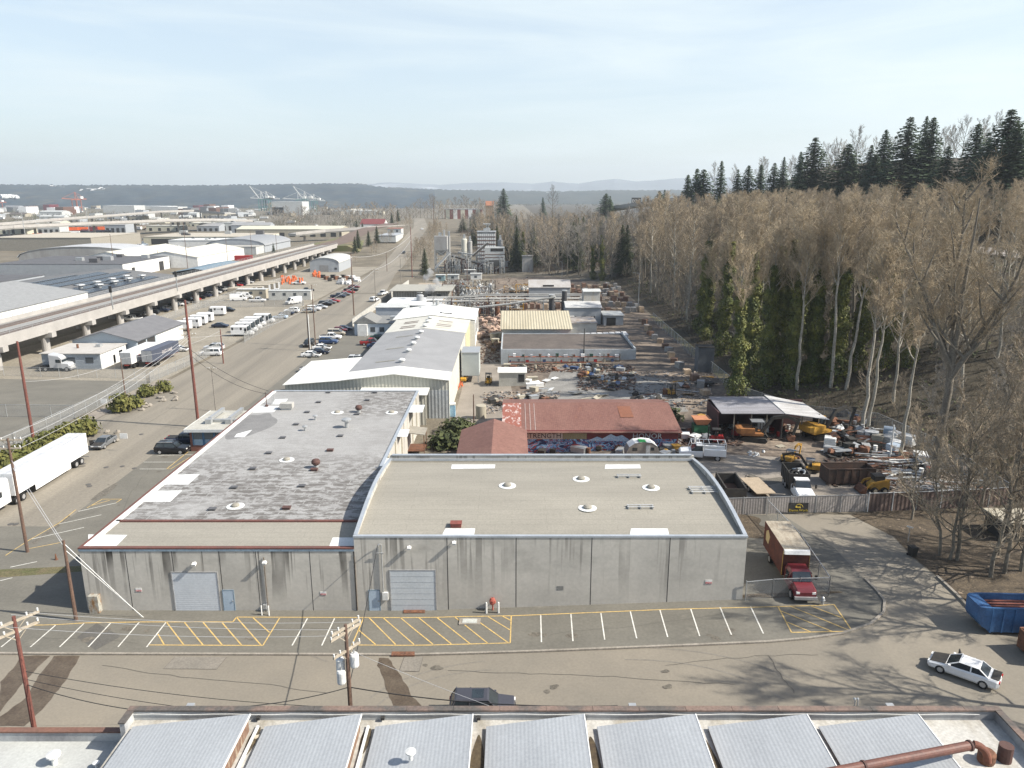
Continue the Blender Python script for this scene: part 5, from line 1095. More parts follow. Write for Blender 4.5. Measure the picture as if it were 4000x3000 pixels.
for i, (u, v, H_, lab, lean) in enumerate([(3668, 2170, 15, 'slim leaning tree left of the trio by the wheelie bin', -.12), (3706, 2185, 16, 'slim tree in the middle of the trio by the wheelie bin', -.06), (3738, 2190, 19, 'straight slim tree right of the trio by the wheelie bin', 0), (3870, 2255, 20, 'bare spreading tree above the brown leaf bank', 0), (3925, 2240, 18, 'bare tree with mossy trunk beside the low dark shed', .04), (3990, 2230, 17, 'bare tree cut by the right edge above the leaf bank', 0), (3560, 2030, 13, 'thin sapling in front of the timber gate', .03), (3830, 1990, 18, 'bare tree behind the right end of the timber gate', 0), (3960, 1960, 20, 'bare tree at the right edge behind the timber gate', 0)]):
    p = G(u, v); k = i % 4; tree_obj('bare_tree', lab, 'tree', p.x, p.y, H_/14, i*1.3, None, BUSH[k][0], BUSH[k][1], m_barkd, m_twigr, tilt=lean)
for i, (x, y, H_) in enumerate([(46, 44, 27), (50, 53, 28), (55, 57, 30), (49.5, 40, 26), (66, 52, 25), (70, 62, 26), (64, 68, 24), (59, 78, 22), (72, 80, 27), (66, 90, 26), (76, 100, 28), (70, 112, 27), (63, 118, 26)]):
    k = i % 5; tree_obj('cottonwood_tree', 'bare cottonwood on the bank right of the cul-de-sac', 'tree', x, y, H_/30, i*2.1, 'bare cottonwoods on the bank right of the cul-de-sac', COTT[k][0], COTT[k][1], m_bark, m_twig)
# undergrowth saplings on the near slope
for i in range(130):
    for _ in range(30):
        y = 84+246*rt.random()**1.8; x = lin(TOE, y)+rt.uniform(2, 46)
        if x < .72*y and free(x, y, 2.2): break
    k = i % 4; tree_obj('bare_sapling', 'low many branched bare sapling in the undergrowth of the wood', 'tree', x, y, rt.uniform(.45, .95), rt.uniform(0, 6), 'saplings in the undergrowth of the wood', BUSH[k][0], BUSH[k][1], m_barkd, rt.choice((m_twigg, m_twigr)))
# wood behind the concrete plant
n = 0; tries = 0
while n < 225 and tries < 14000:
    tries += 1; y = 318+320*rt.random()**1.7; x = lin(TOE, y)+1+rt.random()**1.5*95
    if x > 125 or x/y > .30: continue
    if not free(x, y, 4.0): continue
    top = 37-y*lin([(-.1, .022), (0, .024), (.05, .024), (.12, .022), (.18, .016), (.24, .002), (.30, -.01)], x/y)
    H_ = min(24, max(7, top-h(x, y)+rt.uniform(-2.5, 2)))
    if n % 6 == 5: k = n % 3; t = tree_obj('evergreen_tree', 'dark ivy green evergreen in the wood behind the concrete plant', 'tree', x, y, 1, n, 'dark evergreens behind the concrete plant', FIR[k][0], FIR[k][1], m_barkd, m_needleb); t.scale = (1, 1, H_*.9/24)
    elif n % 3 == 0: cott(x, y, H_/30, rt.random() < .35, True, rt.choice((m_twigg, m_twigr)))
    else: k = n % 4; tree_obj('bare_tree', 'bare grey brown tree in the wood behind the concrete plant', 'tree', x, y, H_/14, rt.uniform(0, 6), 'bare trees behind the concrete plant', BUSH[k][0], BUSH[k][1], m_barkd, rt.choice((m_twigg, m_twigr)))
    n += 1
# conifers: (u of tip, v of tip, distance Y, label)
CON = [(3955, 425, 235, 8, 'tallest dark fir at the top right of the ridge'), (3650, 455, 290, 6, 'dark fir left of the two matching firs on the ridge'), (3622, 452, 300, 5.5, None), (3557, 455, 290, 6.5, 'dark fir, left twin of the pair high on the ridge'), (3826, 480, 260, 6, 'dark fir between the bare domes and the tallest fir'), (3465, 505, 310, 6, 'spiky dark fir below the twin firs on the ridge'), (3186, 535, 330, 6.5, 'lone broad dark fir standing above the brown tree tops'),
  (3128, 590, 350, 4, 'narrow dark fir just left of the lone broad fir'), (3065, 612, 355, 4, None), (3030, 635, 360, 4, None), (2975, 640, 370, 5, 'loose limbed fir on the skyline among small firs'), (2923, 645, 375, 5.5, 'loose limbed fir, wider one on the skyline'), (2883, 660, 380, 4, None), (2825, 625, 385, 6, 'pointed fir in front of a bare dome on the skyline'), (2753, 660, 390, 7, 'dark fir, right of the clump at the end of the ridge'), (2720, 657, 395, 7, 'dark fir, middle of the clump at the end of the ridge'), (2685, 680, 400, 7, 'dark fir, left of the clump at the end of the ridge'), (2580, 745, 470, 5, None), (2600, 740, 480, 4.5, None), (1965, 735, 700, 8, 'lone tall fir in front of the red and cream storage building'), (2365, 755, 600, 6, 'fir pair over the far wood, left one'), (2385, 765, 600, 5.5, 'fir pair over the far wood, right one'), (2123, 770, 900, 4, None), (3320, 560, 320, 6, None), (3400, 565, 315, 6, None), (3420, 600, 300, 6.5, None), (3990, 480, 225, 6, None), (3900, 560, 235, 6, None), (3330, 610, 310, 6, None), (3700, 570, 265, 5, None), (3870, 540, 245, 5, None)]
for i, (u, v, Y, Rr, lab) in enumerate(CON):
    p = at(u, v, Y); z = h(p.x, Y); H_ = max(9, p.z-z); k = i % 3; t = tree_obj('fir_tree', lab or 'smaller dark fir in the row along the ridge', 'tree', p.x, Y, 1, i*1.7, None if lab else 'smaller firs along the ridge', FIR[k][0], FIR[k][1], m_barkd, m_needle, z=p.z-H_)
    kx = Rr/4.2*1.9*(1+.22*math.sin(i*2.3)); t.scale = (kx, kx*(1+.2*math.cos(i*1.9)), H_/24); t.rotation_euler.y = .03*math.sin(i*3.1)
for i, (u, v, Y, H_) in enumerate([(3364, 500, 330, 24), (2975+5, 620, 400, 18), (2800, 640, 410, 20), (2870, 650, 410, 15), (2985, 618, 395, 18), (3240, 560, 345, 17), (3270, 545, 345, 17), (3100, 615, 375, 14), (3770, 460, 290, 20), (3840, 460, 290, 18), (3700, 500, 300, 15), (3900, 450, 270, 18), (3985, 470, 250, 18), (3480, 545, 320, 14), (3430, 540, 325, 14), (2130+30, 730, 560, 20)]):
    p = at(u, v, Y); k = i % 4; tree_obj('bare_tree', 'round headed bare grey tree against the sky on the ridge' if i < 15 else 'round bare tree rising over the far wood', 'tree', p.x, Y, H_/14, i, 'bare domed trees on the ridge' if i < 15 else None, BUSH[k][0], BUSH[k][1], m_barkd, m_twigg, z=p.z-H_*.97)
for i in range(50):
    for _ in range(40):
        y = rt.uniform(170, 430); x = lin(TOE, y)+rt.uniform(94, 235)
        if x < .72*y+10 and free(x, y, 6): break
    k = i % 4; tree_obj('bare_tree', 'bare grey tree on the upper slope below the firs', 'tree', x, y, rt.uniform(.8, 1.15), i, 'bare trees on the upper slope below the firs', BUSH[k][0], BUSH[k][1], m_barkd, rt.choice((m_twigg, m_twigr)))
# undergrowth (uncountable)
q = random.Random(5); b1, b2 = MB(), MB()
for _ in range(26000):
    y = 82+250*q.random()**2; d = 1.5+q.random()**1.3*66; x = lin(TOE, y)+d
    if x > .73*y+4: continue
    z = h(x, y); c = Vector((x, y, z)); L_ = q.uniform(.7, 2.4)
    b1.spike(c, c+Vector((q.uniform(-1, 1), q.uniform(-1, 1), q.uniform(.2, 1.3))).normalized()*L_, .035)
for _ in range(900):
    y = 90+240*q.random()**1.3; d = 2+q.random()*80; x = lin(TOE, y)+d
    if x > .73*y+4: continue
    r = q.uniform(.5, 1.8); z = h(x, y)
    for _ in range(16): leaf(b2, Vector((x+q.gauss(0, r), y+q.gauss(0, r), z+abs(q.gauss(0, r*.7)))), q.uniform(.25, .6), q)
for _ in range(1100):
    y = q.uniform(345, 600); d = 1+q.random()*70; x = lin(TOE, y)+d
    if x/y > .3: continue
    r = q.uniform(1, 3); z = h(x, y)
    
    for _ in range(10): c = Vector((x+q.gauss(0, r), y+q.gauss(0, r), z)); b1.spike(c, c+Vector((q.uniform(-1, 1), q.uniform(-1, 1), q.uniform(.5, 2)))*2.2, .09)
tag(b1.build('undergrowth_brambles', mat('bramble_stems', (.13, .095, .065), (.08, .06, .042), s=.3, fine=.2), fix=False), kind='stuff'); tag(b2.build('undergrowth_leaves', m_brush, fix=False), kind='stuff')
b = MB()
for i in range(60):
    y = 120+i*4; x = [lin(TOE, y)+76.2, lin(TOE, y)+87.8]; y2 = y+4; x2 = [lin(TOE, y2)+76.2, lin(TOE, y2)+87.8]
    b.quad((x[0], y, h(x[0]+1, y)+.7), (x[1], y, h(x[1]-1, y)+.7), (x2[1], y2, h(x2[1]-1, y2)+.7), (x2[0], y2, h(x2[0]+1, y2)+.7))
tag(b.build('hill_road', mat('hill_road_asphalt', (.30, .27, .24)), fix=False), kind='structure')
# shrubs along the west street fence
def shrub_data(seed, R_, H_, n=420):
    q = random.Random(seed); b = MB()
    for _ in range(n):
        a = q.uniform(0, 6.28); e = q.uniform(.15, 1.4); d = Vector((math.cos(a)*math.cos(e), math.sin(a)*math.cos(e), math.sin(e)*H_/R_)); L_ = R_*q.uniform(.5, 1.15)
        for t in (.35, .55, .75, .95): leaf(b, d*L_*t+Vector((q.uniform(-.1, .1), q.uniform(-.1, .1), .1)), q.uniform(.2, .42), q, d)
    return b.data('foliage', None, False, False)
m_jun = mat('juniper_green', (.075, .085, .02), (.13, .12, .03), s=.8, fine=.25, fs=2, r=.85)
SH = [shrub_data(i, 1.6, 1.5) for i in range(3)]
for i, (u, v, s, l) in enumerate([(480, 1605, 1.35, 'largest spiky green juniper by the street pole'), (530, 1590, .9, 'juniper tucked behind the largest one by the street pole'), (575, 1548, 1.0, 'juniper in the middle of the upper street bed'), (640, 1530, .95, 'juniper at the far end of the upper street bed'), (335, 1700, 1.25, 'juniper behind the grey parked sedan'), (268, 1715, 1.1, 'juniper beside the tall red pole at the fence'), (210, 1735, .9, 'juniper above the rear of the white trailer'), (165, 1760, .8, 'juniper behind the roof of the white trailer'), (110, 1790, .9, 'juniper along the fence left of the tall red pole'), (60, 1815, .9, 'juniper near the left edge behind the trailer'), (305, 1708, 1.0, 'juniper squeezed between the grey sedan and the tall red pole'), (240, 1725, 1.0, 'juniper right at the foot of the tall red pole'), (188, 1748, 1.1, 'juniper above the middle of the trailer rear'), (138, 1775, 1.1, 'juniper over the trailer roof near the tall red pole'), (85, 1802, 1.1, 'juniper over the trailer roof left of the crossarm pole'), (38, 1822, 1.0, 'second juniper from the left edge behind the trailer'), (15, 1830, 1.1, 'juniper cut by the left edge behind the trailer')]):
    p = G(u, v); o = link('juniper_shrub', SH[i % 3], None, p, i*1.1); o.scale = (s*1.2, s*1.2, s*1.45); tag(o, l, 'shrub')
    if not len(SH[i % 3].materials): SH[i % 3].materials.append(m_jun)
for i, (u, v, s, l) in enumerate([(1790, 1690, 1.6, 'scrubby brown green bush between the low warehouse and the small rusty gable'), (1740, 1745, 1.6, 'scrubby bush hard against the low warehouse east wall'), (1830, 1750, 1.3, 'scrubby bush beside the small rusty gable'), (2600, 1640, 1.5, 'ivy covered bush behind the mural building end'), (2880, 1600, 1.6, 'dead brown bramble bush at the fence corner')]):
    p = G(u, v); o = link('scrub_bush', SH[i % 3], None, p, i); o.scale = (s*1.3, s*1.3, s*.9); o.material_slots[0].link = 'OBJECT'; o.material_slots[0].material = MATS['evergreen_brush'] if i != 4 else m_leaf; tag(o, l, 'bush')
# ------------------------------------------------------------------ generic building
m_greyw = mat('grey_siding', (.32, .34, .36), (.28, .30, .32), s=.5, fine=.06); m_whitew = mat('white_siding', (.46, .47, .46), (.38, .39, .38), s=.5, fine=.06)
m_cream = mat('cream_metal', (.52, .50, .40), (.45, .43, .34), s=.4, fine=.05); m_creamv = mat('cream_ribbed_metal', (.47, .46, .40), (.42, .41, .35), s=.4, corr=('X', .6, .16))
m_creamy = mat('cream_ribbed_side', (.54, .53, .46), (.48, .47, .41), s=.4, corr=('Y', .6, .10)); m_win = mat('window_glass', (.07, .08, .09), r=.12, fine=.05)
m_wroof = mat('white_ribbed_roof', (.66, .66, .62), (.60, .60, .56), s=.3, fine=.03, corr=('Y', .9, .05)); m_groof = mat('grey_ribbed_roof', (.26, .262, .265), (.225, .227, .23), s=.25, fine=.04, corr=('Y', .5, .06))
m_croof = mat('cream_ribbed_roof', (.50, .49, .44), (.45, .44, .39), s=.3, fine=.04, corr=('Y', .9, .06)); m_droof = mat('dark_roof', (.10, .10, .105), (.075, .075, .08), s=.4, fine=.08)
m_tan = mat('tan_panel', (.36, .33, .26), (.31, .28, .22), s=.5, fine=.05); m_brownr = mat('brown_gravel_roof', (.115, .095, .08), (.08, .066, .056), s=.25, fine=.15, fs=2, c3=(.14, .10, .075))
def building(name, label, cat, x0, x1, y0, y1, zb, zt, wm, rm, roof='flat', rise=1.5, ov=.25, wins=(), th=.15, group=None, units=0):
    t = thing(name, label, cat, ((x0+x1)/2, (y0+y1)/2, zb), 0, group); X, Y, Zt = (x1-x0)/2, (y1-y0)/2, zt-zb
    b = MB(); X2, Y2 = X+ov, Y+ov; w = MB()
    if roof == 'flat': w.box(-X, X, -Y, Y, -.5, Zt); b.box(-X2, X2, -Y2, Y2, Zt, Zt+th)
    elif roof == 'gx':
        w.prism([(-Y, -.5), (Y, -.5), (Y, Zt), (0, Zt+rise), (-Y, Zt)], 'x', -X, X); k = rise*ov/Y
        b.prism([(-Y2, Zt-k+.02), (0, Zt+rise+.02), (Y2, Zt-k+.02), (Y2, Zt-k+th), (0, Zt+rise+th), (-Y2, Zt-k+th)], 'x', -X2, X2)
    elif roof == 'gy':
        w.prism([(-X, -.5), (X, -.5), (X, Zt), (0, Zt+rise), (-X, Zt)], 'y', -Y, Y); k = rise*ov/X
        b.prism([(-X2, Zt-k+.02), (0, Zt+rise+.02), (X2, Zt-k+.02), (X2, Zt-k+th), (0, Zt+rise+th), (-X2, Zt-k+th)], 'y', -Y2, Y2)
    else:
        ax = 'x' if roof == 'ax' else 'y'; Wd = Y if ax == 'x' else X; Ln = X if ax == 'x' else Y
        ar = [(-Wd*math.cos(math.pi*i/10), Zt+rise*math.sin(math.pi*i/10)) for i in range(11)]
        w.prism([(-Wd, -.5)]+ar+[(Wd, -.5)], ax, -Ln, Ln); b.prism([(a*1.02, c+.02) for a, c in ar]+[(a*1.03, c+th) for a, c in reversed(ar)], ax, -Ln-ov, Ln+ov)
    w.build('wall', wm, t); b.build('roof', rm, t); qb = random.Random(int(abs(x0*7+y0)))
    for _ in range(units):
        s_ = qb.uniform(.6, 1.4)*max(1, Y/14); a_, c_ = qb.uniform(-X*.85, X*.85), qb.uniform(-Y*.7, Y*.7); zz = Zt+th+(0 if roof == 'flat' else rise*(1-abs(c_)/Y)-.3 if roof == 'gx' else rise*(1-abs(a_)/X)-.3); MB().box(a_-s_, a_+s_, c_-s_*.7, c_+s_*.7, zz, zz+s_).build('roof_unit', m_galv if _ % 2 else m_droof, t)
    for q in wins:
        sd, a0, a1, z0, z1 = q[:5]; m = q[5] if len(q) > 5 else m_win; nm = q[6] if len(q) > 6 else 'window'; c = MB(); e = .05
        if sd == 's': c.box(a0, a1, -Y-e, -Y+.02, z0, z1)
        elif sd == 'n': c.box(a0, a1, Y-.02, Y+e, z0, z1)
        elif sd == 'e': c.box(X-.02, X+e, a0, a1, z0, z1)
        else: c.box(-X-e, -X+.02, a0, a1, z0, z1)
        c.build(nm, m, t)
    return t
def row(sd, a0, a1, n, w, z0, z1, *r): return [(sd, a0+(a1-a0)*(i+.5)/n-w/2, a0+(a1-a0)*(i+.5)/n+w/2, z0, z1)+r for i in range(n)]
# ------------------------------------------------------------------ white metal building
wb = thing('metal_building', 'long white and grey metal building with stepped ridge roof behind the low warehouse', 'industrial building', (-19.9, 122, 0))
def gabsec(y0, y1, xl, xr, ze, zr, rm, ov=.0, nm='roof'):
    b = MB(); b.loft([[(xl-ov, y, ze), (0, y, zr), (xr+ov, y, ze), (xr+ov, y, ze-.12), (0, y, zr-.12), (xl-ov, y, ze-.12)] for y in (y0, y1)]); return b.build(nm, rm, wb)
b = MB(); b.prism([(-9, -.3), (9.2, -.3), (9.2, 6.7), (0, 7.75), (-9, 6.7)], 'y', 0, .3); b.build('front_wall', m_creamv, wb)
MB().box(8.9, 9.2, .3, 46, -.3, 6.7).build('side_wall', m_creamy, wb); MB().box(-9, -8.7, .3, 81, -.3, 6.7).box(8.9, 9.3, 46, 62, -.3, 6.6).build('side_wall', mat('yellow_cream_side', (.55, .50, .32), corr=('Y', .6, .1)), wb)
MB().box(9.0, 10.6, 62, 81, -.3, 6.7).box(-8.7, 8.9, 80.7, 81, -.3, 7).build('side_wall', m_wpaint, wb)
gabsec(-.4, 5.6, -9, 9.3, 6.85, 7.95, m_wroof); gabsec(5.6, 44, -9, 9.3, 6.83, 7.9, m_groof); gabsec(44, 62, -9, 9.5, 6.88, 7.98, m_croof); gabsec(62, 81.3, -10, 10.8, 6.95, 8.2, m_wroof)
for y in (9, 18, 25, 31, 38, 46, 52, 57):
    o = MB().cyl((0, y, 7.85), .42, .4, 10).build('ridge_vent', m_galv, wb); MB().lathe([(.62, 8.25), (.62, 8.4), (.3, 8.6), (.02, 8.63)], (0, y, 0), 12).build('vent_cap', m_white, o)
for i, y in enumerate((47, 49, 51, 53.5, 55.5)):
    for x0, x1, z in ((2.2, 5.6, 7.62), (-6, -2.6, 7.55)):
        if x0 < 0 and i == 2: continue
        zz = lambda x: 7.98-abs(x)*.118+.05; MB().quad((x0, y, zz(x0)), (x1, y, zz(x1)), (x1, y+.65, zz(x1)), (x0, y+.65, zz(x0))).build('rooflight', mat('brown_rooflight', (.16, .11, .09)) if (i+(x0 < 0)) % 3 else m_cream, wb)
for y in (11, 23, 36): MB().quad((-5.2, y, 7.34), (-1.6, y, 7.76), (-1.6, y+.6, 7.76), (-5.2, y+.6, 7.34)).build('rooflight', mat('dull_rooflight', (.25, .24, .2)), wb)
MB().quad((1.5, 66, 8.12), (4.5, 66, 7.8), (4.5, 68, 7.8), (1.5, 68, 8.12)).build('roof_hatch', m_droof, wb); MB().quad((1.9, 66.3, 8.13), (4.1, 66.3, 7.9), (4.1, 67.7, 7.9), (1.9, 67.7, 8.13)).build('roof_hatch', m_white, wb)
MB().cyl((-.4, 79, 8.0), .5, 1.6, 12).build('flue', m_galv, wb); MB().cyl((-4.5, 79, 7.6), .7, .3, 12).build('roof_vent', m_white, wb)
x = -18.6; b = MB(); b.prism([(x, -.3), (-9.0, -.3), (-9.0, 6.65), (x, 5.9)], 'y', 0, 18); b.build('lean_to_wall', m_creamv, wb)
MB().loft([[(x-.3, y, 5.92), (-9.0, y, 6.7), (-9.0, y, 6.82), (x-.3, y, 6.04)] for y in (-.4, 18.3)]).build('lean_to_roof', m_wroof, wb)
MB().cb((.2, -2.2, 5.35), (11.5, 4.2, .12), rx=.04).build('front_canopy', m_wroof, wb); b = MB(); b.box(-5.2, 5.6, -4, -3.8, 0, 5.2); b.build('canopy_wall', m_creamv, wb)
MB().prism([(5.7, -.02), (9.21, -.02), (9.21, -.06), (5.7, -.06)], 'z', 0, 5.0).build('grey_bay', mat('grey_ribbed_bay', (.40, .42, .42), corr=('X', .6, .12)), wb)
for i in range(3): MB().box(9.2, 9.24, 20+i*9, 20.9+i*9, .05, 2.1).build('side_door', m_greyw, wb)
for i in range(3): MB().box(10.6, 10.65, 65+i*5, 66.6+i*5, 2.5, 5.5).build('side_opening', m_dark, wb)
cu = thing('cooling_unit', 'tall pale grey equipment tower on legs against the metal building east side', 'equipment', (-8.6, 150, 0)); MB().box(-1.6, 1.9, -3, 3, 1.5, 6.2).build('casing', mat('pale_green_grey', (.40, .43, .42), (.35, .38, .37), s=.4, fine=.05), cu); MB().box(-1.7, 2, -3.1, 3.1, 6.2, 6.35).build('roof', m_galv, cu)
for xx in (-1.4, 1.7):
    for yy in (-2.8, 2.8): MB().cb((xx, yy, .75), (.2, .2, 1.5)).build('leg', m_galv, cu)
# small white office with gabled porch
wo = building('small_office', 'little white office with grey hipped roof and railed ramp beside the metal building', 'office', -43, -30.5, 200, 213, 0, 3.3, mat('blue_white_siding', (.47, .52, .57), (.42, .47, .52), s=.5), mat('grey_shingle', (.20, .20, .19), (.16, .16, .155), s=1.5), 'flat', wins=row('s', -5, 5, 4, 1.3, 1, 2.3))
MB().prism([(-6.6, 3.4), (-3.3, 5.2), (0, 3.4)], 'y', -6.8, 3).build('gable_roof', MATS['grey_shingle'], wo); MB().box(-5.2, -2.6, -7.6, -6.5, 0, 3.2).build('porch', m_wpaint, wo)
b = MB()
for z in (.5, 1.0): b.bar((-3, -8.6, z), (3.5, -8.6, z), .08)
for i in range(6): b.bar((-3+i*1.3, -8.6, 0), (-3+i*1.3, -8.6, 1.0), .08)
b.build('ramp_railing', m_wpaint, wo); MB().box(2.8, 4.4, -2, 0, 3.45, 4.5).build('roof_unit', m_galv, wo)
# ------------------------------------------------------------------ mural building and rusty gable
m_rroof = mat('rusty_red_roof', (.18, .09, .07), (.15, .07, .055), s=.3, st=(1, .3, 1), fine=.12, fs=3, corr=('X', .28, .05), c3=(.21, .09, .055))
m_rroof2 = mat('rusty_red_roof_side', (.185, .094, .073), (.155, .075, .059), s=.4, fine=.12, fs=3, corr=('Y', .28, .05))
m_mural = mat('graffiti_mural', (.02, .03, .07), (.16, .035, .03), s=.5, fine=.2, fs=2)
mr = m_mural.node_tree; MN, ML = mr.nodes, mr.links; vr = MN.new('ShaderNodeTexNoise'); vr.inputs['Scale'].default_value = 1.0; vr.inputs['Detail'].default_value = 2.5; vr.inputs['Distortion'].default_value = 2.2
tcn = [n for n in MN if n.type == 'TEX_COORD'][0]; mpp = MN.new('ShaderNodeMapping'); mpp.inputs['Scale'].default_value = (.55, 1, .9); ML.new(tcn.outputs['Object'], mpp.inputs[0]); ML.new(mpp.outputs[0], vr.inputs['Vector'])
cr = MN.new('ShaderNodeValToRGB'); ML.new(vr.outputs['Fac'], cr.inputs['Fac']); cr.color_ramp.interpolation = 'CONSTANT'; el = cr.color_ramp.elements
for p_, c_ in ((.0, (.20, .03, .03)), (.36, (.02, .03, .08)), (.44, (.16, .30, .48)), (.485, (.015, .015, .03)), (.50, (.40, .50, .60)), (.525, (.03, .06, .16)), (.57, (.40, .16, .20)), (.60, (.02, .02, .03)), (.63, (.10, .22, .40)), (.69, (.22, .035, .03))):
    e_ = el.new(p_); e_.color = (*c_, 1)
el.remove(el[0]); ML.new(cr.outputs[0], MN['Principled BSDF'].inputs['Base Color'])
mb_ = thing('mural_building', 'long shed with rusty red metal roof and a graffiti mural reading STRENGTH and HONOR', 'shed', (-1.2, 103, .3))
b = MB(); b.box(0, 25.4, 0, .25, -.6, 3.6); b.box(25.15, 25.4, .25, 17, -.6, 3.5); b.box(0, .25, .25, 17, -.6, 3.5); b.build('wall', mat('maroon_block_wall', (.16, .03, .03), (.12, .028, .028), s=.6), mb_)
MB().box(3.4, 25.2, -.03, -.004, .1, 2.3).build('mural_panel', m_mural, mb_)
MB().box(2.9, 8.6, -.035, -.004, 2.32, 3.3).build('letter_panel', mat('beige_letter_panel', (.45, .37, .30)), mb_); MB().box(8.65, 12.1, -.035, -.004, 2.32, 3.3).build('bare_panel', mat('ochre_panel', (.20, .17, .09), (.26, .21, .12), s=2, st=(3, 1, .4)), mb_)
t = text_mb('STRENGTH', 1.05, .01); xf(t, WALLTXT(5.75, -.05, 2.8)); t.build('lettering', mat('dark_maroon_letters', (.035, .015, .02)), mb_)
b = MB(); b.prism([(12.3, 2.1), (13.6, 2.7), (14.4, 2.4), (15.6, 3.1), (16.4, 2.7), (17.2, 2.95), (18.2, 2.3), (18.4, 2.0)], 'y', -.055, -.035); b.build('painted_mountains', mat('pale_blue_paint', (.25, .36, .50), (.45, .5, .55), s=1.5), mb_)
t = text_mb('HONOR', 1.15, .01); xf(t, WALLTXT(20.9, -.06, 2.75)); t.build('lettering', mat('pale_grey_letters', (.58, .57, .55)), mb_)
b = MB(); b.loft([[(x, -.45, 3.45), (x, 10, 5.05), (x, 17.6, 3.5), (x, 17.6, 3.4), (x, 10, 4.95), (x, -.45, 3.35)] for x in (-.3, 25.9)]); b.build('roof', m_rroof, mb_)
b = MB()
for x in (3.2, 3.9, 4.6): b.quad((x, 0, 3.55), (x+.07, 0, 3.55), (x+.07, 9.6, 5.02), (x, 9.6, 5.02))
b.build('worn_streaks', mat('bare_zinc_streak', (.42, .36, .33)), mb_); MB().quad((17.6, 4.5, 4.275), (19.6, 4.5, 4.275), (19.6, 8.6, 4.855), (17.6, 8.6, 4.855)).build('orange_sheet', mat('orange_rust_sheet', (.20, .08, .045)), mb_)
MB().quad((-.28, .2, 3.57), (2.6, .2, 3.57), (2.6, 9.7, 5.03), (-.28, 9.7, 5.03)).build('peeling_sheet', mat('peeling_red_zinc', (.24, .085, .06), (.46, .38, .35), s=1.4, st=(1.4, .7, 1), ramp=(.52, .60)), mb_)
building('rusty_gable', 'small gable shed with plain rusty red roof standing before the mural building', 'shed', -7.1, 1.9, 88, 103, 0, 3.9, mat('salmon_wall', (.36, .14, .10)), m_rroof2, 'gy', 1.6)
# ------------------------------------------------------------------ open shed on the right
sh = thing('open_shed', 'open fronted shed with patched grey and white metal roof full of machinery', 'shed', (31, 107, 1.5))
m_sroof = mat('grey_sheet_roof', (.25, .25, .27), (.17, .165, .175), s=.6, st=(.4, 2, 1), fine=.12)
MB().loft([[(x, -.6, 4.0), (x, 7, 4.55), (x, 7, 4.45), (x, -.6, 3.9)] for x in (.3, 9.7)]).build('roof', m_sroof, sh); MB().loft([[(9.75, -.8, 4.05), (9.2, 7.4, 4.75), (9.2, 7.4, 4.65), (9.75, -.8, 3.95)], [(15.8, -2.2, 3.55), (14.6, 5, 4.1), (14.6, 5, 4.0), (15.8, -2.2, 3.45)]]).build('white_roof', mat('white_sheet_roof', (.46, .46, .46), (.30, .29, .28), s=.7, st=(.4, 2.5, 1), fine=.1), sh)
MB().box(0, 15, 6.4, 6.6, -.3, 4.2).box(4.8, 5.0, 0, 6.4, -.3, 4).box(9.5, 9.7, 0, 6.4, -.3, 4).box(0, .2, 0, 6.4, -.3, 4).build('wall', mat('dark_maroon_boards', (.07, .03, .03)), sh)
for x in (2.3, 4.9, 7.2, 9.6, 12.5, 15): MB().cb((x, -.4, 1.9), (.14, .14, 3.9)).build('post', m_barkd, sh)
MB().cb((7.6, 2.4, 1.1), (1.8, .9, 2.1)).build('cabinet', m_wpaint, sh)
# ------------------------------------------------------------------ brown roof building with racks, white sheds
br = thing('rack_building', 'flat brown roofed block building with a pale parapet and shelving along its front', 'building', (-2.5, 163, .6)); b = MB(); b.box(0, 30.3, 0, .3, -.6, 3.1); b.box(0, .3, .3, 21, -.6, 3.1); b.box(30, 30.3, .3, 21, -.6, 3.3); b.box(.3, 30, 20.7, 21, -.6, 2.9); b.build('wall', mat('pale_block_wall', (.40, .43, .45), (.30, .32, .33), s=.6, fine=.1), br)
MB().box(.3, 30, .3, 20.7, 2.2, 2.75).build('roof', m_brownr, br)
rk = thing('storage_rack', 'long rust orange storage rack against the pale block wall', 'rack', (-.8, 161.8, .5)); m_orr = mat('orange_rack', (.26, .08, .04))
for i in range(8): MB().cb((i*3.55, 0, 1.2), (.12, .7, 2.4)).build('upright', m_barkd, rk)
for z in (.5, 1.7): MB().box(0, 24.9, -.35, .35, z, z+.1).build('shelf', m_orr, rk)
JC = [mat('junk_'+k, PC[k]) for k in ('blue', 'white', 'grey', 'green', 'red', 'silver', 'tan', 'brown')]
for i in range(26):
    x = .4+i*.95; z = 2.3 if i % 2 else 1.1; w_, hh = rnd.uniform(.4, .9), rnd.uniform(.3, .7); b = MB(); o = (-.8+x, 161.8, z+.0)
    if i % 3 == 0: b.tube([(0, -.3, hh/2), (0, .3, hh/2)], hh/2, 10)
    else: b.box(-w_/2, w_/2, -.28, .28, 0, hh); b.box(-w_/2-.04, w_/2+.04, -.3, .3, hh, hh+.06)
    c = ['blue', 'white', 'grey', 'green', 'red', 'silver', 'tan', 'brown'][i % 8]; tag(b.build('stored_part', JC[i % 8], loc=o), f"{c} {'drum end' if i % 3 == 0 else 'lidded box'} stored on the {'upper' if i % 2 else 'lower'} shelf of the orange rack", 'stored part', 'parts on the orange storage rack')
yb = building('yellow_roof_shed', 'white walled shed with cream corrugated single pitch roof behind the brown roof', 'shed', -2.6, 15, 186, 200, .4, 4.2, m_whitew, m_droof, 'flat', ov=-.2)
MB().loft([[(x, -7.6, 3.95), (x, 7.2, 6.4), (x, 7.2, 6.3), (x, -7.6, 3.85)] for x in (-9.2, 9.2)]).build('pitched_roof', mat('cream_corrugated', (.42, .38, .28), (.35, .31, .22), s=.3, st=(1, .2, 1), corr=('X', .7, .2)), yb)
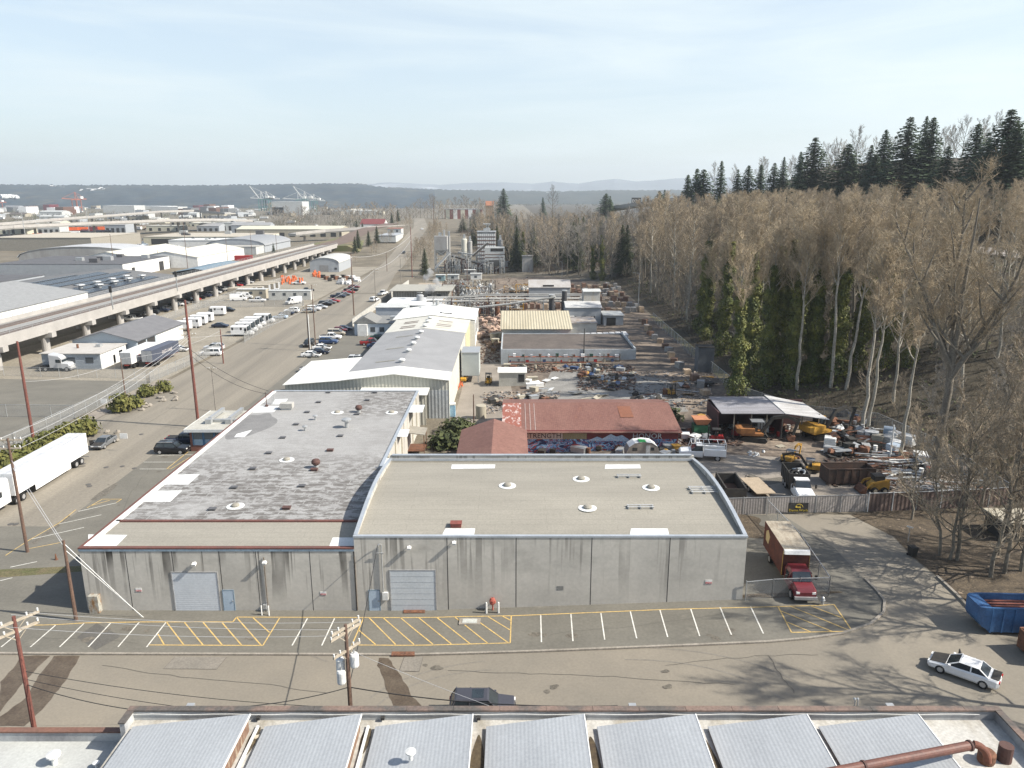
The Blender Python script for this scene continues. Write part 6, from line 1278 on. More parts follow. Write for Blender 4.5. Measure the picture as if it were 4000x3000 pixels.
ws = building('white_lean_shed', 'small white metal roofed lean shed with a torn tarpaulin front in the scrap yard', 'shed', -2.6, 2.7, 143, 147, .3, 3.1, mat('grey_tarp_wall', (.40, .39, .35), (.33, .32, .28), s=.7), m_wroof, 'gx', .5, wins=[('s', 1.2, 2.4, .9, 2.4, m_dark, 'torn_opening')])
# ------------------------------------------------------------------ chemical plant
building('plant_office', 'grey ribbed plant office with flat overhanging roof beside the west street', 'building', -41.5, -22, 258, 275, .0, 5.0, mat('grey_ribbed_wall', (.30, .29, .26), corr=('X', .9, .2)), mat('grey_flat_roof', (.33, .32, .28)), wins=row('s', -2, 8, 3, 1.4, 2.5, 3.8), ov=1.2)
building('plant_block', 'pale grey windowless plant block behind the little white office', 'building', -41, -32, 222, 231, 0, 4.4, mat('pale_plant_grey', (.38, .41, .44), (.30, .33, .36), s=.5), m_whitew); building('plant_block', 'white flat roofed plant hall north of the little office', 'building', -40, -22, 232, 250, 0, 3.6, m_greyw, m_white)
building('plant_shed', 'dark timber lean-to beside the pale plant block', 'shed', -43, -35, 214.5, 221, 0, 1.9, m_dark, m_droof); building('red_roof_shed', 'low maroon plant shed with gravel roof at the panel fence', 'shed', -37, -25, 288, 300, 0, 2.8, mat('maroon_fascia', (.20, .03, .03)), mat('tan_gravel_roof', (.33, .27, .2)))
building('plant_house', 'grey metal plant house with a dark ridge opening beyond the pipe bridge', 'building', 6.2, 21, 268, 277, .9, 5.0, m_greyw, mat('dull_metal_roof', (.36, .35, .34), (.30, .28, .26), s=.5), 'gx', 2.2, wins=[('s', -2.5, 1.5, 4.4, 5.0, m_dark, 'opening')])
zv = building('zerv_building', 'low grey building with a painted sign panel under the pipe bridge', 'building', 3, 17.5, 205, 212, .6, 3.6, m_greyw, mat('flat_grey_roof', (.30, .30, .29)), wins=[('s', -4, -2.6, .5, 2.6, m_dark, 'doorway'), ('s', 4, 7, .3, 2.8, m_dark, 'doorway')])
MB().box(-1.8, 2.4, -3.62, -3.56, .9, 2.5).build('sign_panel', m_wpaint, zv); t = text_mb('ZERV', 1.3, .01); xf(t, WALLTXT(.3, -3.65, 1.75)); t.build('lettering', mat('ochre_letters', (.35, .25, .10)), zv)
hp = building('process_house', 'white metal process house with stepped roofs beside the tall grey tower', 'building', 15.5, 25.5, 211, 222, .8, 6.0, m_greyw, mat('pale_metal_roof', (.46, .46, .45)), 'gx', 1.0, wins=row('s', -4, 4, 3, 1.2, 1, 2.8)); building('process_annex', 'white boxy annex in front of the process house', 'building', 15.3, 22.6, 196, 206, .8, 4.0, m_whitew, mat('rust_stained_roof', (.34, .33, .32), (.22, .17, .13), s=.6), wins=[('s', -1, 1.2, .2, 2.6, m_whitew, 'double_door')])
building('process_tower', 'tall pale metal clad tower rising above the process house', 'tower', 21, 25.8, 217, 223, .8, 9.8, mat('rust_streaked_pale_metal', (.40, .39, .36), (.34, .28, .20), s=.8, st=(1, 1, .2), ramp=(.5, .75)), m_whitew, 'gx', .4)
building('process_shed', 'pale lean-to with dark doorway at the foot of the process tower', 'shed', 26, 31.5, 208, 216, 1.2, 4.2, m_greyw, m_whitew, wins=[('s', -2, .6, 0, 2.4, m_dark, 'doorway')])
def tank(u0, u1, v, Y, z0, z1, label, m=None, n=18, nm='tank', legs=True):
    a, c = at(u0, v, Y), at(u1, v, Y); r = abs(c.x-a.x)/2; t = thing(nm, label, nm.replace('_', ' '), ((a.x+c.x)/2, Y, h((a.x+c.x)/2, Y))); g = z0
    MB().lathe([(r, g), (r, z1), (r*.8, z1+r*.25), (.03, z1+r*.4)], n=n).build('shell', m or m_whitew, t, smooth=False)
    if g > .5:
        for k in range(4): MB().cb((r*.7*math.cos(k*1.57+.8), r*.7*math.sin(k*1.57+.8), g/2), (.25, .25, g)).build('leg', m_galv, t)
        MB().lathe([(.3, g-min(2, g*.8)), (r, g)], n=n).build('cone', m or m_whitew, t)
    MB().tube([(r*.75*math.cos(a_*.5236), r*.75*math.sin(a_*.5236), z1+1.0) for a_ in range(13)], .05, 4).build('railing', m_galv, t); return t
tank(1627, 1655, 1155, 242, .2, 5.5, 'grey cylindrical tank with dark base pouring steam', mat('grey_tank', (.33, .34, .35)))
tank(1573, 1590, 1210, 212, .2, 4.2, 'small white domed tank behind the white metal building roof')
for u, v, Y, z1, l in ((2155, 1180, 204, 12.5, 'tall dark exhaust stack nearest the cream roof'), (2205, 1150, 222, 11.5, 'dark exhaust stack behind the nearer one')):
    p = at(u, v, Y); t = thing('exhaust_stack', l, 'chimney', (p.x, Y, .9)); MB().tube([(0, 0, 0), (0, 0, z1-3)], .75, 14).build('flue', mat('dark_stack', (.045, .045, .05)), t); MB().cyl((0, 0, z1-3), .85, .3, 14).build('rim', m_galv, t); MB().box(-1.6, 1.6, -1.2, 1.2, 0, 2.5).build('base', m_dark, t)
pb_ = thing('pipe_bridge', 'long steel pipe bridge carrying pale pipes across the chemical plant', 'pipe bridge', (-24, 226, 0)); m_pipe = mat('pale_pipe', (.42, .42, .40), (.32, .31, .29), s=.5)
for i in range(9): MB().bar((i*5.6, -1.5, 0), (i*5.6, -1.5, 7), .22).bar((i*5.6, 1.5, 0), (i*5.6, 1.5, 7), .22).bar((i*5.6, -1.5, 5.6), (i*5.6, 1.5, 5.6), .2).build('trestle', m_rustcap if i % 2 else m_galv, pb_)
for y, z, r in ((-1.3, 5.9, .2), (-.5, 5.85, .14), (.4, 5.9, .22), (1.2, 5.8, .12), (-1.2, 6.9, .16), (1.0, 7.0, .2)): MB().tube([(-2, y, z), (12+y*2, y, z), (12+y*2, y, z+.8*(r > .15)), (46, y, z+.8*(r > .15))], r, 6).build('pipe', m_pipe, pb_)
sp_ = thing('sloping_duct', 'long sloping pale pipe rising behind the white metal building', 'pipe', (0, 0, 0)); MB().tube([at(1845, 1203, 208), at(1985, 1188, 206), at(2170, 1160, 203)], .3, 8).build('pipe', m_pipe, sp_); MB().bar(at(1985, 1188, 206), (at(1985, 1188, 206).x, 206, 0), .2).build('support', m_galv, sp_)
q = random.Random(3)
for i in range(46):   # process skids: each a frame with its own pipes and vessels
    x, y = q.uniform(-27, 4), q.uniform(228, 292); w_, d_, hh = q.uniform(2.5, 6), q.uniform(2, 4.5), q.uniform(2.2, 6); kd = i % 4
    t = thing('process_skid', ['dark steel process frame with pale pipework behind the white metal building', 'yellow railed process platform in the chemical plant', 'rust stained vessel rack in the chemical plant', 'grey pipe manifold in the chemical plant'][kd], 'process plant', (x, y, 0), q.uniform(-.1, .1), ['dark process frames', 'yellow railed platforms', 'vessel racks', 'pipe manifolds'][kd])
    b = MB()
    for a in (0, w_):
        for c in (0, d_): b.bar((a, c, 0), (a, c, hh), .16)
    for z in (hh*.5, hh): b.bar((0, 0, z), (w_, 0, z), .14).bar((0, d_, z), (w_, d_, z), .14).bar((0, 0, z), (0, d_, z), .14).bar((w_, 0, z), (w_, d_, z), .14)
    b.build('frame', [m_chas, m_cat, m_rustcap, m_galv][kd], t)
    for _ in range(5): a = q.uniform(.3, w_-.3); MB().tube([(a, q.uniform(0, d_), .2), (a, q.uniform(0, d_), q.uniform(1, hh)), (q.uniform(0, w_), q.uniform(0, d_), hh+q.uniform(-.5, .8))], q.uniform(.08, .18), 6).build('pipe', m_pipe, t)
    if kd != 3: MB().lathe([(.2, .3), (.8, .6), (.8, hh*.7), (.2, hh*.85)], (w_/2, d_/2, 0), 10).build('vessel', [m_galv, m_pipe, m_rust][kd], t)
    if kd == 1: MB().box(0, w_, 0, d_, hh*.5-.06, hh*.5).build('deck', m_droof, t)
m_steam = bpy.data.materials.new('steam'); m_steam.use_nodes = True; NN, LL = m_steam.node_tree.nodes, m_steam.node_tree.links; NN.remove(NN['Principled BSDF']); pv = NN.new('ShaderNodeVolumePrincipled'); pv.inputs['Color'].default_value = (.95, .95, .95, 1)
nz = NN.new('ShaderNodeTexNoise'); nz.inputs['Scale'].default_value = .5; nz.inputs['Detail'].default_value = 4; tcs = NN.new('ShaderNodeTexCoord'); LL.new(tcs.outputs['Object'], nz.inputs[0]); ms_ = NN.new('ShaderNodeMapRange'); ms_.inputs[1].default_value = .48; ms_.inputs[2].default_value = .7; ms_.inputs[4].default_value = .9; LL.new(nz.outputs[0], ms_.inputs[0]); LL.new(ms_.outputs[0], pv.inputs['Density']); LL.new(pv.outputs[0], NN['Material Output'].inputs['Volume'])
for pts, rs, l in (([(1655, 1145), (1675, 1130), (1700, 1108), (1712, 1090)], (1.0, 1.7, 2.2, 1.6), 'thick white steam plume leaning right from the grey tank'), ([(1668, 1110), (1670, 1085), (1678, 1062), (1672, 1050)], (1.2, 1.7, 1.6, .8), 'thin white steam plume rising in front of the concrete plant')):
    b = MB(); P = [at(u, v, 245) for u, v in pts]; b.tube(P, list(rs), 10); tag(b.build('steam_plume', m_steam), l, 'steam')
# stacks of pallets, bricks, bales in the far yard
def stack(x, y, w_, d_, hh, m, label, cat, group, rz=0, n=3):
    b = MB()
    for i in range(n): b.cb((0, 0, .14+hh*(i+.5)/n), (w_*(1-.04*(i % 2)), d_, hh/n*.93))
    b.box(-w_/2, w_/2, -d_/2, d_/2, 0, .12); o = b.build(cat.replace(' ', '_'), m, loc=(x, y, h(x, y)+.02)); o.rotation_euler.z = rz; tag(o, label, cat, group)
m_sl = [mat('stack_tan', (.42, .32, .22), (.32, .24, .17), s=1.5), mat('stack_grey', (.33, .32, .30), (.24, .23, .22), s=1.5), mat('stack_brown', (.20, .12, .08), (.15, .09, .065), s=1.5), mat('stack_white', (.6, .6, .6), (.5, .5, .5), s=1.5)]
for i in range(110):
    r_ = i//18; x = 4+(i % 18)*2.15+q.uniform(-.3, .3)+r_*.6; y = 232+r_*13+q.uniform(-1.5, 1.5)
    if x > lin(TOE, y)-2 or (x < 23 and 264 < y < 280) : x = 26+q.uniform(0, 14)
    k = q.randrange(3); stack(x, y, 1.5, 2.2, q.uniform(.8, 1.8), m_sl[k], ['tan', 'grey', 'brown'][k]+' pallet stack in the storage yard below the wood', 'pallet stack', ['tan', 'grey', 'brown'][k]+' pallet stacks below the wood', q.uniform(-.2, .2))
for i in range(18): stack(16.5+(i % 9)*1.55, 186.5+(i//9)*2.6, 1.25, 1.9, 1.3, m_sl[3], 'white wrapped pallet behind the brown flat roof', 'wrapped pallet', 'white wrapped pallets behind the brown roof')
for i in range(4): stack(14.8+(i % 4)*1.3-2.2, 184.9, 1.1, 1.3, 1.5, mat('brick_pack', (.40, .17, .09), (.33, .13, .07), s=3), 'orange brick pack at the corner of the cream roof', 'brick pack', 'orange brick packs by the cream roof')
for i in range(16): y = 132+i*5.5; x = 36.5+.5*math.sin(i)+lin([(132, -1), (220, 1)], y); stack(x, y, 1.4, 1.6, q.uniform(.6, 1.5), m_sl[i % 3], f"{['tan', 'grey', 'brown'][i % 3]} crate stack lining the track along the wood fence", 'crate stack', f"{['tan', 'grey', 'brown'][i % 3]} crate stacks along the wood fence", q.uniform(-.5, .5))
m_pink = mat('pinkish_clay_chunks', (.45, .32, .25), (.34, .24, .18), s=1.4, fine=.12)
for i in range(46):
    t_ = i/46; u, v = q.uniform(1868, 1955), 1240+t_*130+q.uniform(-12, 12)
    if v > 1340: u = q.uniform(1905, 1958)
    p = G(u, v); b = MB(); r = q.uniform(.6, 1.6); b.blob((0, 0, r*.4), r*q.uniform(.7, 1.2), r*q.uniform(.6, 1.1), r*q.uniform(.4, .8), 6, 3, .38, i); tag(b.build('clay_chunk', m_pink if v < 1320 else mat('brown_chunks', (.16, .11, .08), (.10, .07, .05), s=2), loc=p), 'pale pink broken chunk heaped beside the metal building' if v < 1320 else 'brown broken chunk in the shade of the block building', 'broken chunk', 'pale pink chunks beside the metal building' if v < 1320 else 'brown chunks beside the block building')
for i, (u, v) in enumerate(((1928, 1328), (1950, 1325), (1935, 1350))):
    p = G(u, v); tag(MB().lathe([(.9, 0), (.95, 1.6), (1.05, 1.6), (1.05, 1.8), (.8, 1.8)], n=12).build('round_tub', m_tan, loc=p), ['left of the two rear tan tubs by the clay chunks', 'right of the two rear tan tubs by the clay chunks', 'nearest tan tub by the clay chunks'][i], 'tub')
# ------------------------------------------------------------------ concrete plant
m_cpg = mat('concrete_plant_grey', (.33, .33, .32), (.26, .25, .24), s=.4, st=(1, 1, .3), fine=.1)
bt_ = thing('batch_tower', 'grey square aggregate bin tower on braced legs at the concrete plant', 'silo', (-35.5, 378, 0)); MB().box(-3.2, 3.2, -3.2, 3.2, 11, 17.5).build('bin', m_cpg, bt_); MB().loft([[(-3.2, -3.2, 11), (3.2, -3.2, 11), (3.2, 3.2, 11), (-3.2, 3.2, 11)], [(-1, -1, 8), (1, -1, 8), (1, 1, 8), (-1, 1, 8)]]).build('hopper', m_cpg, bt_)
for sx in (-3, 3):
    for sy in (-3, 3): MB().bar((sx, sy, 0), (sx, sy, 11), .45).build('leg', m_galv, bt_)
b = MB()
for z in (0, 3.6, 7.2): b.bar((-3, -3.1, z), (3, -3.1, z+3.6), .25).bar((3, -3.1, z), (-3, -3.1, z+3.6), .25).bar((-3, -3.1, z+3.6), (3, -3.1, z+3.6), .25)
b.build('brace', m_galv, bt_); MB().box(-1.2, .3, -1, 1, 17.5, 19.2).box(1.2, 2, -1, 1, 17.5, 20.5).build('dust_collector', m_galv, bt_)
for u0, u1, v, z0, z1, l in ((1803, 1826, 1000, 7.5, 15.5, 'cream cement silo, left of the pair on the concrete plant'), (1828, 1845, 1000, 7.5, 14.5, 'slimmer cement silo, right of the pair on the concrete plant'), (1944, 1965, 1000, 3, 15, 'grey cement silo at the right end of the concrete plant'), (1750, 1760, 1000, 4, 17, 'thin pale silo beside the aggregate bin tower')):
    t = tank(u0, u1, v, 384, z0, z1, l, m_creamy if 'cream' in l else m_cpg, nm='silo'); MB().box(-.5, .5, -.5, .5, z1, z1+2.6).build('filter_stack', m_galv, t)
bb = building('batching_house', 'tall white panelled batching house with rust brown floor bands', 'building', -18, -8.5, 390, 400, 0, 19, m_cpg, m_galv, wins=[w_ for k in range(9) for w_ in row('s', -4.7, 4.7, 9, .8, 2+k*1.85, 3.2+k*1.85, m_wpaint, 'panel')]); 
for k in range(9): MB().box(-4.9, 4.9, -5.12, -5.06, 1.4+k*1.85, 1.75+k*1.85).build('rust_band', m_rust, bb)
MB().box(-1.6, 1.6, -1.5, 1.5, 19.2, 20.6).bar((-1, 0, 20), (2, 0, 23), .5).bar((2, 0, 20), (-1, 0, 23), .5).box(-1.8, 1.8, -1.6, 1.6, 22.6, 23).build('head_house', m_galv, bb)
hb = thing('hopper_house', 'white hopper house with dark top opening above a funnel at the concrete plant', 'silo', (-8.5, 372, 0)); MB().box(-4.8, 4.8, -3, 3, 6.4, 12.5).build('bin', m_whitew, hb); MB().box(-2, 4.2, -3.06, -3, 10.6, 12).build('opening', m_dark, hb); MB().loft([[(-4.8, -3, 6.4), (4.8, -3, 6.4), (4.8, 3, 6.4), (-4.8, 3, 6.4)], [(-1.3, -1, 3), (1.3, -1, 3), (1.3, 1, 3), (-1.3, 1, 3)]]).build('funnel', m_cpg, hb)
for z in (7.6, 9): MB().box(-4.9, 4.9, -3.08, -3.0, z, z+.25).build('rust_band', m_rust, hb)
for sx in (-4.5, 4.5):
    for sy in (-2.8, 2.8): MB().bar((sx, sy, 0), (sx, sy, 6.4), .4).build('leg', m_galv, hb)
for k, (a, c, l) in enumerate([((1765, 1000, 374), (1900, 1040, 368), 'dark trussed conveyor sloping down right of the aggregate tower'), ((1848, 1000, 372), (1905, 950, 378), 'dark conveyor rising into the batching house'), ((1700, 1050, 370), (1760, 985, 374), 'grey conveyor rising to the aggregate tower'), ((1790, 985, 380), (1880, 1000, 374), 'yellow grey walkway between the cement silos and the hopper house')]):
    A, C_ = at(*a), at(*c); t = thing('conveyor', l, 'conveyor', (0, 0, 0)); MB().bar(A, C_, 1.2, .5).build('belt', m_chas if k < 2 else m_galv, t); MB().bar(A+Vector((0, 0, .9)), C_+Vector((0, 0, .9)), .15).build('rail', m_galv, t)
    for s in (.2, .8): g = A.lerp(C_, s); MB().bar(g, (g.x, g.y, 0), .3).build('support', m_galv, t)
for i in range(22):
    x, y = -33+(i % 11)*2.7, 366+(i//11)*9+q.uniform(-2, 2); hh = q.uniform(3, 10); t = thing('pipe_tower', 'grey steel frame with pipework crowding the middle of the concrete plant', 'frame', (x, y, 0), q.uniform(-.2, .2), 'grey steel frames of the concrete plant'); b = MB()
    for a in (0, 2.2):
        for c in (0, 2.2): b.bar((a, c, 0), (a, c, hh), .22)
    for z in (hh*.4, hh*.7, hh): b.bar((0, 0, z), (2.2, 0, z), .2).bar((0, 0, z), (2.2, 0, z-hh*.3), .14).bar((0, 0, z), (0, 2.2, z), .2)
    b.build('frame', m_galv if i % 3 else m_rustcap, t); MB().box(.2, 2, .2, 2, hh*.4, hh*.66).build('bin', [m_cpg, m_dark, m_galv, m_cpg][i % 4], t); MB().tube([(1, -.3, .2), (1, -.3, hh*.8), (2.4, -.3, hh)], .2, 6).build('pipe', m_pipe, t)
for u, v, l, m, w_, hh in ((1720, 1098, 'teal site box at the foot of the aggregate tower', mat('teal_box', (.22, .32, .34)), 4, 2.6), (1770, 1095, 'white site cabin before the concrete plant', m_whitew, 5, 2.4), (1860, 1092, 'white flat sided truck body at the concrete plant', m_wpaint, 5, 2.6), (1895, 1030, 'blue plant motor house at the concrete plant', P_('blue'), 2.5, 2), (1835, 1075, 'grey plant container under the conveyor', m_cpg, 5, 2.4)): p = G(u, v); building('site_cabin', l, 'cabin', p.x-w_/2, p.x+w_/2, p.y, p.y+3, 0, hh, m, m_whitew, wins=[('s', -.8, .4, .8, 1.8)])
p = G(1980, 1048); container('mixer_truck', 'dark mixer truck in the shade right of the hopper house', (p.x, p.y, 0), R(80), 6, 'grey', None, None); p = G(2060, 1062); building('grey_silo_block', 'pale grey concrete block tower at the edge of the dark wood', 'tower', p.x-2.6, p.x+2.6, p.y-2, p.y+2, 0, 8.5, m_cpg, m_cpg)
tag(MB().box(-45, -3, 344, 344.3, 0, 1.3).build('yard_wall', m_kerb), 'low concrete yard wall in front of the concrete plant', 'wall')
# ------------------------------------------------------------------ rail viaduct
m_vc = mat('viaduct_concrete', (.37, .352, .33), (.31, .295, .275), s=.3, fine=.06); m_bal = mat('rail_ballast', (.15, .105, .08), (.11, .08, .065), s=.6, st=(4, .1, 1), fine=.1); m_rail = mat('rail_steel', (.25, .25, .25), r=.4, m=.6)
vd = thing('rail_viaduct', 'long pale concrete rail viaduct on round columns crossing the left side', 'viaduct', (-118.5, 0, 0)); VX0, VX1 = -7.5, 7.2
b = MB(); b.box(VX0, VX1, 60, 480, 5.3, 6.4); b.build('girder', m_vc, vd); b = MB(); b.box(VX0-.35, VX0, 60, 480, 5.1, 7.5); b.box(VX1, VX1+.35, 60, 480, 5.1, 7.5); b.build('parapet', m_vc, vd)
MB().box(VX0, VX1, 60, 480, 6.4, 6.5).build('deck', mat('deck_concrete', (.27, .265, .25), (.22, .215, .2), s=.5, st=(3, .1, 1)), vd)
for x in (-4, 2.6): MB().box(x-1.5, x+1.5, 60, 480, 6.5, 6.62).build('ballast', m_bal, vd); MB().box(x-.75, x-.68, 60, 480, 6.62, 6.74).box(x+.68, x+.75, 60, 480, 6.62, 6.74).build('rails', m_rail, vd)
b = MB()
for i in range(106): b.bar((VX1+.17, 62+i*4, 7.5), (VX1+.17, 62+i*4, 8.4), .07); b.bar((VX0-.17, 62+i*4, 7.5), (VX0-.17, 62+i*4, 8.4), .07)
for x in (VX1+.17, VX0-.17):
    for z in (8.4, 7.95): b.box(x-.04, x+.04, 60, 480, z, z+.06)
b.build('railing', m_galv, vd)
for i in range(22):
    y = 88+i*17.6
    MB().box(VX0-.9, VX1+1.2, y-.9, y+.9, 4.1, 5.28).build('cross_beam', m_vc, vd)
    for x in (VX0+1.6, VX1-1.2): MB().cyl((x, y, -.3), .95, 4.4, 14).build('column', m_vc, vd)
b = MB()
for i in range(90): 
    y = 480+i*3; 
    for x0, x1, z0, m in ((-126, -111, .3, 0),): b.quad((x0, y, max(6.4, h(x0+6, y)+.3)-0), (x1, y, max(6.4, h(x1-6, y)+.3)), (x1, y+3, max(6.4, h(x1-6, y+3)+.3)), (x0, y+3, max(6.4, h(x0+6, y+3)+.3)))
tag(b.build('rail_bed', m_bal, fix=False), kind='structure')
tag(MB().prism([(-140, -1), (-132, 6.35), (-105, 6.35), (-88, -1)], 'y', 478, 750).build('railway_embankment', mat('embankment_grass', (.17, .125, .075), (.10, .11, .04), s=.06, fine=.2, ramp=(.4, .6))), kind='structure')
for y, l in ((205, 'rail signal mast with black heads, nearer one on the viaduct'), (246, 'rail signal mast with black heads, farther one on the viaduct')):
    t = thing('signal_mast', l, 'signal', (-110.8, y, 6.5)); MB().bar((0, 0, 0), (0, 0, 6), .25).bar((0, 0, 5), (-2, 0, 5), .15).build('mast', m_galv, t); MB().box(-.35, .35, -.3, 0, 4.6, 6.4).build('signal_head', m_dark, t)
# ------------------------------------------------------------------ yard buildings between street and viaduct
gb_ = building('gable_depot', 'grey gable roofed open sided depot beside the viaduct', 'depot', -103, -88, 171, 196, 0, 4.1, mat('pale_blue_gable', (.36, .41, .45), (.33, .38, .42), s=.5), mat('grey_shingle_roof', (.145, .145, .15), (.12, .12, .125), s=.6, fine=.08), 'gy', 2.1, ov=.5, wins=[('e', -12, -8, .2, 3.6, m_dark, 'open_bay'), ('e', -7.4, -3.4, .2, 3.6, m_dark, 'open_bay'), ('e', -2.8, 12.4, .3, 3.7, m_wpaint, 'white_panels')])
so_ = building('siding_office', 'small grey sided flat roofed office with three white framed windows', 'office', -103, -90.2, 159, 170.2, 0, 3.5, mat('blue_grey_siding', (.27, .30, .33), (.24, .27, .30), s=.5, corr=('Z', .3, .1)), mat('pale_flat_roof', (.42, .40, .37), (.36, .34, .31), s=.5), wins=row('s', -6, 6, 3, 1.7, 1.5, 2.7)+[('e', -5.5, 5.5, .0, 3.4, m_wpaint, 'white_wall_face'), ('e', -.4, .5, .1, 2.1, m_greyw, 'side_door'), ('e', 2.2, 3.8, 1.4, 2.6, m_win, 'window')], ov=.3)
MB().box(2, 3, 1, 2.2, 3.66, 4.3).build('roof_unit', m_galv, so_); MB().cyl((-1.5, 0, 3.66), .25, .9, 8).build('roof_vent', m_rust, so_)
building('quonset_hut', 'white arched roof hut with a wide door at the end of the gravel yard', 'hut', -101, -86.5, 374, 405, 0, 4.4, m_greyw, mat('pale_arch_roof', (.44, .44, .42), (.38, .38, .36), s=.3), 'ay', 2.6, wins=[('s', -2.5, 2, 0, 3.4, mat('grey_door', (.25, .25, .25)), 'big_door'), ('s', 3.2, 4.2, 0, 2.1, m_greyw, 'door'), ('s', 5, 6.2, 1.2, 2.2)])
for i, (u0, u1, v, l) in enumerate([(1050, 1215, 1172, 'long white site trailer with four windows in the fenced yard'), (925, 1040, 1166, 'tan site trailer left of the long white one')]):
    p, p2 = G(u0, v), G(u1, v); building('site_trailer', l, 'trailer', p.x, p2.x, p.y, p.y+3.2, .5, 3.3, [mat('trailer_white', (.50, .50, .47)), m_tan][i], m_whitew, wins=row('s', -(p2.x-p.x)/2, (p2.x-p.x)/2, 4 if i == 0 else 3, 1.1, 1.1, 2.1), ov=.1)
for i, (u, v) in enumerate([(985, 1146), (1010, 1138), (1030, 1133), (1048, 1128), (940, 1152), (960, 1148)]):
    p = G(u, v); container('storage_container', f"beige storage container, {['first', 'second', 'third', 'fourth', 'fifth', 'sixth'][i]} counted from the tan site trailer", (p.x, p.y, 0), R(180), 9, 'tan', chassis=False)
p = G(652, 1318); o = thing('green_dumpster', 'dark green rubbish dumpster beside the grey gable depot', 'dumpster', p, R(5)); MB().loft([[(-1, -.8, .15), (1, -.8, .15), (1, .8, .15), (-1, .8, .15)], [(-1.1, -.9, 1.2), (1.1, -.9, 1.2), (1.1, .9, 1.5), (-1.1, .9, 1.5)]]).build('bin', mat('bin_green', (.02, .10, .07)), o); MB().loft([[(-1.12, -.92, 1.21), (1.12, -.92, 1.21), (1.12, .92, 1.51), (-1.12, .92, 1.51)], [(-1.12, -.92, 1.27), (1.12, -.92, 1.27), (1.12, .92, 1.57), (-1.12, .92, 1.57)]]).build('lid', m_chas, o)
m_orb = mat('orange_barrel', (.58, .14, .05), (.5, .12, .04), s=2)
BAR = MB().lathe([(.32, 0), (.28, 1.0), (.1, 1.08)], n=8).data('orange_barrel', m_orb)
for i in range(64):
    u, v = (rnd.uniform(1100, 1185), rnd.uniform(1092, 1112)) if i < 44 else (rnd.uniform(1222, 1250), rnd.uniform(1072, 1084))
    p = G(u, v); o = link('traffic_barrel', BAR, None, p+Vector((0, 0, .9*(i % 3 == 0)))); tag(o, 'orange traffic barrel in the crowd behind the white pickup' if i < 44 else 'orange traffic barrel in the crowd near the quonset hut', 'barrel', 'orange barrels behind the white pickup' if i < 44 else 'orange barrels near the quonset hut'); o.scale = (1.3, 1.3, 1.2)
for i in range(26):
    u, v = rnd.uniform(1320, 1400), rnd.uniform(1080, 1112); p = G(u, v); stack(p.x, p.y, rnd.uniform(1, 3), rnd.uniform(1, 2), rnd.uniform(.4, 1.3), m_sl[3] if i % 3 else m_pipe, 'white wrapped bundle in the fenced yard by the street', 'bundle', 'white bundles in the fenced yard by the street', rnd.uniform(0, 3))
for i in range(9): p = G(1262+i*13, 1086+(i % 3)*6); stack(p.x, p.y, 2, 1.5, 1.4, [m_dark, m_rust, m_chas][i % 3], 'dark machine crate beside the orange barrels near the quonset hut', 'crate', 'dark crates near the quonset hut', i)
# ------------------------------------------------------------------ warehouses beyond the viaduct
wa = building('yellow_ridge_warehouse', 'white walled warehouse with grey roof and pale yellow ridge strip behind the viaduct', 'warehouse', -176, -131, 150, 229, 0, 8.2, m_wpaint, mat('fine_grey_roof', (.26, .265, .265), corr=('Y', 1.2, .1)), 'gy', 3.4); MB().loft([[(-6, y, 10.95), (6, y, 10.95), (6, y, 10.85), (-6, y, 10.85)] for y in (-39, 22)]).build('ridge_strip', mat('yellow_rooflight', (.52, .50, .25)), wa)
wa2 = building('solar_warehouse', 'dark roofed warehouse carrying rows of solar panels beyond the viaduct', 'warehouse', -186, -132, 231, 300, 0, 5.6, m_greyw, mat('charcoal_roof', (.135, .135, .135), (.115, .115, .115), s=.3), 'gy', 3.0, ov=.5)
m_sol = mat('solar_glass', (.035, .045, .06), (.05, .06, .075), s=1, r=.25, corr=('Y', 1.1, .25))
for xa, xb, ya_, yb2 in ((1, 5, -25, 20), (6, 9.5, -27, 28), (10.5, 13.5, -14, 20), (18.5, 22, -28, 24), (-4, 0, -22, 8), (14.6, 17.4, -22, -8), (14.6, 17.4, -4, 8)):
    zz = lambda x: 8.75-3.0*abs(x)/27; MB().loft([[(xa, y, zz(xa)+.25), (xb, y, zz(xb)+.25), (xb, y, zz(xb)+.1), (xa, y, zz(xa)+.1)] for y in (ya_, yb2)]).build('solar_array', m_sol, wa2)
for i in range(8): x = 11.8+(i % 2)*3.5; MB().lathe([(.7, 0), (.7, 1.0), (1.5, 1.2), (1.3, 1.5), (.1, 1.7)], (x+3.6, -18+i*5, 6.6+.4*(i % 2 == 0)), 10).build('roof_vent', m_galv, wa2)
building('dark_flat_warehouse', 'low warehouse with wide dark flat roof left of the solar panels', 'warehouse', -250, -188, 235, 300, 0, 6.2, m_greyw, m_droof, units=9)
building('white_block_warehouse', 'big white block warehouse with dark flat roof and one dark doorway', 'warehouse', -240, -180, 346, 394, 0, 6.3, m_wpaint, m_droof, wins=[('e', 12, 17, 0, 4.5, m_dark, 'doorway'), ('e', -16, -13, 0, 4, m_dark, 'doorway'), ('s', -30, 30, .02, 6.28, m_greyw, 'grey_front_face')], ov=.1, units=6)
building('arch_warehouse', 'grey barrel roofed warehouse behind the white block one', 'warehouse', -276, -206, 420, 450, 0, 3.5, m_cpg, mat('silver_arch_roof', (.40, .41, .42), (.34, .35, .36), s=.3), 'ay', 6)
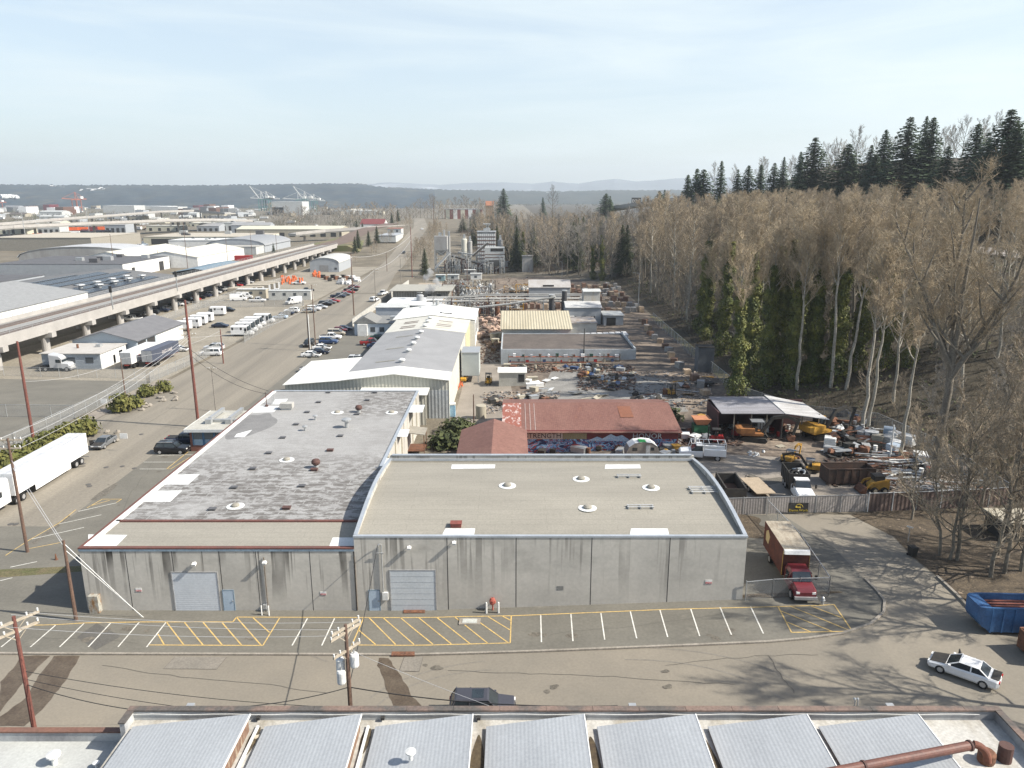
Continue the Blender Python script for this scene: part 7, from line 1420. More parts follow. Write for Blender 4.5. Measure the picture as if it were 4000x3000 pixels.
for i, (x0, x1, y0, y1, zt, rs, l) in enumerate([(-232, -200, 400, 470, 5, 3, 'white double gabled warehouse, left half, beyond the tracks'), (-199, -166, 396, 466, 5.5, 3, 'white double gabled warehouse, right half, beyond the tracks')]): building('white_gable_warehouse', l, 'warehouse', x0, x1, y0, y1, 0, zt, m_wpaint, mat('cream_white_roof', (.58, .56, .48)), 'gy', rs, wins=[('s', -8, 2, 0, 3.8, m_dark, 'open_bay')])
building('grey_arch_shed', 'grey arched workshop beyond the white gabled warehouses', 'workshop', -205, -166, 505, 565, 0, 4.5, m_greyw, mat('mid_grey_arch', (.25, .26, .27)), 'ay', 4.5); building('flat_workshop', 'flat roofed pale workshop in front of the grey arched one', 'workshop', -200, -166, 488, 504, 0, 5, m_whitew, mat('stone_flat_roof', (.36, .35, .32)))
building('blue_roof_shelter', 'low open shelter with blue grey roof beside the tracks', 'shelter', -150, -130, 330, 372, 0, 4.2, m_dark, mat('blue_grey_roof', (.15, .21, .26)), 'gy', 1.6, ov=.6); container('storage_container', 'rusty red container on the track side beyond the viaduct', (-143, 400, 3.5), R(10), 9, 'red', chassis=False)
building('long_cream_warehouse', 'long low warehouse with cream roof and row of dark loading bays', 'warehouse', -255, -158, 700, 735, 0, 7, m_tan, mat('cream_roof', (.52, .50, .40)), 'gx', 2.5, wins=row('s', -40, 46, 9, 5, .2, 4, m_dark, 'loading_bay'))
building('tan_warehouse', 'tan walled warehouse beside the scrap car yard', 'warehouse', -360, -290, 520, 590, 0, 9, mat('tan_wall', (.28, .26, .22)), mat('sand_roof', (.42, .38, .31))); building('open_bay_warehouse', 'sand roofed warehouse with long dark open bay', 'warehouse', -288, -200, 590, 650, 0, 6, m_cream, MATS['sand_roof'], units=5, wins=[('s', -38, 36, .2, 4.5, m_dark, 'open_bay')])
building('white_sign_store', 'white flat roofed store with a tall grey sign tower', 'store', -255, -180, 560, 588, 0, 5, m_wpaint, m_white, units=5); building('red_roof_house', 'white house with maroon roof near the far bridge', 'house', -160, -135, 800, 825, 0, 8, m_wpaint, mat('maroon_roof', (.16, .04, .04)), 'gx', 5)
building('hilltop_house', 'small square white house with red roof beside the hill street', 'house', -92, -82, 560, 572, 8.5, 13.5, m_whitew, mat('salmon_roof', (.35, .14, .10)), 'flat', wins=row('s', -4, 4, 2, 1.5, 2.5, 4)); building('hill_store', 'long low white store below the little hill house', 'store', -92, -80, 520, 555, 6.5, 10.5, m_whitew, m_greyw)
ss = building('storage_building', 'red and cream striped storage building at the end of the street', 'building', -80, -36, 905, 930, 6, 21.5, mat('storage_red', (.22, .09, .075)), m_greyw, wins=[('s', -21+i*9, -16+i*9, 0, 15.3, m_cream if i % 2 == 0 else m_wpaint, 'cream_bay') for i in range(5)]); building('storage_turret', 'tan square turret with pyramid orange roof on the storage building', 'tower', -31, -21.5, 898, 908, 6, 26, mat('turret_tan', (.30, .21, .13)), mat('orange_tile', (.32, .14, .08)), 'gx', 5)
# ------------------------------------------------------------------ freight yard, highways
m_roadc = mat('highway_concrete', (.36, .35, .32), (.30, .29, .27), s=.05, fine=.05)
def highway(name, label, pts, w, pier=40, para=1.2):
    t = thing(name, label, 'bridge', (0, 0, 0)); pts = [Vector(p) for p in pts]; L_, Rr_ = [], []
    for i, p in enumerate(pts):
        d = (pts[min(i+1, len(pts)-1)]-pts[max(0, i-1)]); s = Vector((-d.y, d.x, 0)).normalized()*w/2; L_.append(p+s); Rr_.append(p-s)
    V = lambda z: Vector((0, 0, z))
    MB().loft([[a+V(0), b_+V(0), b_+V(-2), a+V(-2)] for a, b_ in zip(L_, Rr_)]).build('deck', m_roadc, t); MB().loft([[b_+V(para), b_+V(-1.2), b_*1.0+V(-1.2)+(b_-a).normalized()*.5, b_+V(para)+(b_-a).normalized()*.5] for a, b_ in zip(L_, Rr_)]).build('parapet', m_vc, t)
    for a, c in zip(pts, pts[1:]):
        n = max(1, int((c-a).length/pier))
        for i in range(n): p = a.lerp(c, (i+.5)/n); b = MB(); b.cyl((p.x-w*.25, p.y, -1), 1.1, p.z-1, 8); b.build('pier', m_vc, t)
    return t
HP = lambda u, v, z: Z(u, v, z)
highway('elevated_highway', 'nearer elevated highway crossing the freight yard at the far left', [HP(-350, 915, 13), HP(0, 885, 13), HP(300, 872, 13), HP(620, 860, 13), HP(800, 857, 12), HP(960, 862, 9)], 22)
highway('elevated_highway', 'farther elevated highway rising behind the freight yard', [HP(-350, 885, 12), HP(0, 873, 12), HP(250, 852, 13), HP(480, 836, 14), HP(600, 826, 15), HP(760, 822, 15), HP(900, 832, 12)], 20)
highway('road_bridge', 'low grey road bridge over the tracks near the far trees', [HP(1140, 912, 7), HP(1260, 900, 8.5), HP(1420, 890, 10), HP(1540, 884, 10), HP(1680, 878, 8)], 11, 60); highway('overpass', 'pale highway overpass at the end of the wooded ridge', [at(2380, 815, 620), at(2560, 790, 560), at(2725, 772, 500)], 10, 900)
FC = [('orange', 'orange boxcar'), ('maroon', 'maroon boxcar'), ('white', 'white hopper car'), ('tan', 'tan hopper car'), ('silver', 'grey hopper car'), ('black', 'black tank car')]
def railcar(u, v, k, far):
    p = G(u, v); nm = FC[k][1]; t = thing('freight_car', f"{nm} in the {'rear' if far else 'front'} train of the freight yard", 'freight car', (p.x, p.y, 0), R(14), f"{nm}s of the {'rear' if far else 'front'} train"); hop = 2 <= k <= 4; m = P_(FC[k][0])
    if k == 5: MB().tube([(-7.5, 0, 2.6), (-7, 0, 2.6), (7, 0, 2.6), (7.5, 0, 2.6)], [.8, 1.5, 1.5, .8], 10).build('tank', m, t)
    elif hop: MB().prism([(-7.5, 4.2), (7.5, 4.2), (7.5, 2.6), (5, 1.2), (-5, 1.2), (-7.5, 2.6)], 'y', -1.5, 1.5).build('hopper', m, t)
    else: MB().box(-7.6, 7.6, -1.5, 1.5, 1.2, 4.5).build('body', m, t)
    MB().box(-7.6, 7.6, -1, 1, .8, 1.18).build('chassis', m_chas, t)
    for x in (-5.5, 5.5): MB().box(x-1.3, x+1.3, -.9, .9, .1, .8).build('bogie', m_chas, t)
for i, k in enumerate([0, 0, 2, 2, 2, 3, 2, 3, 4, 5, 5, 5]): railcar(10+i*36, 972-i*5.2, k, False)
for i, k in enumerate([1, 1, 3, 5, 0, 2, 3, 2, 5, 1]): railcar(20+i*37, 945-i*3.5, k, True)
for i, k in enumerate([1, 0, 0, 0, 1, 0, 0, 2, 1, 3, 1, 2, 1, 1]): railcar(200+i*38, 906-i*.8, k, True)
# scrap cars and small sheds scattered through the industrial plain
q = random.Random(21)
for i in range(70):
    u, v = (q.uniform(430, 700), q.uniform(945, 985)) if i < 34 else (q.uniform(150, 420), q.uniform(985, 1000)) if i < 44 else (q.uniform(560, 760), q.uniform(925, 965)) if i < 58 else (q.uniform(900, 1250), q.uniform(880, 930)); p = G(u, v); c = q.choice(['white', 'silver', 'grey', 'paleblue', 'black', 'white']); car(q.choice(['sedan', 'suv', 'minivan']), c, (p.x, p.y, 0), q.uniform(0, 3), f'{c} scrapped car in the wreck yard beyond the white block warehouse', 'car', f'{c} cars in the wreck yard', True)
SC = [('white', m_whitew, mat('pale_roof', (.40, .41, .40), (.33, .34, .33), s=.1)), ('grey', m_greyw, m_groof), ('cream', m_cream, m_croof), ('tan', m_tan, m_brownr)]
for i in range(105):
    u = q.uniform(-100, 1500); v = 795+130*q.random()**1.9
    if v > 850 and u > 1000: v = 840
    p = G(u, v); w_, d_, hh = q.uniform(10, 42), q.uniform(10, 30), q.uniform(4, 9); k = q.choice([0, 0, 1, 1, 2, 3])
    if -140 < p.x+w_/2 and p.x-w_/2 < -40 and p.y < 900: continue
    building('distant_warehouse', f'distant {SC[k][0]} flat roofed warehouse on the industrial plain' if i % 2 else f'distant {SC[k][0]} gable roofed warehouse on the industrial plain', 'warehouse', p.x-w_/2, p.x+w_/2, p.y, p.y+d_, 0, hh, SC[k][1], SC[k][2], 'flat' if i % 2 else 'gx', 2.5, wins=row('s', -w_/2, w_/2, 4, 3, .3, hh*.6, m_dark, 'loading_door'), units=3, group=f"distant {SC[k][0]} {'flat' if i % 2 else 'gabled'} warehouses")
for i in range(34):
    u = q.uniform(0, 300) if i < 18 else q.uniform(640, 900); p = at(u, 800 if i < 18 else 795, q.uniform(1500, 2100)); k = q.choice(['maroon', 'brown', 'white', 'grey']); building('container_stack', f'{k} container stack at the distant port', 'container stack', p.x-8, p.x+8, p.y, p.y+40, 0, q.uniform(8, 16), P_(k), P_(k), ov=0, group=f'{k} container stacks at the port')
for i, (u, Y, w_, hh) in enumerate([(460, 1700, 70, 16), (560, 1750, 110, 14), (640, 1700, 60, 13), (1120, 1500, 60, 26), (1080, 1500, 26, 15)]): p = at(u, 790, Y); building('port_warehouse', ['white port shed left of three by the red crane', 'long white port shed in the middle of three by the red crane', 'white port shed right of three by the red crane', 'tall pale silo block beside the teal cranes', 'low dark port hall beside the teal cranes'][i], 'warehouse', p.x-w_/2, p.x+w_/2, Y, Y+50, 0, hh, m_whitew if i != 4 else m_greyw, m_white if i != 4 else m_droof, 'flat')
def crane(u, Y, hh, m, label, up=False):
    p = at(u, 790, Y); t = thing('port_crane', label, 'crane', (p.x, Y, 0), R(70) if m == m_crane_r else 0); k = hh/82
    b = MB()
    for x in (-9, 9):
        for y in (0, 16): b.bar((x*k, y, 0), (x*k, y, 42*k), 2.4*k)
    for z in (14, 42): b.bar((-9*k, 0, z*k), (9*k, 0, z*k), 2.6*k).bar((-9*k, 16, z*k), (9*k, 16, z*k), 2.6*k)
    b.build('portal', m, t); b = MB(); b.bar((-9*k, 8, 44*k), (45*k, 8, 44*k), 3.2*k); e = Vector((-9*k, 8, 44*k))+(Vector((-32, 0, 44)) if up else Vector((-52, 0, 3)))*k
    b.bar((-9*k, 8, 44*k), e, 2.6*k); b.build('boom', m_wpaint if up or m != m_crane_r else m, t); b = MB(); b.bar((-4*k, 8, 44*k), (-2*k, 8, 70*k), 2*k).bar((8*k, 8, 44*k), (-2*k, 8, 70*k), 1.6*k).bar((-2*k, 8, 70*k), (40*k, 8, 46*k), .8*k).bar((-2*k, 8, 70*k), e, .8*k); b.build('mast', m_wpaint if m != m_crane_r else m, t); MB().box(14*k, 26*k, 3, 13, 46*k, 54*k).build('machinery_house', m_wpaint, t)
m_crane_r = mat('crane_orange_red', (.30, .10, .06)); m_crane_t = mat('crane_teal', (.09, .22, .21))
crane(308, 1900, 54, m_crane_r, 'orange red port crane in front of the left hills'); crane(0, 1900, 40, m_crane_r, 'orange red port crane cut by the left edge')
for u, hh, up, l in ((1020, 56, True, 'teal port crane with raised white boom, leftmost of the group'), (1040, 56, False, 'teal port crane, second of the left pair'), (1165, 54, False, 'teal port crane, left one of the right trio'), (1190, 56, True, 'teal port crane with raised boom in the right trio'), (1225, 48, False, 'teal port crane, right one of the right trio')): crane(u, 1900, hh, m_crane_t, l, up)
for i in range(70):
    p = G(q.uniform(-20, 1150), 812+90*q.random()**1.6)
    if -140 < p.x < -40 and p.y < 900: continue
    t = thing('truck_trailer', 'white box trailer parked among the distant warehouses', 'trailer', (p.x, p.y, 0), q.uniform(-.3, .3), 'white box trailers among the distant warehouses'); MB().box(-6.5, 6.5, -1.3, 1.3, 1.1, 4).build('body', m_wpaint, t); MB().box(-6.3, 6.3, -.9, .9, .3, 1.08).build('chassis', m_chas, t)
# ------------------------------------------------------------------ hills and mountains
def ridge(name, prof, Y, depth, m, zj=0, step=6, kj=1.0, seed=1, snow=None):
    q = random.Random(seed); u0, u1 = prof[0][0], prof[-1][0]; us = [u0+i*step for i in range(int((u1-u0)/step)+1)]; top, bas = [], []
    b = MB(); rows = 6; grid = []
    for r in range(rows+1):
        t = r/rows; ln = []
        for u in us:
            p = at(u, lin(prof, u)+(q.uniform(-zj, zj) if r == rows else 0), Y); zt = max(2, p.z)*(1-(1-t)**1.5)
            k = .16*mnoise.noise((u*.012*kj, t*3, seed)); ln.append((p.x*(1-(1-t)*depth/Y), Y-(1-t)*depth, max(-2, zt*(1+k*(1-t)*2) if t > 0 else -2)))
        grid.append(ln)
    n = len(us); b.v = [p for ln in grid for p in ln]; o = len(b.v); b.v += [(x*1.15, y*1.15, -5) for x, y, z in grid[-1]]
    b.f = [(r*n+i, r*n+i+1, (r+1)*n+i+1, (r+1)*n+i) for r in range(rows+1) for i in range(n-1)]
    tag(b.build(name, m, smooth=False), kind='structure')
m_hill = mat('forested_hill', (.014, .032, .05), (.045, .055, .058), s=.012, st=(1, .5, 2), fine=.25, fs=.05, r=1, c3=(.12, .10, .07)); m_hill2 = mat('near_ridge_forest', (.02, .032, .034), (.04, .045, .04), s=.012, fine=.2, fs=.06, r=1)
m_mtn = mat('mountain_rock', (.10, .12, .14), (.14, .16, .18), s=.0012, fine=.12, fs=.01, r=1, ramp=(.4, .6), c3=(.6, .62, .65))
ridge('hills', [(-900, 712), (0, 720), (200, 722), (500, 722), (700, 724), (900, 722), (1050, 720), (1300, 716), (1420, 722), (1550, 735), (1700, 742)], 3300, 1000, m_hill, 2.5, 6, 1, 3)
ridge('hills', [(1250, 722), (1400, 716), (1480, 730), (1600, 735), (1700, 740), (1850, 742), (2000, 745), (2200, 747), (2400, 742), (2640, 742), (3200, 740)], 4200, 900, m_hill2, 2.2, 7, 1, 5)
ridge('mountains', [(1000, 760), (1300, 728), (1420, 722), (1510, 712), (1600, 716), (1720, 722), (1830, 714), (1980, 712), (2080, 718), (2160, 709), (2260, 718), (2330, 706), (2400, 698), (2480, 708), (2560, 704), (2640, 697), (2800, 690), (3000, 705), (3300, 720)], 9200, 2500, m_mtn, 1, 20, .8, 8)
q = random.Random(8); HG = MB().box(-7, 7, -5, 5, 0, 6).prism([(-5, 6), (5, 6), (0, 9)], 'x', -7.2, 7.2).data('hill_house', m_wpaint)
for i in range(60):
    u, v = q.choice([(q.uniform(195, 260), q.uniform(728, 742)), (q.uniform(310, 450), q.uniform(736, 748)), (q.uniform(10, 70), q.uniform(765, 772)), (q.uniform(1500, 2600), q.uniform(752, 766))]); Y = 3300-3.0*max(0, v-722)*5-60 if u < 1000 else 3950; p = at(u, v, Y); tag(link('hill_house', HG, None, p-Vector((0, 0, 3)), q.uniform(0, 3)), 'white house on the far wooded hillside', 'house', 'white houses on the far hillside')
q = random.Random(31); b = MB()
for _ in range(1300):
    u = q.uniform(-60, 1450); v = 790+95*q.random()**1.7
    if _ > 600: u, v = q.uniform(1400, 2750), 782+22*q.random()
    p = G(u, v)
    p.z = max(0, h(p.x, p.y))
    if -135 < p.x < -40 and p.y < 950: continue
    if p.y < 640: continue
    hh = q.uniform(4, 12)
    for _ in range(14): c = p+Vector((q.gauss(0, 4), q.gauss(0, 4), 0)); b.spike(c, c+Vector((q.uniform(-.6, .6), q.uniform(-.6, .6), 1))*hh*q.uniform(.5, 1), .35)
tag(b.build('distant_scrub', mat('distant_scrub', (.13, .11, .085), (.08, .085, .05), s=.02, fine=.1, ramp=(.4, .6)), fix=False), kind='stuff')
# far tree lines
def far_tree(u, v, Y, H_, k, m, lab, g, wd=1.0):
    p = at(u, v, Y); z = max(0, h(p.x, Y)); t = tree_obj('bare_tree', lab, 'tree', p.x, Y, H_/14, k*1.3, g, BUSH[k % 4][0], BUSH[k % 4][1], m_barkd, m, z=z); t.scale.x *= wd; t.scale.y *= wd
for i in range(34): p_ = at(1850+i*24, 800, 680+60*(i % 5)); far_tree(1850+i*24, 800, 680+60*(i % 5), q.uniform(11, 20), i, m_twigg if i % 2 else m_twigr, 'bare tree far beyond the wood of the concrete plant', 'bare trees far beyond the concrete plant', 1.5)
for i in range(62): far_tree(1060+i*14.5, 800, q.uniform(880, 1120), q.uniform(17, 30), i, m_twigg if i % 3 else m_twigr, 'bare tree in the long tree line across the plain', 'bare trees of the long tree line across the plain', 1.5)
for i in range(64): y = q.uniform(400, 660); x = -60-lin([(300, 0), (640, 17)], y)+q.choice([q.uniform(-22, -9), q.uniform(9, 24), q.uniform(9, 20)]); k = i % 4; tree_obj('bare_bush', 'bare bush tree on the bank beside the hill street', 'tree', x, y, q.uniform(.45, .8), i, 'bare bush trees beside the hill street', BUSH[k][0], BUSH[k][1], m_barkd, m_twigr)
for i, (x, y, s) in enumerate([(-41, 352, 1.0), (-98, 470, .8), (-100, 490, .95), (-96, 505, .8), (-93, 520, .9), (-300, 330, .7), (-312, 335, .5), (-160, 505, .5), (-150, 760, .9), (-158, 770, 1.0), (-170, 750, .8), (-120, 800, 1), (-128, 810, .9)]):
    t = tree_obj('evergreen_tree', ['round dark evergreen beside the street at the concrete plant'] [0] if i == 0 else 'dark evergreen on the bank left of the hill street' if i < 5 else 'dark evergreen by the left freight tracks' if i < 7 else 'dark evergreen near the far road bridge', 'tree', x, y, s*.55, i, None if i == 0 else 'dark evergreens left of the hill street' if i < 5 else 'dark evergreens by the freight tracks' if i < 7 else 'dark evergreens near the far bridge', FIR[2][0], FIR[2][1], m_barkd, m_needleb); t.scale.x *= 1.2; t.scale.y *= 1.2
p_ = at(2510, 800, 900); cs = building('red_roof_casino', 'red roofed hall with a dark lettered sign beyond the overpass', 'building', p_.x-16, p_.x+18, 895, 920, 18, 27, m_greyw, mat('dark_crimson_roof', (.25, .02, .03))); MB().box(-15, -4, -13.5, -12.8, 9.5, 17).build('sign_panel', m_dark, cs); xf(text_mb('EQC', 5, .05), WALLTXT(-9.5, -13.6, 13)).build('lettering', m_wpaint, cs)
# ------------------------------------------------------------------ haze
hz_ = bpy.data.materials.new('haze'); hz_.use_nodes = True; NN, LL = hz_.node_tree.nodes, hz_.node_tree.links; NN.remove(NN['Principled BSDF']); pv = NN.new('ShaderNodeVolumePrincipled'); pv.inputs['Color'].default_value = (.83, .92, 1, 1); pv.inputs['Density'].default_value = .00012; pv.inputs['Anisotropy'].default_value = .2
LL.new(pv.outputs[0], NN['Material Output'].inputs['Volume']); tag(MB().box(-9600, 9600, -400, 10700, -7, 420).build('haze', hz_), kind='stuff')
# ------------------------------------------------------------------ utility poles and wires
m_pole = mat('brown_pole_wood', (.14, .085, .06), (.10, .065, .05), s=2, st=(3, 3, .3), fine=.15); m_poler = mat('red_brown_pole_wood', (.17, .06, .045), (.12, .05, .04), s=2, st=(3, 3, .3), fine=.15)
m_poleg = mat('grey_pole_wood', (.24, .22, .19), (.18, .165, .145), s=2, st=(3, 3, .3), fine=.15); m_arm2 = mat('weathered_crossarm', (.38, .33, .26), (.3, .26, .2), s=2, fine=.1); m_wire = mat('wire_black', (.03, .03, .03)); m_wirel = mat('wire_aluminium', (.45, .45, .45), fine=0)
POLE = {}
def pole(key, u, v, ut, vt, label, m=None, r=.15, arms=(), base=None, lamp=False, tilt=0):
    p = base or G(u, v); p = Vector((p.x, p.y, h(p.x, p.y))); top = at(ut, vt, p.y); H_ = top.z-p.z; m = m or m_pole; o = thing('utility_pole' if not lamp else 'street_lamp', label, 'utility pole' if not lamp else 'street lamp', p); POLE[key] = p+Vector((0, 0, H_))
    MB().tube([(0, 0, -.3), (0, 0, H_*.6), (0, 0, H_)], [r, r*.85, r*.65], 8).build('pole', m, o)
    for z, L_, a in arms:
        c = MB(); dx, dy = math.cos(a)*L_/2, math.sin(a)*L_/2; c.bar((-dx, -dy, H_-z), (dx, dy, H_-z), .13, .16); c.bar((-dx*.5, -dy*.5, H_-z), (0, 0, H_-z-.7), .05); c.bar((dx*.5, dy*.5, H_-z), (0, 0, H_-z-.7), .05); x = c.build('crossarm', m_arm2, o)
        for s in (-.95, -.5, .5, .95): MB().cyl((dx*s, dy*s, H_-z+.1), .06, .2, 6).build('insulator', m_wpaint, x)
    if lamp: MB().bar((0, 0, H_), (-1.6, 0, H_+.2), .1).build('arm', m_galv, o); MB().cb((-1.8, 0, H_+.2), (.7, .3, .12)).build('lamp_head', m_galv, o)
    return o
pole('a', 298, 2424, 250, 2111, 'short brown pole at the left front corner of the low warehouse', r=.17)
pole('b', 108, 2157, 34, 1712, 'brown pole with two crossarms standing on the mossy verge', m_pole, .17, [(.2, 2.6, .1), (1.1, 2.2, .1)])
p3 = pole('c', 150, 2800, 95, 2408, 'rust brown pole with pale slanting crossarms over the wet road stains', m_poler, .17, [(.35, 2.9, .95), (1.05, 2.7, .95)], base=Vector((-31.9, 42.4, 0)))
p4 = pole('d', 1372, 2755, 1365, 2440, 'dark brown pole carrying three transformers in front of the roller doors', m_pole, .17, [(.2, 2.4, .95), (.55, 2.6, .95), (1.9, 2.3, .95)], base=Vector((-10.9, 43.2, 0)))
H4 = POLE['d'].z
for x, y, z, l in ((-.45, -.1, 4.3, 0), (-.55, .25, 3.6, 0), (.42, .15, 3.2, 0)):
    c = MB().lathe([(.27, H4-z), (.3, H4-z+.08), (.3, H4-z+.85), (.24, H4-z+.95), (.02, H4-z+.97)], (x, y, 0), 14).build('transformer', m_wpaint, p4); MB().cyl((x, y, H4-z+.96), .05, .25, 6).build('bushing', m_galv, c)
pole('e', 137, 1755, 76, 1333, 'tall red brown pole among the junipers behind the trailer', m_poler, .24); pole('f', 776, 1668, 735, 1172, 'tallest red brown pole with crossarms behind the brick office', m_poler, .26, [(4.6, 2.6, .2), (5.6, 2.2, .2)])
pole('g', 843, 1605, 825, 1437, 'slim grey capped pole at the corner of the brick office roof', m_poleg, .11, [(.2, 1.6, .1)]); pole('h', 490, 1545, 483, 1400, 'thin brown pole rising from the largest juniper', m_pole, .12); pole('i', 873, 1420, 858, 1287, 'short thick brown pole on the grass strip beside the small delivery van', m_poler, .16)
o = pole('j', 1208, 1370, 1192, 1190, 'left one of the twin poles in the parking row with a white conduit', m_pole, .15, [(.4, 2.6, .3), (1.6, 2.4, .3)]); MB().tube([(.3, -.1, 0), (.3, -.1, 9)], .1, 8).build('conduit', m_wpaint, o)
pole('k', 1233, 1352, 1220, 1112, 'right one of the twin poles in the parking row', m_pole, .14, [(.3, 2.4, .2)]); pole('l', 1383, 1232, 1370, 990, 'tall brown pole at the start of the panel fence by the little office', m_pole, .2); pole('m', 1468, 1180, 1463, 1052, 'pole with a double crossarm beside the panel fence', m_poleg, .15, [(.3, 3, 0), (1.2, 2.6, 0)])
pole('n', 1610, 1085, 1598, 885, 'tall thin brown pole right of the concrete plant gate', m_poler, .2); pole('o', 1567, 1107, 1558, 993, 'pale pole with conduit by the plant fence', m_poleg, .14); pole('p', 1512, 1062, 1510, 985, 'dark short pole on the left bank of the street', m_pole, .15)
pole('q', 1708, 905, 1704, 762, 'thin tall pole near the crest of the street', m_pole, .25, base=Vector((-66, 640, 0))); pole('r', 1826, 1168, 1826, 1030, 'thin mast standing amid the chemical plant frames', m_pole, .16)
for k, (u, v, ut, vt, l) in enumerate([(447, 1051, 432, 914, 'brown pole before the white block warehouse'), (734, 1051, 720, 867, 'brown pole before the white gabled warehouse'), (890, 1022, 879, 925, 'brown pole left of the white gabled warehouse front'), (985, 1002, 973, 900, 'thin pole by the flat pale workshop'), (1083, 998, 1080, 915, 'thin pole right of the grey arched workshop'), (1170, 880, 1165, 800, 'pole in front of the long tree line, left one'), (1290, 880, 1286, 830, 'pole in front of the long tree line, right one'), (620, 1030, 615, 975, 'pole with twin boxes by the big doorway'), (330, 1055, 328, 1010, 'pole behind the solar panels')]): pole('s%d' % k, u, v, ut, vt, l, m_pole, .16)
for k, (u, v, ut, vt, l) in enumerate([(2493, 1205, 2490, 1068, 'tall steel lamp post at the edge of the wood beside the pallet yard'), (2320, 1085, 2320, 1035, 'steel lamp post against the dark wood behind the pallet yard'), (2195, 1085, 2195, 1022, 'steel lamp post left of the other one before the dark wood'), (103, 950, 85, 822, 'high mast lamp in the freight yard, left one'), (350, 918, 342, 824, 'high mast lamp in the freight yard, right one'), (875, 840, 873, 803, 'thin highway lamp before the long tree line'), (3475, 1795, 3473, 1660, 'plain white pole standing in the scrap heap')]): pole('t%d' % k, u, v, ut, vt, l, m_galv if k != 6 else m_wpaint, .14 if k in (0, 6) else .1 if k < 3 else .3, lamp=k != 6)
pole('u', 1851, 1655, 1844, 1541, 'dark thin pole beside the tan drum near the rusty gable', m_pole, .12); pole('v', 2280, 1412, 2280, 1283, 'black pole rising in front of the block building rack', m_dark, .12)
def wire(a, c, sag, r, label, m=None):
    a, c = Vector(a), Vector(c); pts = [a.lerp(c, i/12)-Vector((0, 0, sag*4*(i/12)*(1-i/12))) for i in range(13)]; tag(MB().tube(pts, r, 4).build('power_line', m or m_wire), label, 'cable')
V3 = Vector; C, D, A, B_ = POLE['c'], POLE['d'], POLE['a'], POLE['b']
for k, (oy, oz) in enumerate(((.8, -.2), (-.1, .2), (-.8, -.2))): wire(C+V3((oy*.6, oy, oz)), D+V3((oy*.6, oy, -.3)), .35, .012, f"thin bare wire between the two road poles, {['rear', 'middle', 'front'][k]} strand", m_wirel)
wire(C-V3((0, 0, 4)), D-V3((0, 0, 6.3)), .5, .02, 'black cable between the two road poles, lower than the bare strands'); wire(C-V3((0, 0, 5)), V3((FX0, PY-.1, 6.5)), .2, .025, 'black drop cable from the rust brown pole to the factory parapet corner'); wire(C-V3((0, 0, 4.6)), V3((-19, PY, 6.4)), .2, .018, 'grey drop cable running right from the rust brown pole')
wire(D-V3((0, 0, 4.6)), V3(((1503-2000)/42.4-.3, WY-.35, 6.75)), .35, .035, 'dotted service cable from the transformer pole to the warehouse mast'); wire(D-V3((0, 0, 4.7)), V3((-18, PY, 6.5)), .3, .03, 'black service cable from the transformer pole down left to the factory'); wire(D-V3((0, 0, 4.7)), V3((6.5, PY+.1, 6.6)), .5, .035, 'thick service cable from the transformer pole to the right over the road'); wire(D-V3((-.4, 0, 2)), V3((-1, PY, 6.5)), .1, .012, 'thin guy wire from the transformer pole past the wet stain', m_wirel)
an_ = G(556, 2412)
wire(A-V3((0, 0, .3)), an_, 0, .035, 'white guarded guy wire from the short brown pole to the ground, upper one', m_wpaint); wire(A-V3((0, 0, .9)), an_+V3((.1, 0, 0)), 0, .035, 'white guarded guy wire from the short brown pole to the ground, lower one', m_wpaint)
wire(A-V3((0, 0, .3)), B_-V3((0, 0, 2.4)), .1, .025, 'pale cable between the short pole and the crossarm pole, upper one', m_wirel); wire(A-V3((0, 0, .7)), B_-V3((0, 0, 3.2)), .1, .025, 'pale cable between the short pole and the crossarm pole, lower one', m_wirel)
E, F, Gp = POLE['e'], POLE['f'], POLE['g']
for k, z in enumerate((2.5, 3.3, 4.6)): wire(B_-V3((1.0-k, 0, .1+.5*k)), V3((F.x, F.y, F.z-4.6-z*.4)), 1.2, .022, f"street power line from the crossarm pole to the tallest pole, {['top', 'middle', 'bottom'][k]} strand", m_wirel)
wire(F-V3((0, 0, 6)), POLE['j']-V3((0, 0, 1)), 1.6, .022, 'street power line from the tallest pole to the twin poles', m_wirel); wire(POLE['j']-V3((0, 0, 1)), POLE['m']-V3((0, 0, .3)), 1.5, .03, 'street power line from the twin poles to the double crossarm pole', m_wirel); wire(F-V3((0, 0, 8)), V3((-38, 112, 7.5)), .8, .03, 'black drop wire from the tallest pole to the low warehouse mast, upper'); wire(F-V3((0, 0, 9)), V3((-38, 112, 7.0)), 1.2, .03, 'black drop wire from the tallest pole to the low warehouse mast, lower')
wire(POLE['m'], POLE['n']-V3((0, 0, 6)), 2.5, .05, 'cable curving from the double crossarm pole to the thin plant pole', m_wirel); wire(POLE['l']-V3((0, 0, 1)), POLE['n']-V3((0, 0, 4)), 3, .05, 'cable from the tall fence pole to the thin plant pole', m_wirel); wire(E-V3((0, 0, 6)), POLE['h']-V3((0, 0, .3)), 1, .025, 'fence side cable from the tall red brown pole to the juniper pole', m_wirel); wire(POLE['h'], POLE['i']-V3((0, 0, .3)), 1.2, .025, 'fence side cable from the juniper pole to the short thick pole', m_wirel)
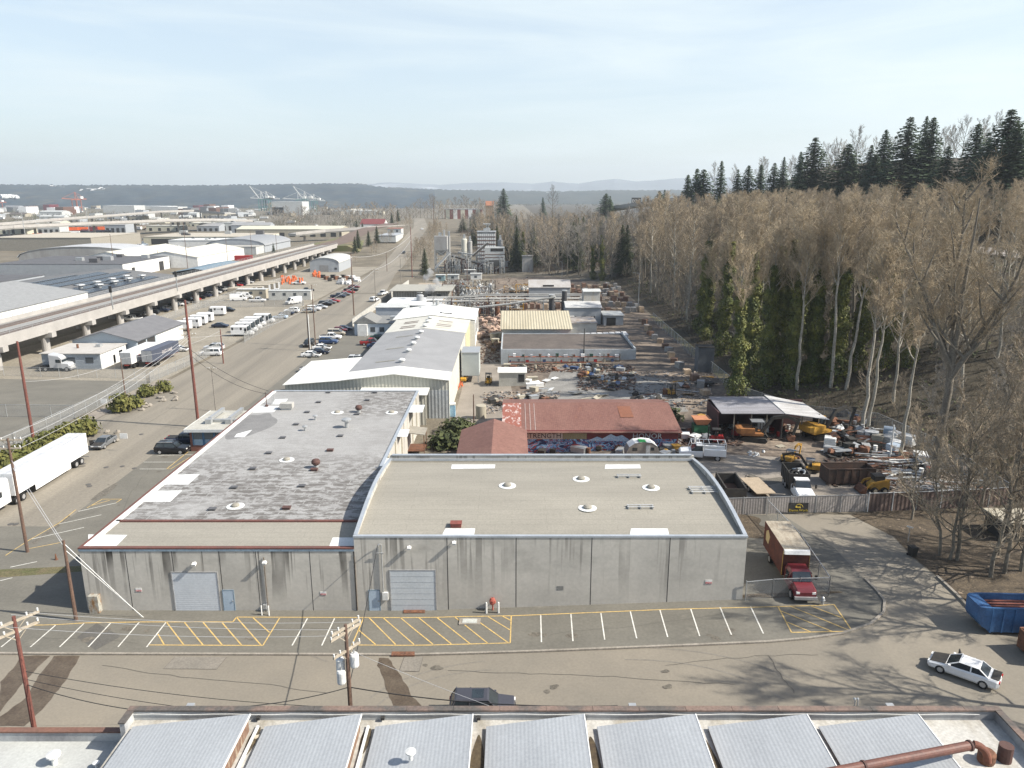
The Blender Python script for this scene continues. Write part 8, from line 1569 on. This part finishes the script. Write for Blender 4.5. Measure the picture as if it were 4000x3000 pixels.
# ------------------------------------------------------------------ fences
m_mesh = mat('chain_link_mesh', (.36, .37, .37), alpha=.22, fine=0); m_meshd = mat('chain_link_mesh_far', (.32, .32, .31), alpha=.38, fine=0); m_slat = mat('grey_privacy_slats', (.30, .275, .26), (.25, .23, .215), s=.5, corr=('X', .3, .12)); m_slatd = mat('brown_privacy_boards', (.10, .07, .06), (.14, .10, .085), s=.6, corr=('X', .5, .25))
def fence(name, label, pts, hgt, sp, pan, rm=None, pr=.045, off=.02, dz=0):
    t = thing(name, label, 'fence'); rm = rm or m_galv
    for a, c in zip(pts, pts[1:]):
        a, c = V3((a[0], a[1], h(*a[:2])+dz)), V3((c[0], c[1], h(*c[:2])+dz)); n = max(1, round((c-a).length/sp)); b = MB(); r = MB()
        for i in range(n):
            p, q_ = a.lerp(c, i/n), a.lerp(c, (i+1)/n); p.z = h(p.x, p.y)+dz; q_.z = h(q_.x, q_.y)+dz; b.quad(p+V3((0, 0, .05)), q_+V3((0, 0, .05)), q_+V3((0, 0, hgt)), p+V3((0, 0, hgt))); r.bar(p+V3((0, 0, hgt)), q_+V3((0, 0, hgt)), .06)
            MB().tube([p, p+V3((0, 0, hgt+.12))], pr, 6).build('post', rm, t)
        MB().tube([c, c+V3((0, 0, hgt+.12))], pr, 6).build('post', rm, t); b.build('panel', pan, t, fix=False); r.build('rail', rm, t)
    return t
gx = lambda u, v: tuple(G(u, v)[:2])
fence('chain_link_fence', 'low chain link fence around the parked maroon box truck', [(21.3, 60.9), gx(3016, 2336), gx(3120, 2332), gx(3235, 2330), (29.6, 70), (29.2, 78.8)], 1.9, 3, m_mesh)
f_ = fence('slatted_fence', 'grey slatted yard fence with the black banner behind the tall warehouse', [(21.6, 79.4), (29.1, 79.2), (40.9, 79.8)], 2.1, 3.0, m_slat)
fence('timber_gate', 'dark brown slatted gate and fence with white rails under the bare trees', [(41.2, 79.8), (47, 80.2), (59, 81.5)], 2.3, 3.2, m_slatd, m_wpaint, .06)
p = at(3118, 1983, 79.0); bn = thing('banner', 'black banner with yellow lettering hung on the slatted fence', 'banner', (p.x, 79.05, p.z)); MB().box(-1.15, 1.15, -.05, -.02, -.58, .58).build('cloth', m_dark, bn); m_gold = mat('yellow_lettering', (.60, .45, .06)); t = text_mb('Demo.Work', .42, .004); xf(t, WALLTXT(.05, -.06, -.33)); t.build('lettering', m_gold, bn)
b = MB(); b.tube([(.1+.42*math.cos(a*.4), -.06, .06+.38*math.sin(a*.4)) for a in range(8)], .025, 5); b.bar((-.3, -.06, .05), (.3, -.06, .0), .07); b.bar((.0, -.06, .1), (.3, -.06, .25), .05); b.box(-.32, -.1, -.065, -.05, .0, .18); b.build('digger_emblem', m_gold, bn)
fence('chain_link_fence', 'chain link fence along the foot of the wood beside the scrap yard', [(41.2, 215), (40.8, 165), (41.5, 128), (47, 117), (57.5, 112), (60, 98), (59, 82)], 2.4, 4, m_meshd)
fence('chain_link_fence', 'tall chain link fence around the white van yard by the street', [(-69.6, 190), (-71, 250)], 2.4, 3.5, m_meshd); fence('chain_link_fence', 'chain link fence of the yard beyond the van yard', [(-71, 252), (-85, 254), (-108, 250)], 2.4, 4, m_meshd); fence('chain_link_fence', 'chain link fence beside the two delivery vans near the street', [(-73.8, 147), (-71.5, 178)], 2.2, 3.5, m_meshd)
fence('chain_link_fence', 'chain link fence behind the junipers along the west street', [(-76.2, 78), (-75.6, 100), (-75, 122), (-74.2, 146)], 2.3, 3.6, m_mesh); fence('chain_link_fence', 'chain link fence crossing the asphalt yard left of the junipers', [(-130, 124), (-75.4, 122.5)], 2.2, 3.8, m_mesh); fence('chain_link_fence', 'chain link fence in front of the small grey office', [(-120, 154), (-74.5, 150)], 2.0, 4, m_mesh); fence('chain_link_fence', 'chain link fence below the viaduct along the parked cars', [(-105, 200), (-105, 300), (-100, 340)], 2.2, 5, m_meshd)
fence('panel_fence', 'white corrugated panel fence along the chemical plant street side', [(-46.5, 214), (-45.5, 260), (-44, 318)], 2.3, 3, mat('pale_fence_panels', (.50, .49, .45), corr=('Y', 1.5, .2)), m_galv)
for u, v in ((483, 1703), (405, 1567)): p = at(u, v, G(u, v+60).y); tag(MB().box(-.55, .55, -.03, .03, -.4, .4).build('fence_sign', m_wpaint, loc=p), 'white sign hung on the fence between the grey sedan and the red pole' if u == 483 else 'white sign on the fence near the largest juniper', 'sign')
# ------------------------------------------------------------------ small things near the road
p = G(3212, 2362); hy = thing('fire_hydrant', 'silver grey fire hydrant by the yellow hatched corner bay', 'hydrant', p); MB().lathe([(.16, 0), (.13, .05), (.13, .55), (.17, .58), (.14, .72), (.03, .82)], n=12).build('barrel', m_galv, hy)
for d in ((.22, 0), (-.22, 0), (0, -.24)): MB().tube([(0, 0, .42), (d[0], d[1], .42)], .07, 8).build('nozzle', m_galv, hy)
p = G(3562, 2172); wbn = thing('wheelie_bin', 'black wheelie bin standing at the edge of the paving', 'bin', p, R(10)); MB().loft([[(-.28, -.3, .08), (.28, -.3, .08), (.28, .3, .08), (-.28, .3, .08)], [(-.34, -.38, 1.0), (.34, -.38, 1.0), (.34, .38, 1.0), (-.34, .38, 1.0)]]).build('body', m_chas, wbn); MB().box(-.37, .37, -.4, .4, 1.0, 1.08).build('lid', m_chas, wbn); MB().tube([(-.33, .3, .12), (.33, .3, .12)], .12, 8).build('wheel', m_tyre, wbn)
p = G(3562, 2130); sg = thing('signpost', 'small white sign on a short post behind the wheelie bin', 'sign', p+V3((0, .8, 0))); MB().tube([(0, 0, 0), (0, 0, 1.6)], .04, 6).build('post', m_galv, sg); MB().cb((0, 0, 1.7), (.7, .05, .16), ry=.3).build('panel', m_wpaint, sg)
building('dark_shed', 'low black shed with tan roof under the bare trees at the right edge', 'shed', 52, 58, 72, 75.5, 1.6, 3.6, m_dark, m_tan)
p = G(220, 2187); tag(MB().lathe([(.2, 0), (.2, .04), (.13, .05), (.04, .7)], n=10).build('traffic_cone', m_rust, loc=p), 'rust coloured cone on the paving left of the low warehouse', 'cone')
for i, (u, v) in enumerate(((1789, 1508), (1795, 1512), (1800, 1503), (1806, 1508), (1788, 1520))): p = G(u, v); tag(MB().lathe([(.25, 0), (.25, .05), (.16, .06), (.05, .9)], n=8).build('traffic_cone', m_orb, loc=p), 'orange traffic cone in the cluster at the metal building east wall', 'cone', 'orange cones at the metal building')
p = G(1765, 1625); pt = thing('portable_toilet', 'pale blue portable toilet at the corner of the metal building', 'toilet', p); MB().box(-.6, .6, -.6, .6, 0, 2.1).build('cabin', mat('toilet_blue', (.20, .36, .48)), pt); MB().box(-.65, .65, -.65, .65, 2.1, 2.3).build('roof', m_wpaint, pt); MB().box(-.4, .4, -.63, -.6, .1, 1.95).build('door', mat('toilet_door', (.28, .44, .55)), pt)
tag(MB().lathe([(.9, 0), (.9, 2.2), (.86, 2.25), (.02, 2.26)], n=18).build('storage_drum', m_tan, loc=G(1879, 1632)), 'big tan cylindrical drum behind the rusty gable', 'drum')
p = G(2755, 1455); building('tower_box', 'tall dark grey open topped box at the wood fence', 'container', p.x-1.6, p.x+1.6, p.y, p.y+3, p.z, p.z+5.2, mat('slate_box', (.09, .10, .115), (.07, .08, .09), s=.6), m_chas, ov=.05)
p = G(2735, 1702); gh = thing('chipper', 'green hopper machine with orange mouth between the rusty roof and the shed', 'machine', p); MB().box(-1.2, 1.2, -.9, .9, .5, 1.9).build('body', mat('machine_green', (.02, .10, .045)), gh); MB().loft([[(-.8, -.7, 1.9), (.8, -.7, 1.9), (.8, .7, 1.9), (-.8, .7, 1.9)], [(-1.3, -1.2, 2.9), (1.3, -1.2, 2.9), (1.3, 1.2, 2.9), (-1.3, 1.2, 2.9)]]).build('hopper', mat('orange_hopper', (.42, .18, .09)), gh); wheels(gh, (0,), 1.2, .4, .25, True)
p = G(3050, 1712)
# ------------------------------------------------------------------ scrap yard: each item on its own
q = random.Random(99)
SCR = {'rust': m_rust, 'grey': m_galv, 'white': m_wpaint, 'blue': P_('blue'), 'red': P_('red'), 'black': m_chas, 'tan': m_tan, 'green': mat('scrap_green', (.03, .13, .06)), 'orange': P_('orange'), 'yellow': m_cat, 'pale blue': P_('paleblue')}
def scrap(kind, u, v, colr, where, s=1.0, dz=0.0):
    p = G(u, v)+V3((0, 0, dz)); b = MB(); m = SCR[colr]
    if kind == 'plank': b.cb((0, 0, .08), (q.uniform(2, 4)*s, .25, .06)); b.cb((.2, .25, .1), (q.uniform(1.5, 3)*s, .2, .05), rz=.12)
    elif kind == 'pipe': L_ = q.uniform(2.5, 5)*s; b.tube([(-L_/2, 0, .1), (L_/2, 0, .12)], .09, 8)
    elif kind == 'drum': b.lathe([(.29, 0), (.3, .3), (.28, .32), (.3, .6), (.28, .62), (.29, .88), (.05, .88)], n=12)
    elif kind == 'crate': w_ = q.uniform(.5, 1.1)*s; b.box(-w_, w_, -.5*s, .5*s, .1, .75*s); b.box(-w_-.05, w_+.05, -.55*s, .55*s, .75*s, .82*s); b.box(-w_, w_, -.55*s, -.5*s, .0, .1)
    elif kind == 'tyre': b.tube([(.42*math.cos(a*.524), .42*math.sin(a*.524), .14) for a in range(13)], .15, 7)
    elif kind == 'lump': b.blob((0, 0, .3*s), .9*s, .7*s, .45*s, 7, 4, .35, q.randrange(99))
    elif kind == 'sheet': b.cb((0, 0, .25), (1.9*s, 1.1*s, .05), rx=q.uniform(-.3, .3), ry=q.uniform(-.25, .25))
    elif kind == 'coil': b.tube([(1.2*(1-.01*a)*math.cos(a*.5), .8*math.sin(a*.47), .1+.012*a) for a in range(40)], .07, 5)
    elif kind == 'cage': 
        b.box(-.5*s, .5*s, -.5*s, .5*s, .12, 1.0*s)
        for k in range(5): b.box(-.54*s, .54*s, -.54*s, .54*s, .15+k*.2*s, .2+k*.2*s)
        b.box(-.55*s, .55*s, -.55*s, .55*s, 0, .1)
    elif kind == 'pallet':
        for k in range(5): b.box(-.6, .6, -.5+k*.22, -.36+k*.22, .1, .13)
        for k in (-.55, 0, .55): b.box(k-.05, k+.05, -.5, .5, 0, .1)
    nm = {'lump': 'scrap_bundle', 'sheet': 'metal_sheet', 'coil': 'hose_coil', 'cage': 'caged_tank'}.get(kind, kind); o = b.build(nm, m, loc=p); o.rotation_euler.z = q.uniform(-.5, .5) if kind in ('plank', 'pipe') else q.uniform(0, 3); n_ = nm.replace('_', ' ')
    tag(o, f'{colr} {n_} {where}', n_, f'{colr} {n_}s {where}'); return o
AREAS = [((1915, 2165), (1545, 1605), 40, 'in the junk rows below the white lean shed', ['plank', 'pipe', 'crate', 'lump', 'drum', 'sheet'], ['grey', 'rust', 'tan', 'rust', 'black', 'white', 'black']),
  ((1960, 2420), (1432, 1448), 30, 'along the foot of the orange rack', ['crate', 'drum', 'plank', 'lump', 'pipe'], ['rust', 'grey', 'tan', 'black', 'blue']), ((2265, 2470), (1440, 1520), 36, 'on the gravel before the block building corner', ['crate', 'drum', 'plank', 'sheet', 'lump', 'pipe'], ['grey', 'blue', 'tan', 'black', 'rust', 'black', 'pale blue', 'yellow']),
  ((2060, 2170), (1480, 1535), 14, 'beside the torn white shed', ['crate', 'sheet', 'plank'], ['grey', 'white', 'tan']), ((2480, 2660), (1535, 1585), 18, 'behind the rusty mural roof', ['sheet', 'plank', 'lump', 'crate'], ['rust', 'black', 'grey', 'black']), ((2660, 2780), (1470, 1640), 16, 'on the leaf strewn ground by the wood fence', ['plank', 'pipe', 'sheet', 'lump'], ['yellow', 'rust', 'grey', 'black', 'black']),
  ((2655, 2760), (1690, 1735), 14, 'around the green hopper machine', ['crate', 'drum', 'lump', 'plank'], ['black', 'rust', 'white', 'grey']), ((2840, 3080), (1640, 1705), 44, 'under the open shed', ['crate', 'drum', 'lump', 'plank'], ['black', 'rust', 'red', 'grey', 'blue']), ((3040, 3075), (1695, 1715), 5, 'before the white shed cabinet', ['drum'], ['red', 'black']),
  ((3245, 3420), (1640, 1790), 120, 'in the big scrap heap right of the yellow excavator', ['lump', 'crate', 'pipe', 'plank', 'sheet', 'drum'], ['black', 'rust', 'grey', 'black', 'black', 'rust', 'white']), ((3280, 3345), (1620, 1650), 12, 'in the blue barrel group behind the shed', ['drum'], ['blue', 'green', 'blue']), ((3380, 3570), (1782, 1885), 90, 'in the scaffold tube stack', ['pipe', 'pipe', 'pipe', 'plank'], ['grey', 'white', 'grey', 'rust', 'black', 'rust']),
  ((3560, 3640), (1790, 1860), 14, 'right of the scaffold tube stack', ['drum', 'crate', 'lump'], ['red', 'white', 'black']), ((3600, 3850), (1880, 1930), 20, 'in the shade behind the timber gate', ['plank', 'pipe'], ['black', 'rust', 'grey']), ((2575, 2640), (1715, 1790), 22, 'between the caravan and the utility truck', ['pipe', 'crate', 'drum', 'lump'], ['black', 'rust', 'yellow', 'grey']), ((2080, 2440), (1752, 1788), 14, 'at the foot of the mural', ['crate', 'drum', 'lump'], ['red', 'black', 'grey', 'rust']), ((2240, 2470), (1515, 1570), 8, 'lying on the grey gravel', ['plank', 'sheet'], ['grey', 'tan'])]
for (u0, u1), (v0, v1), n, wh, ks, cs in AREAS:
    for i in range(n): scrap(ks[i % len(ks)], q.uniform(u0, u1), q.uniform(v0, v1), q.choice(cs), wh, q.uniform(.8, 1.25), q.choice((0, .3, .7)) if 'heap' in wh or 'tube stack' in wh else 0)
for u, v, dz, c in ((3425, 1735, 0, 'tan'), (3470, 1715, .3, 'pale blue'), (3495, 1730, .2, 'white'), (3500, 1760, 0, 'white'), (3545, 1745, .3, 'white'), (3490, 1775, 0, 'pale blue'), (3240, 1745, 0, 'white'), (3465, 1740, 0, 'grey')): scrap('cage', u, v, c, 'in the tumbled tank group by the wood', 1.5, dz)
scrap('coil', 2120, 1560, 'black', 'on the gravel at the end of the junk rows', 1); scrap('coil', 2155, 1565, 'black', 'beside the bigger coil on the gravel', .8); scrap('pallet', 3050, 1745, 'tan', 'lying alone in the middle of the dirt yard'); scrap('pallet', 3440, 1945, 'tan', 'beside the skid steer loader')
for i in range(12): scrap('lump', q.uniform(2925, 2985), q.uniform(1762, 1785), 'grey', 'in the small rubble scatter on the dirt yard', .3)
b1, b2 = MB(), MB()
ZN = [((1880, 2180), (1530, 1615)), ((1960, 2470), (1425, 1455)), ((2260, 2480), (1440, 1525)), ((2480, 2780), (1450, 1600)), ((2650, 2900), (1690, 1740)), ((3230, 3560), (1640, 1900)), ((3380, 3800), (1780, 1935)), ((2000, 2450), (1100, 1190)), ((1700, 2100), (1080, 1190)), ((2420, 2660), (1710, 1790)), ((2800, 3100), (1640, 1720)), ((1870, 1960), (1230, 1420))]
for i in range(5200):
    (u0, u1), (v0, v1) = ZN[i % len(ZN)]; p = G(q.uniform(u0, u1), q.uniform(v0, v1)); s = q.uniform(.08, .4); (b1 if i % 3 else b2).cb(p+V3((0, 0, .06+q.random()*.1)), (s*q.uniform(1, 4), s, .1), rz=q.uniform(0, 3), ry=q.uniform(-.4, .4))
tag(b1.build('scrap_debris', mat('dark_scrap', (.045, .035, .03), (.14, .075, .045), s=.9, fine=.3, ramp=(.45, .55), c3=(.22, .2, .18)), fix=False), kind='stuff'); tag(b2.build('pale_debris', mat('pale_scrap', (.30, .245, .195), (.13, .135, .14), s=.9, fine=.3, ramp=(.45, .55)), fix=False), kind='stuff')
for i in range(24):
    u, v = (q.uniform(620, 700), q.uniform(1530, 1570)) if i < 10 else (q.uniform(530, 600), q.uniform(1575, 1620)) if i < 16 else (q.uniform(330, 470), q.uniform(1690, 1760)); p = G(u, v); tag(MB().blob((0, 0, .15), q.uniform(.3, .7), q.uniform(.3, .6), .35, 7, 4, .3, i).build('boulder', m_kerb, loc=p), 'grey boulder edging the juniper bed along the street', 'boulder', 'grey boulders edging the juniper bed')
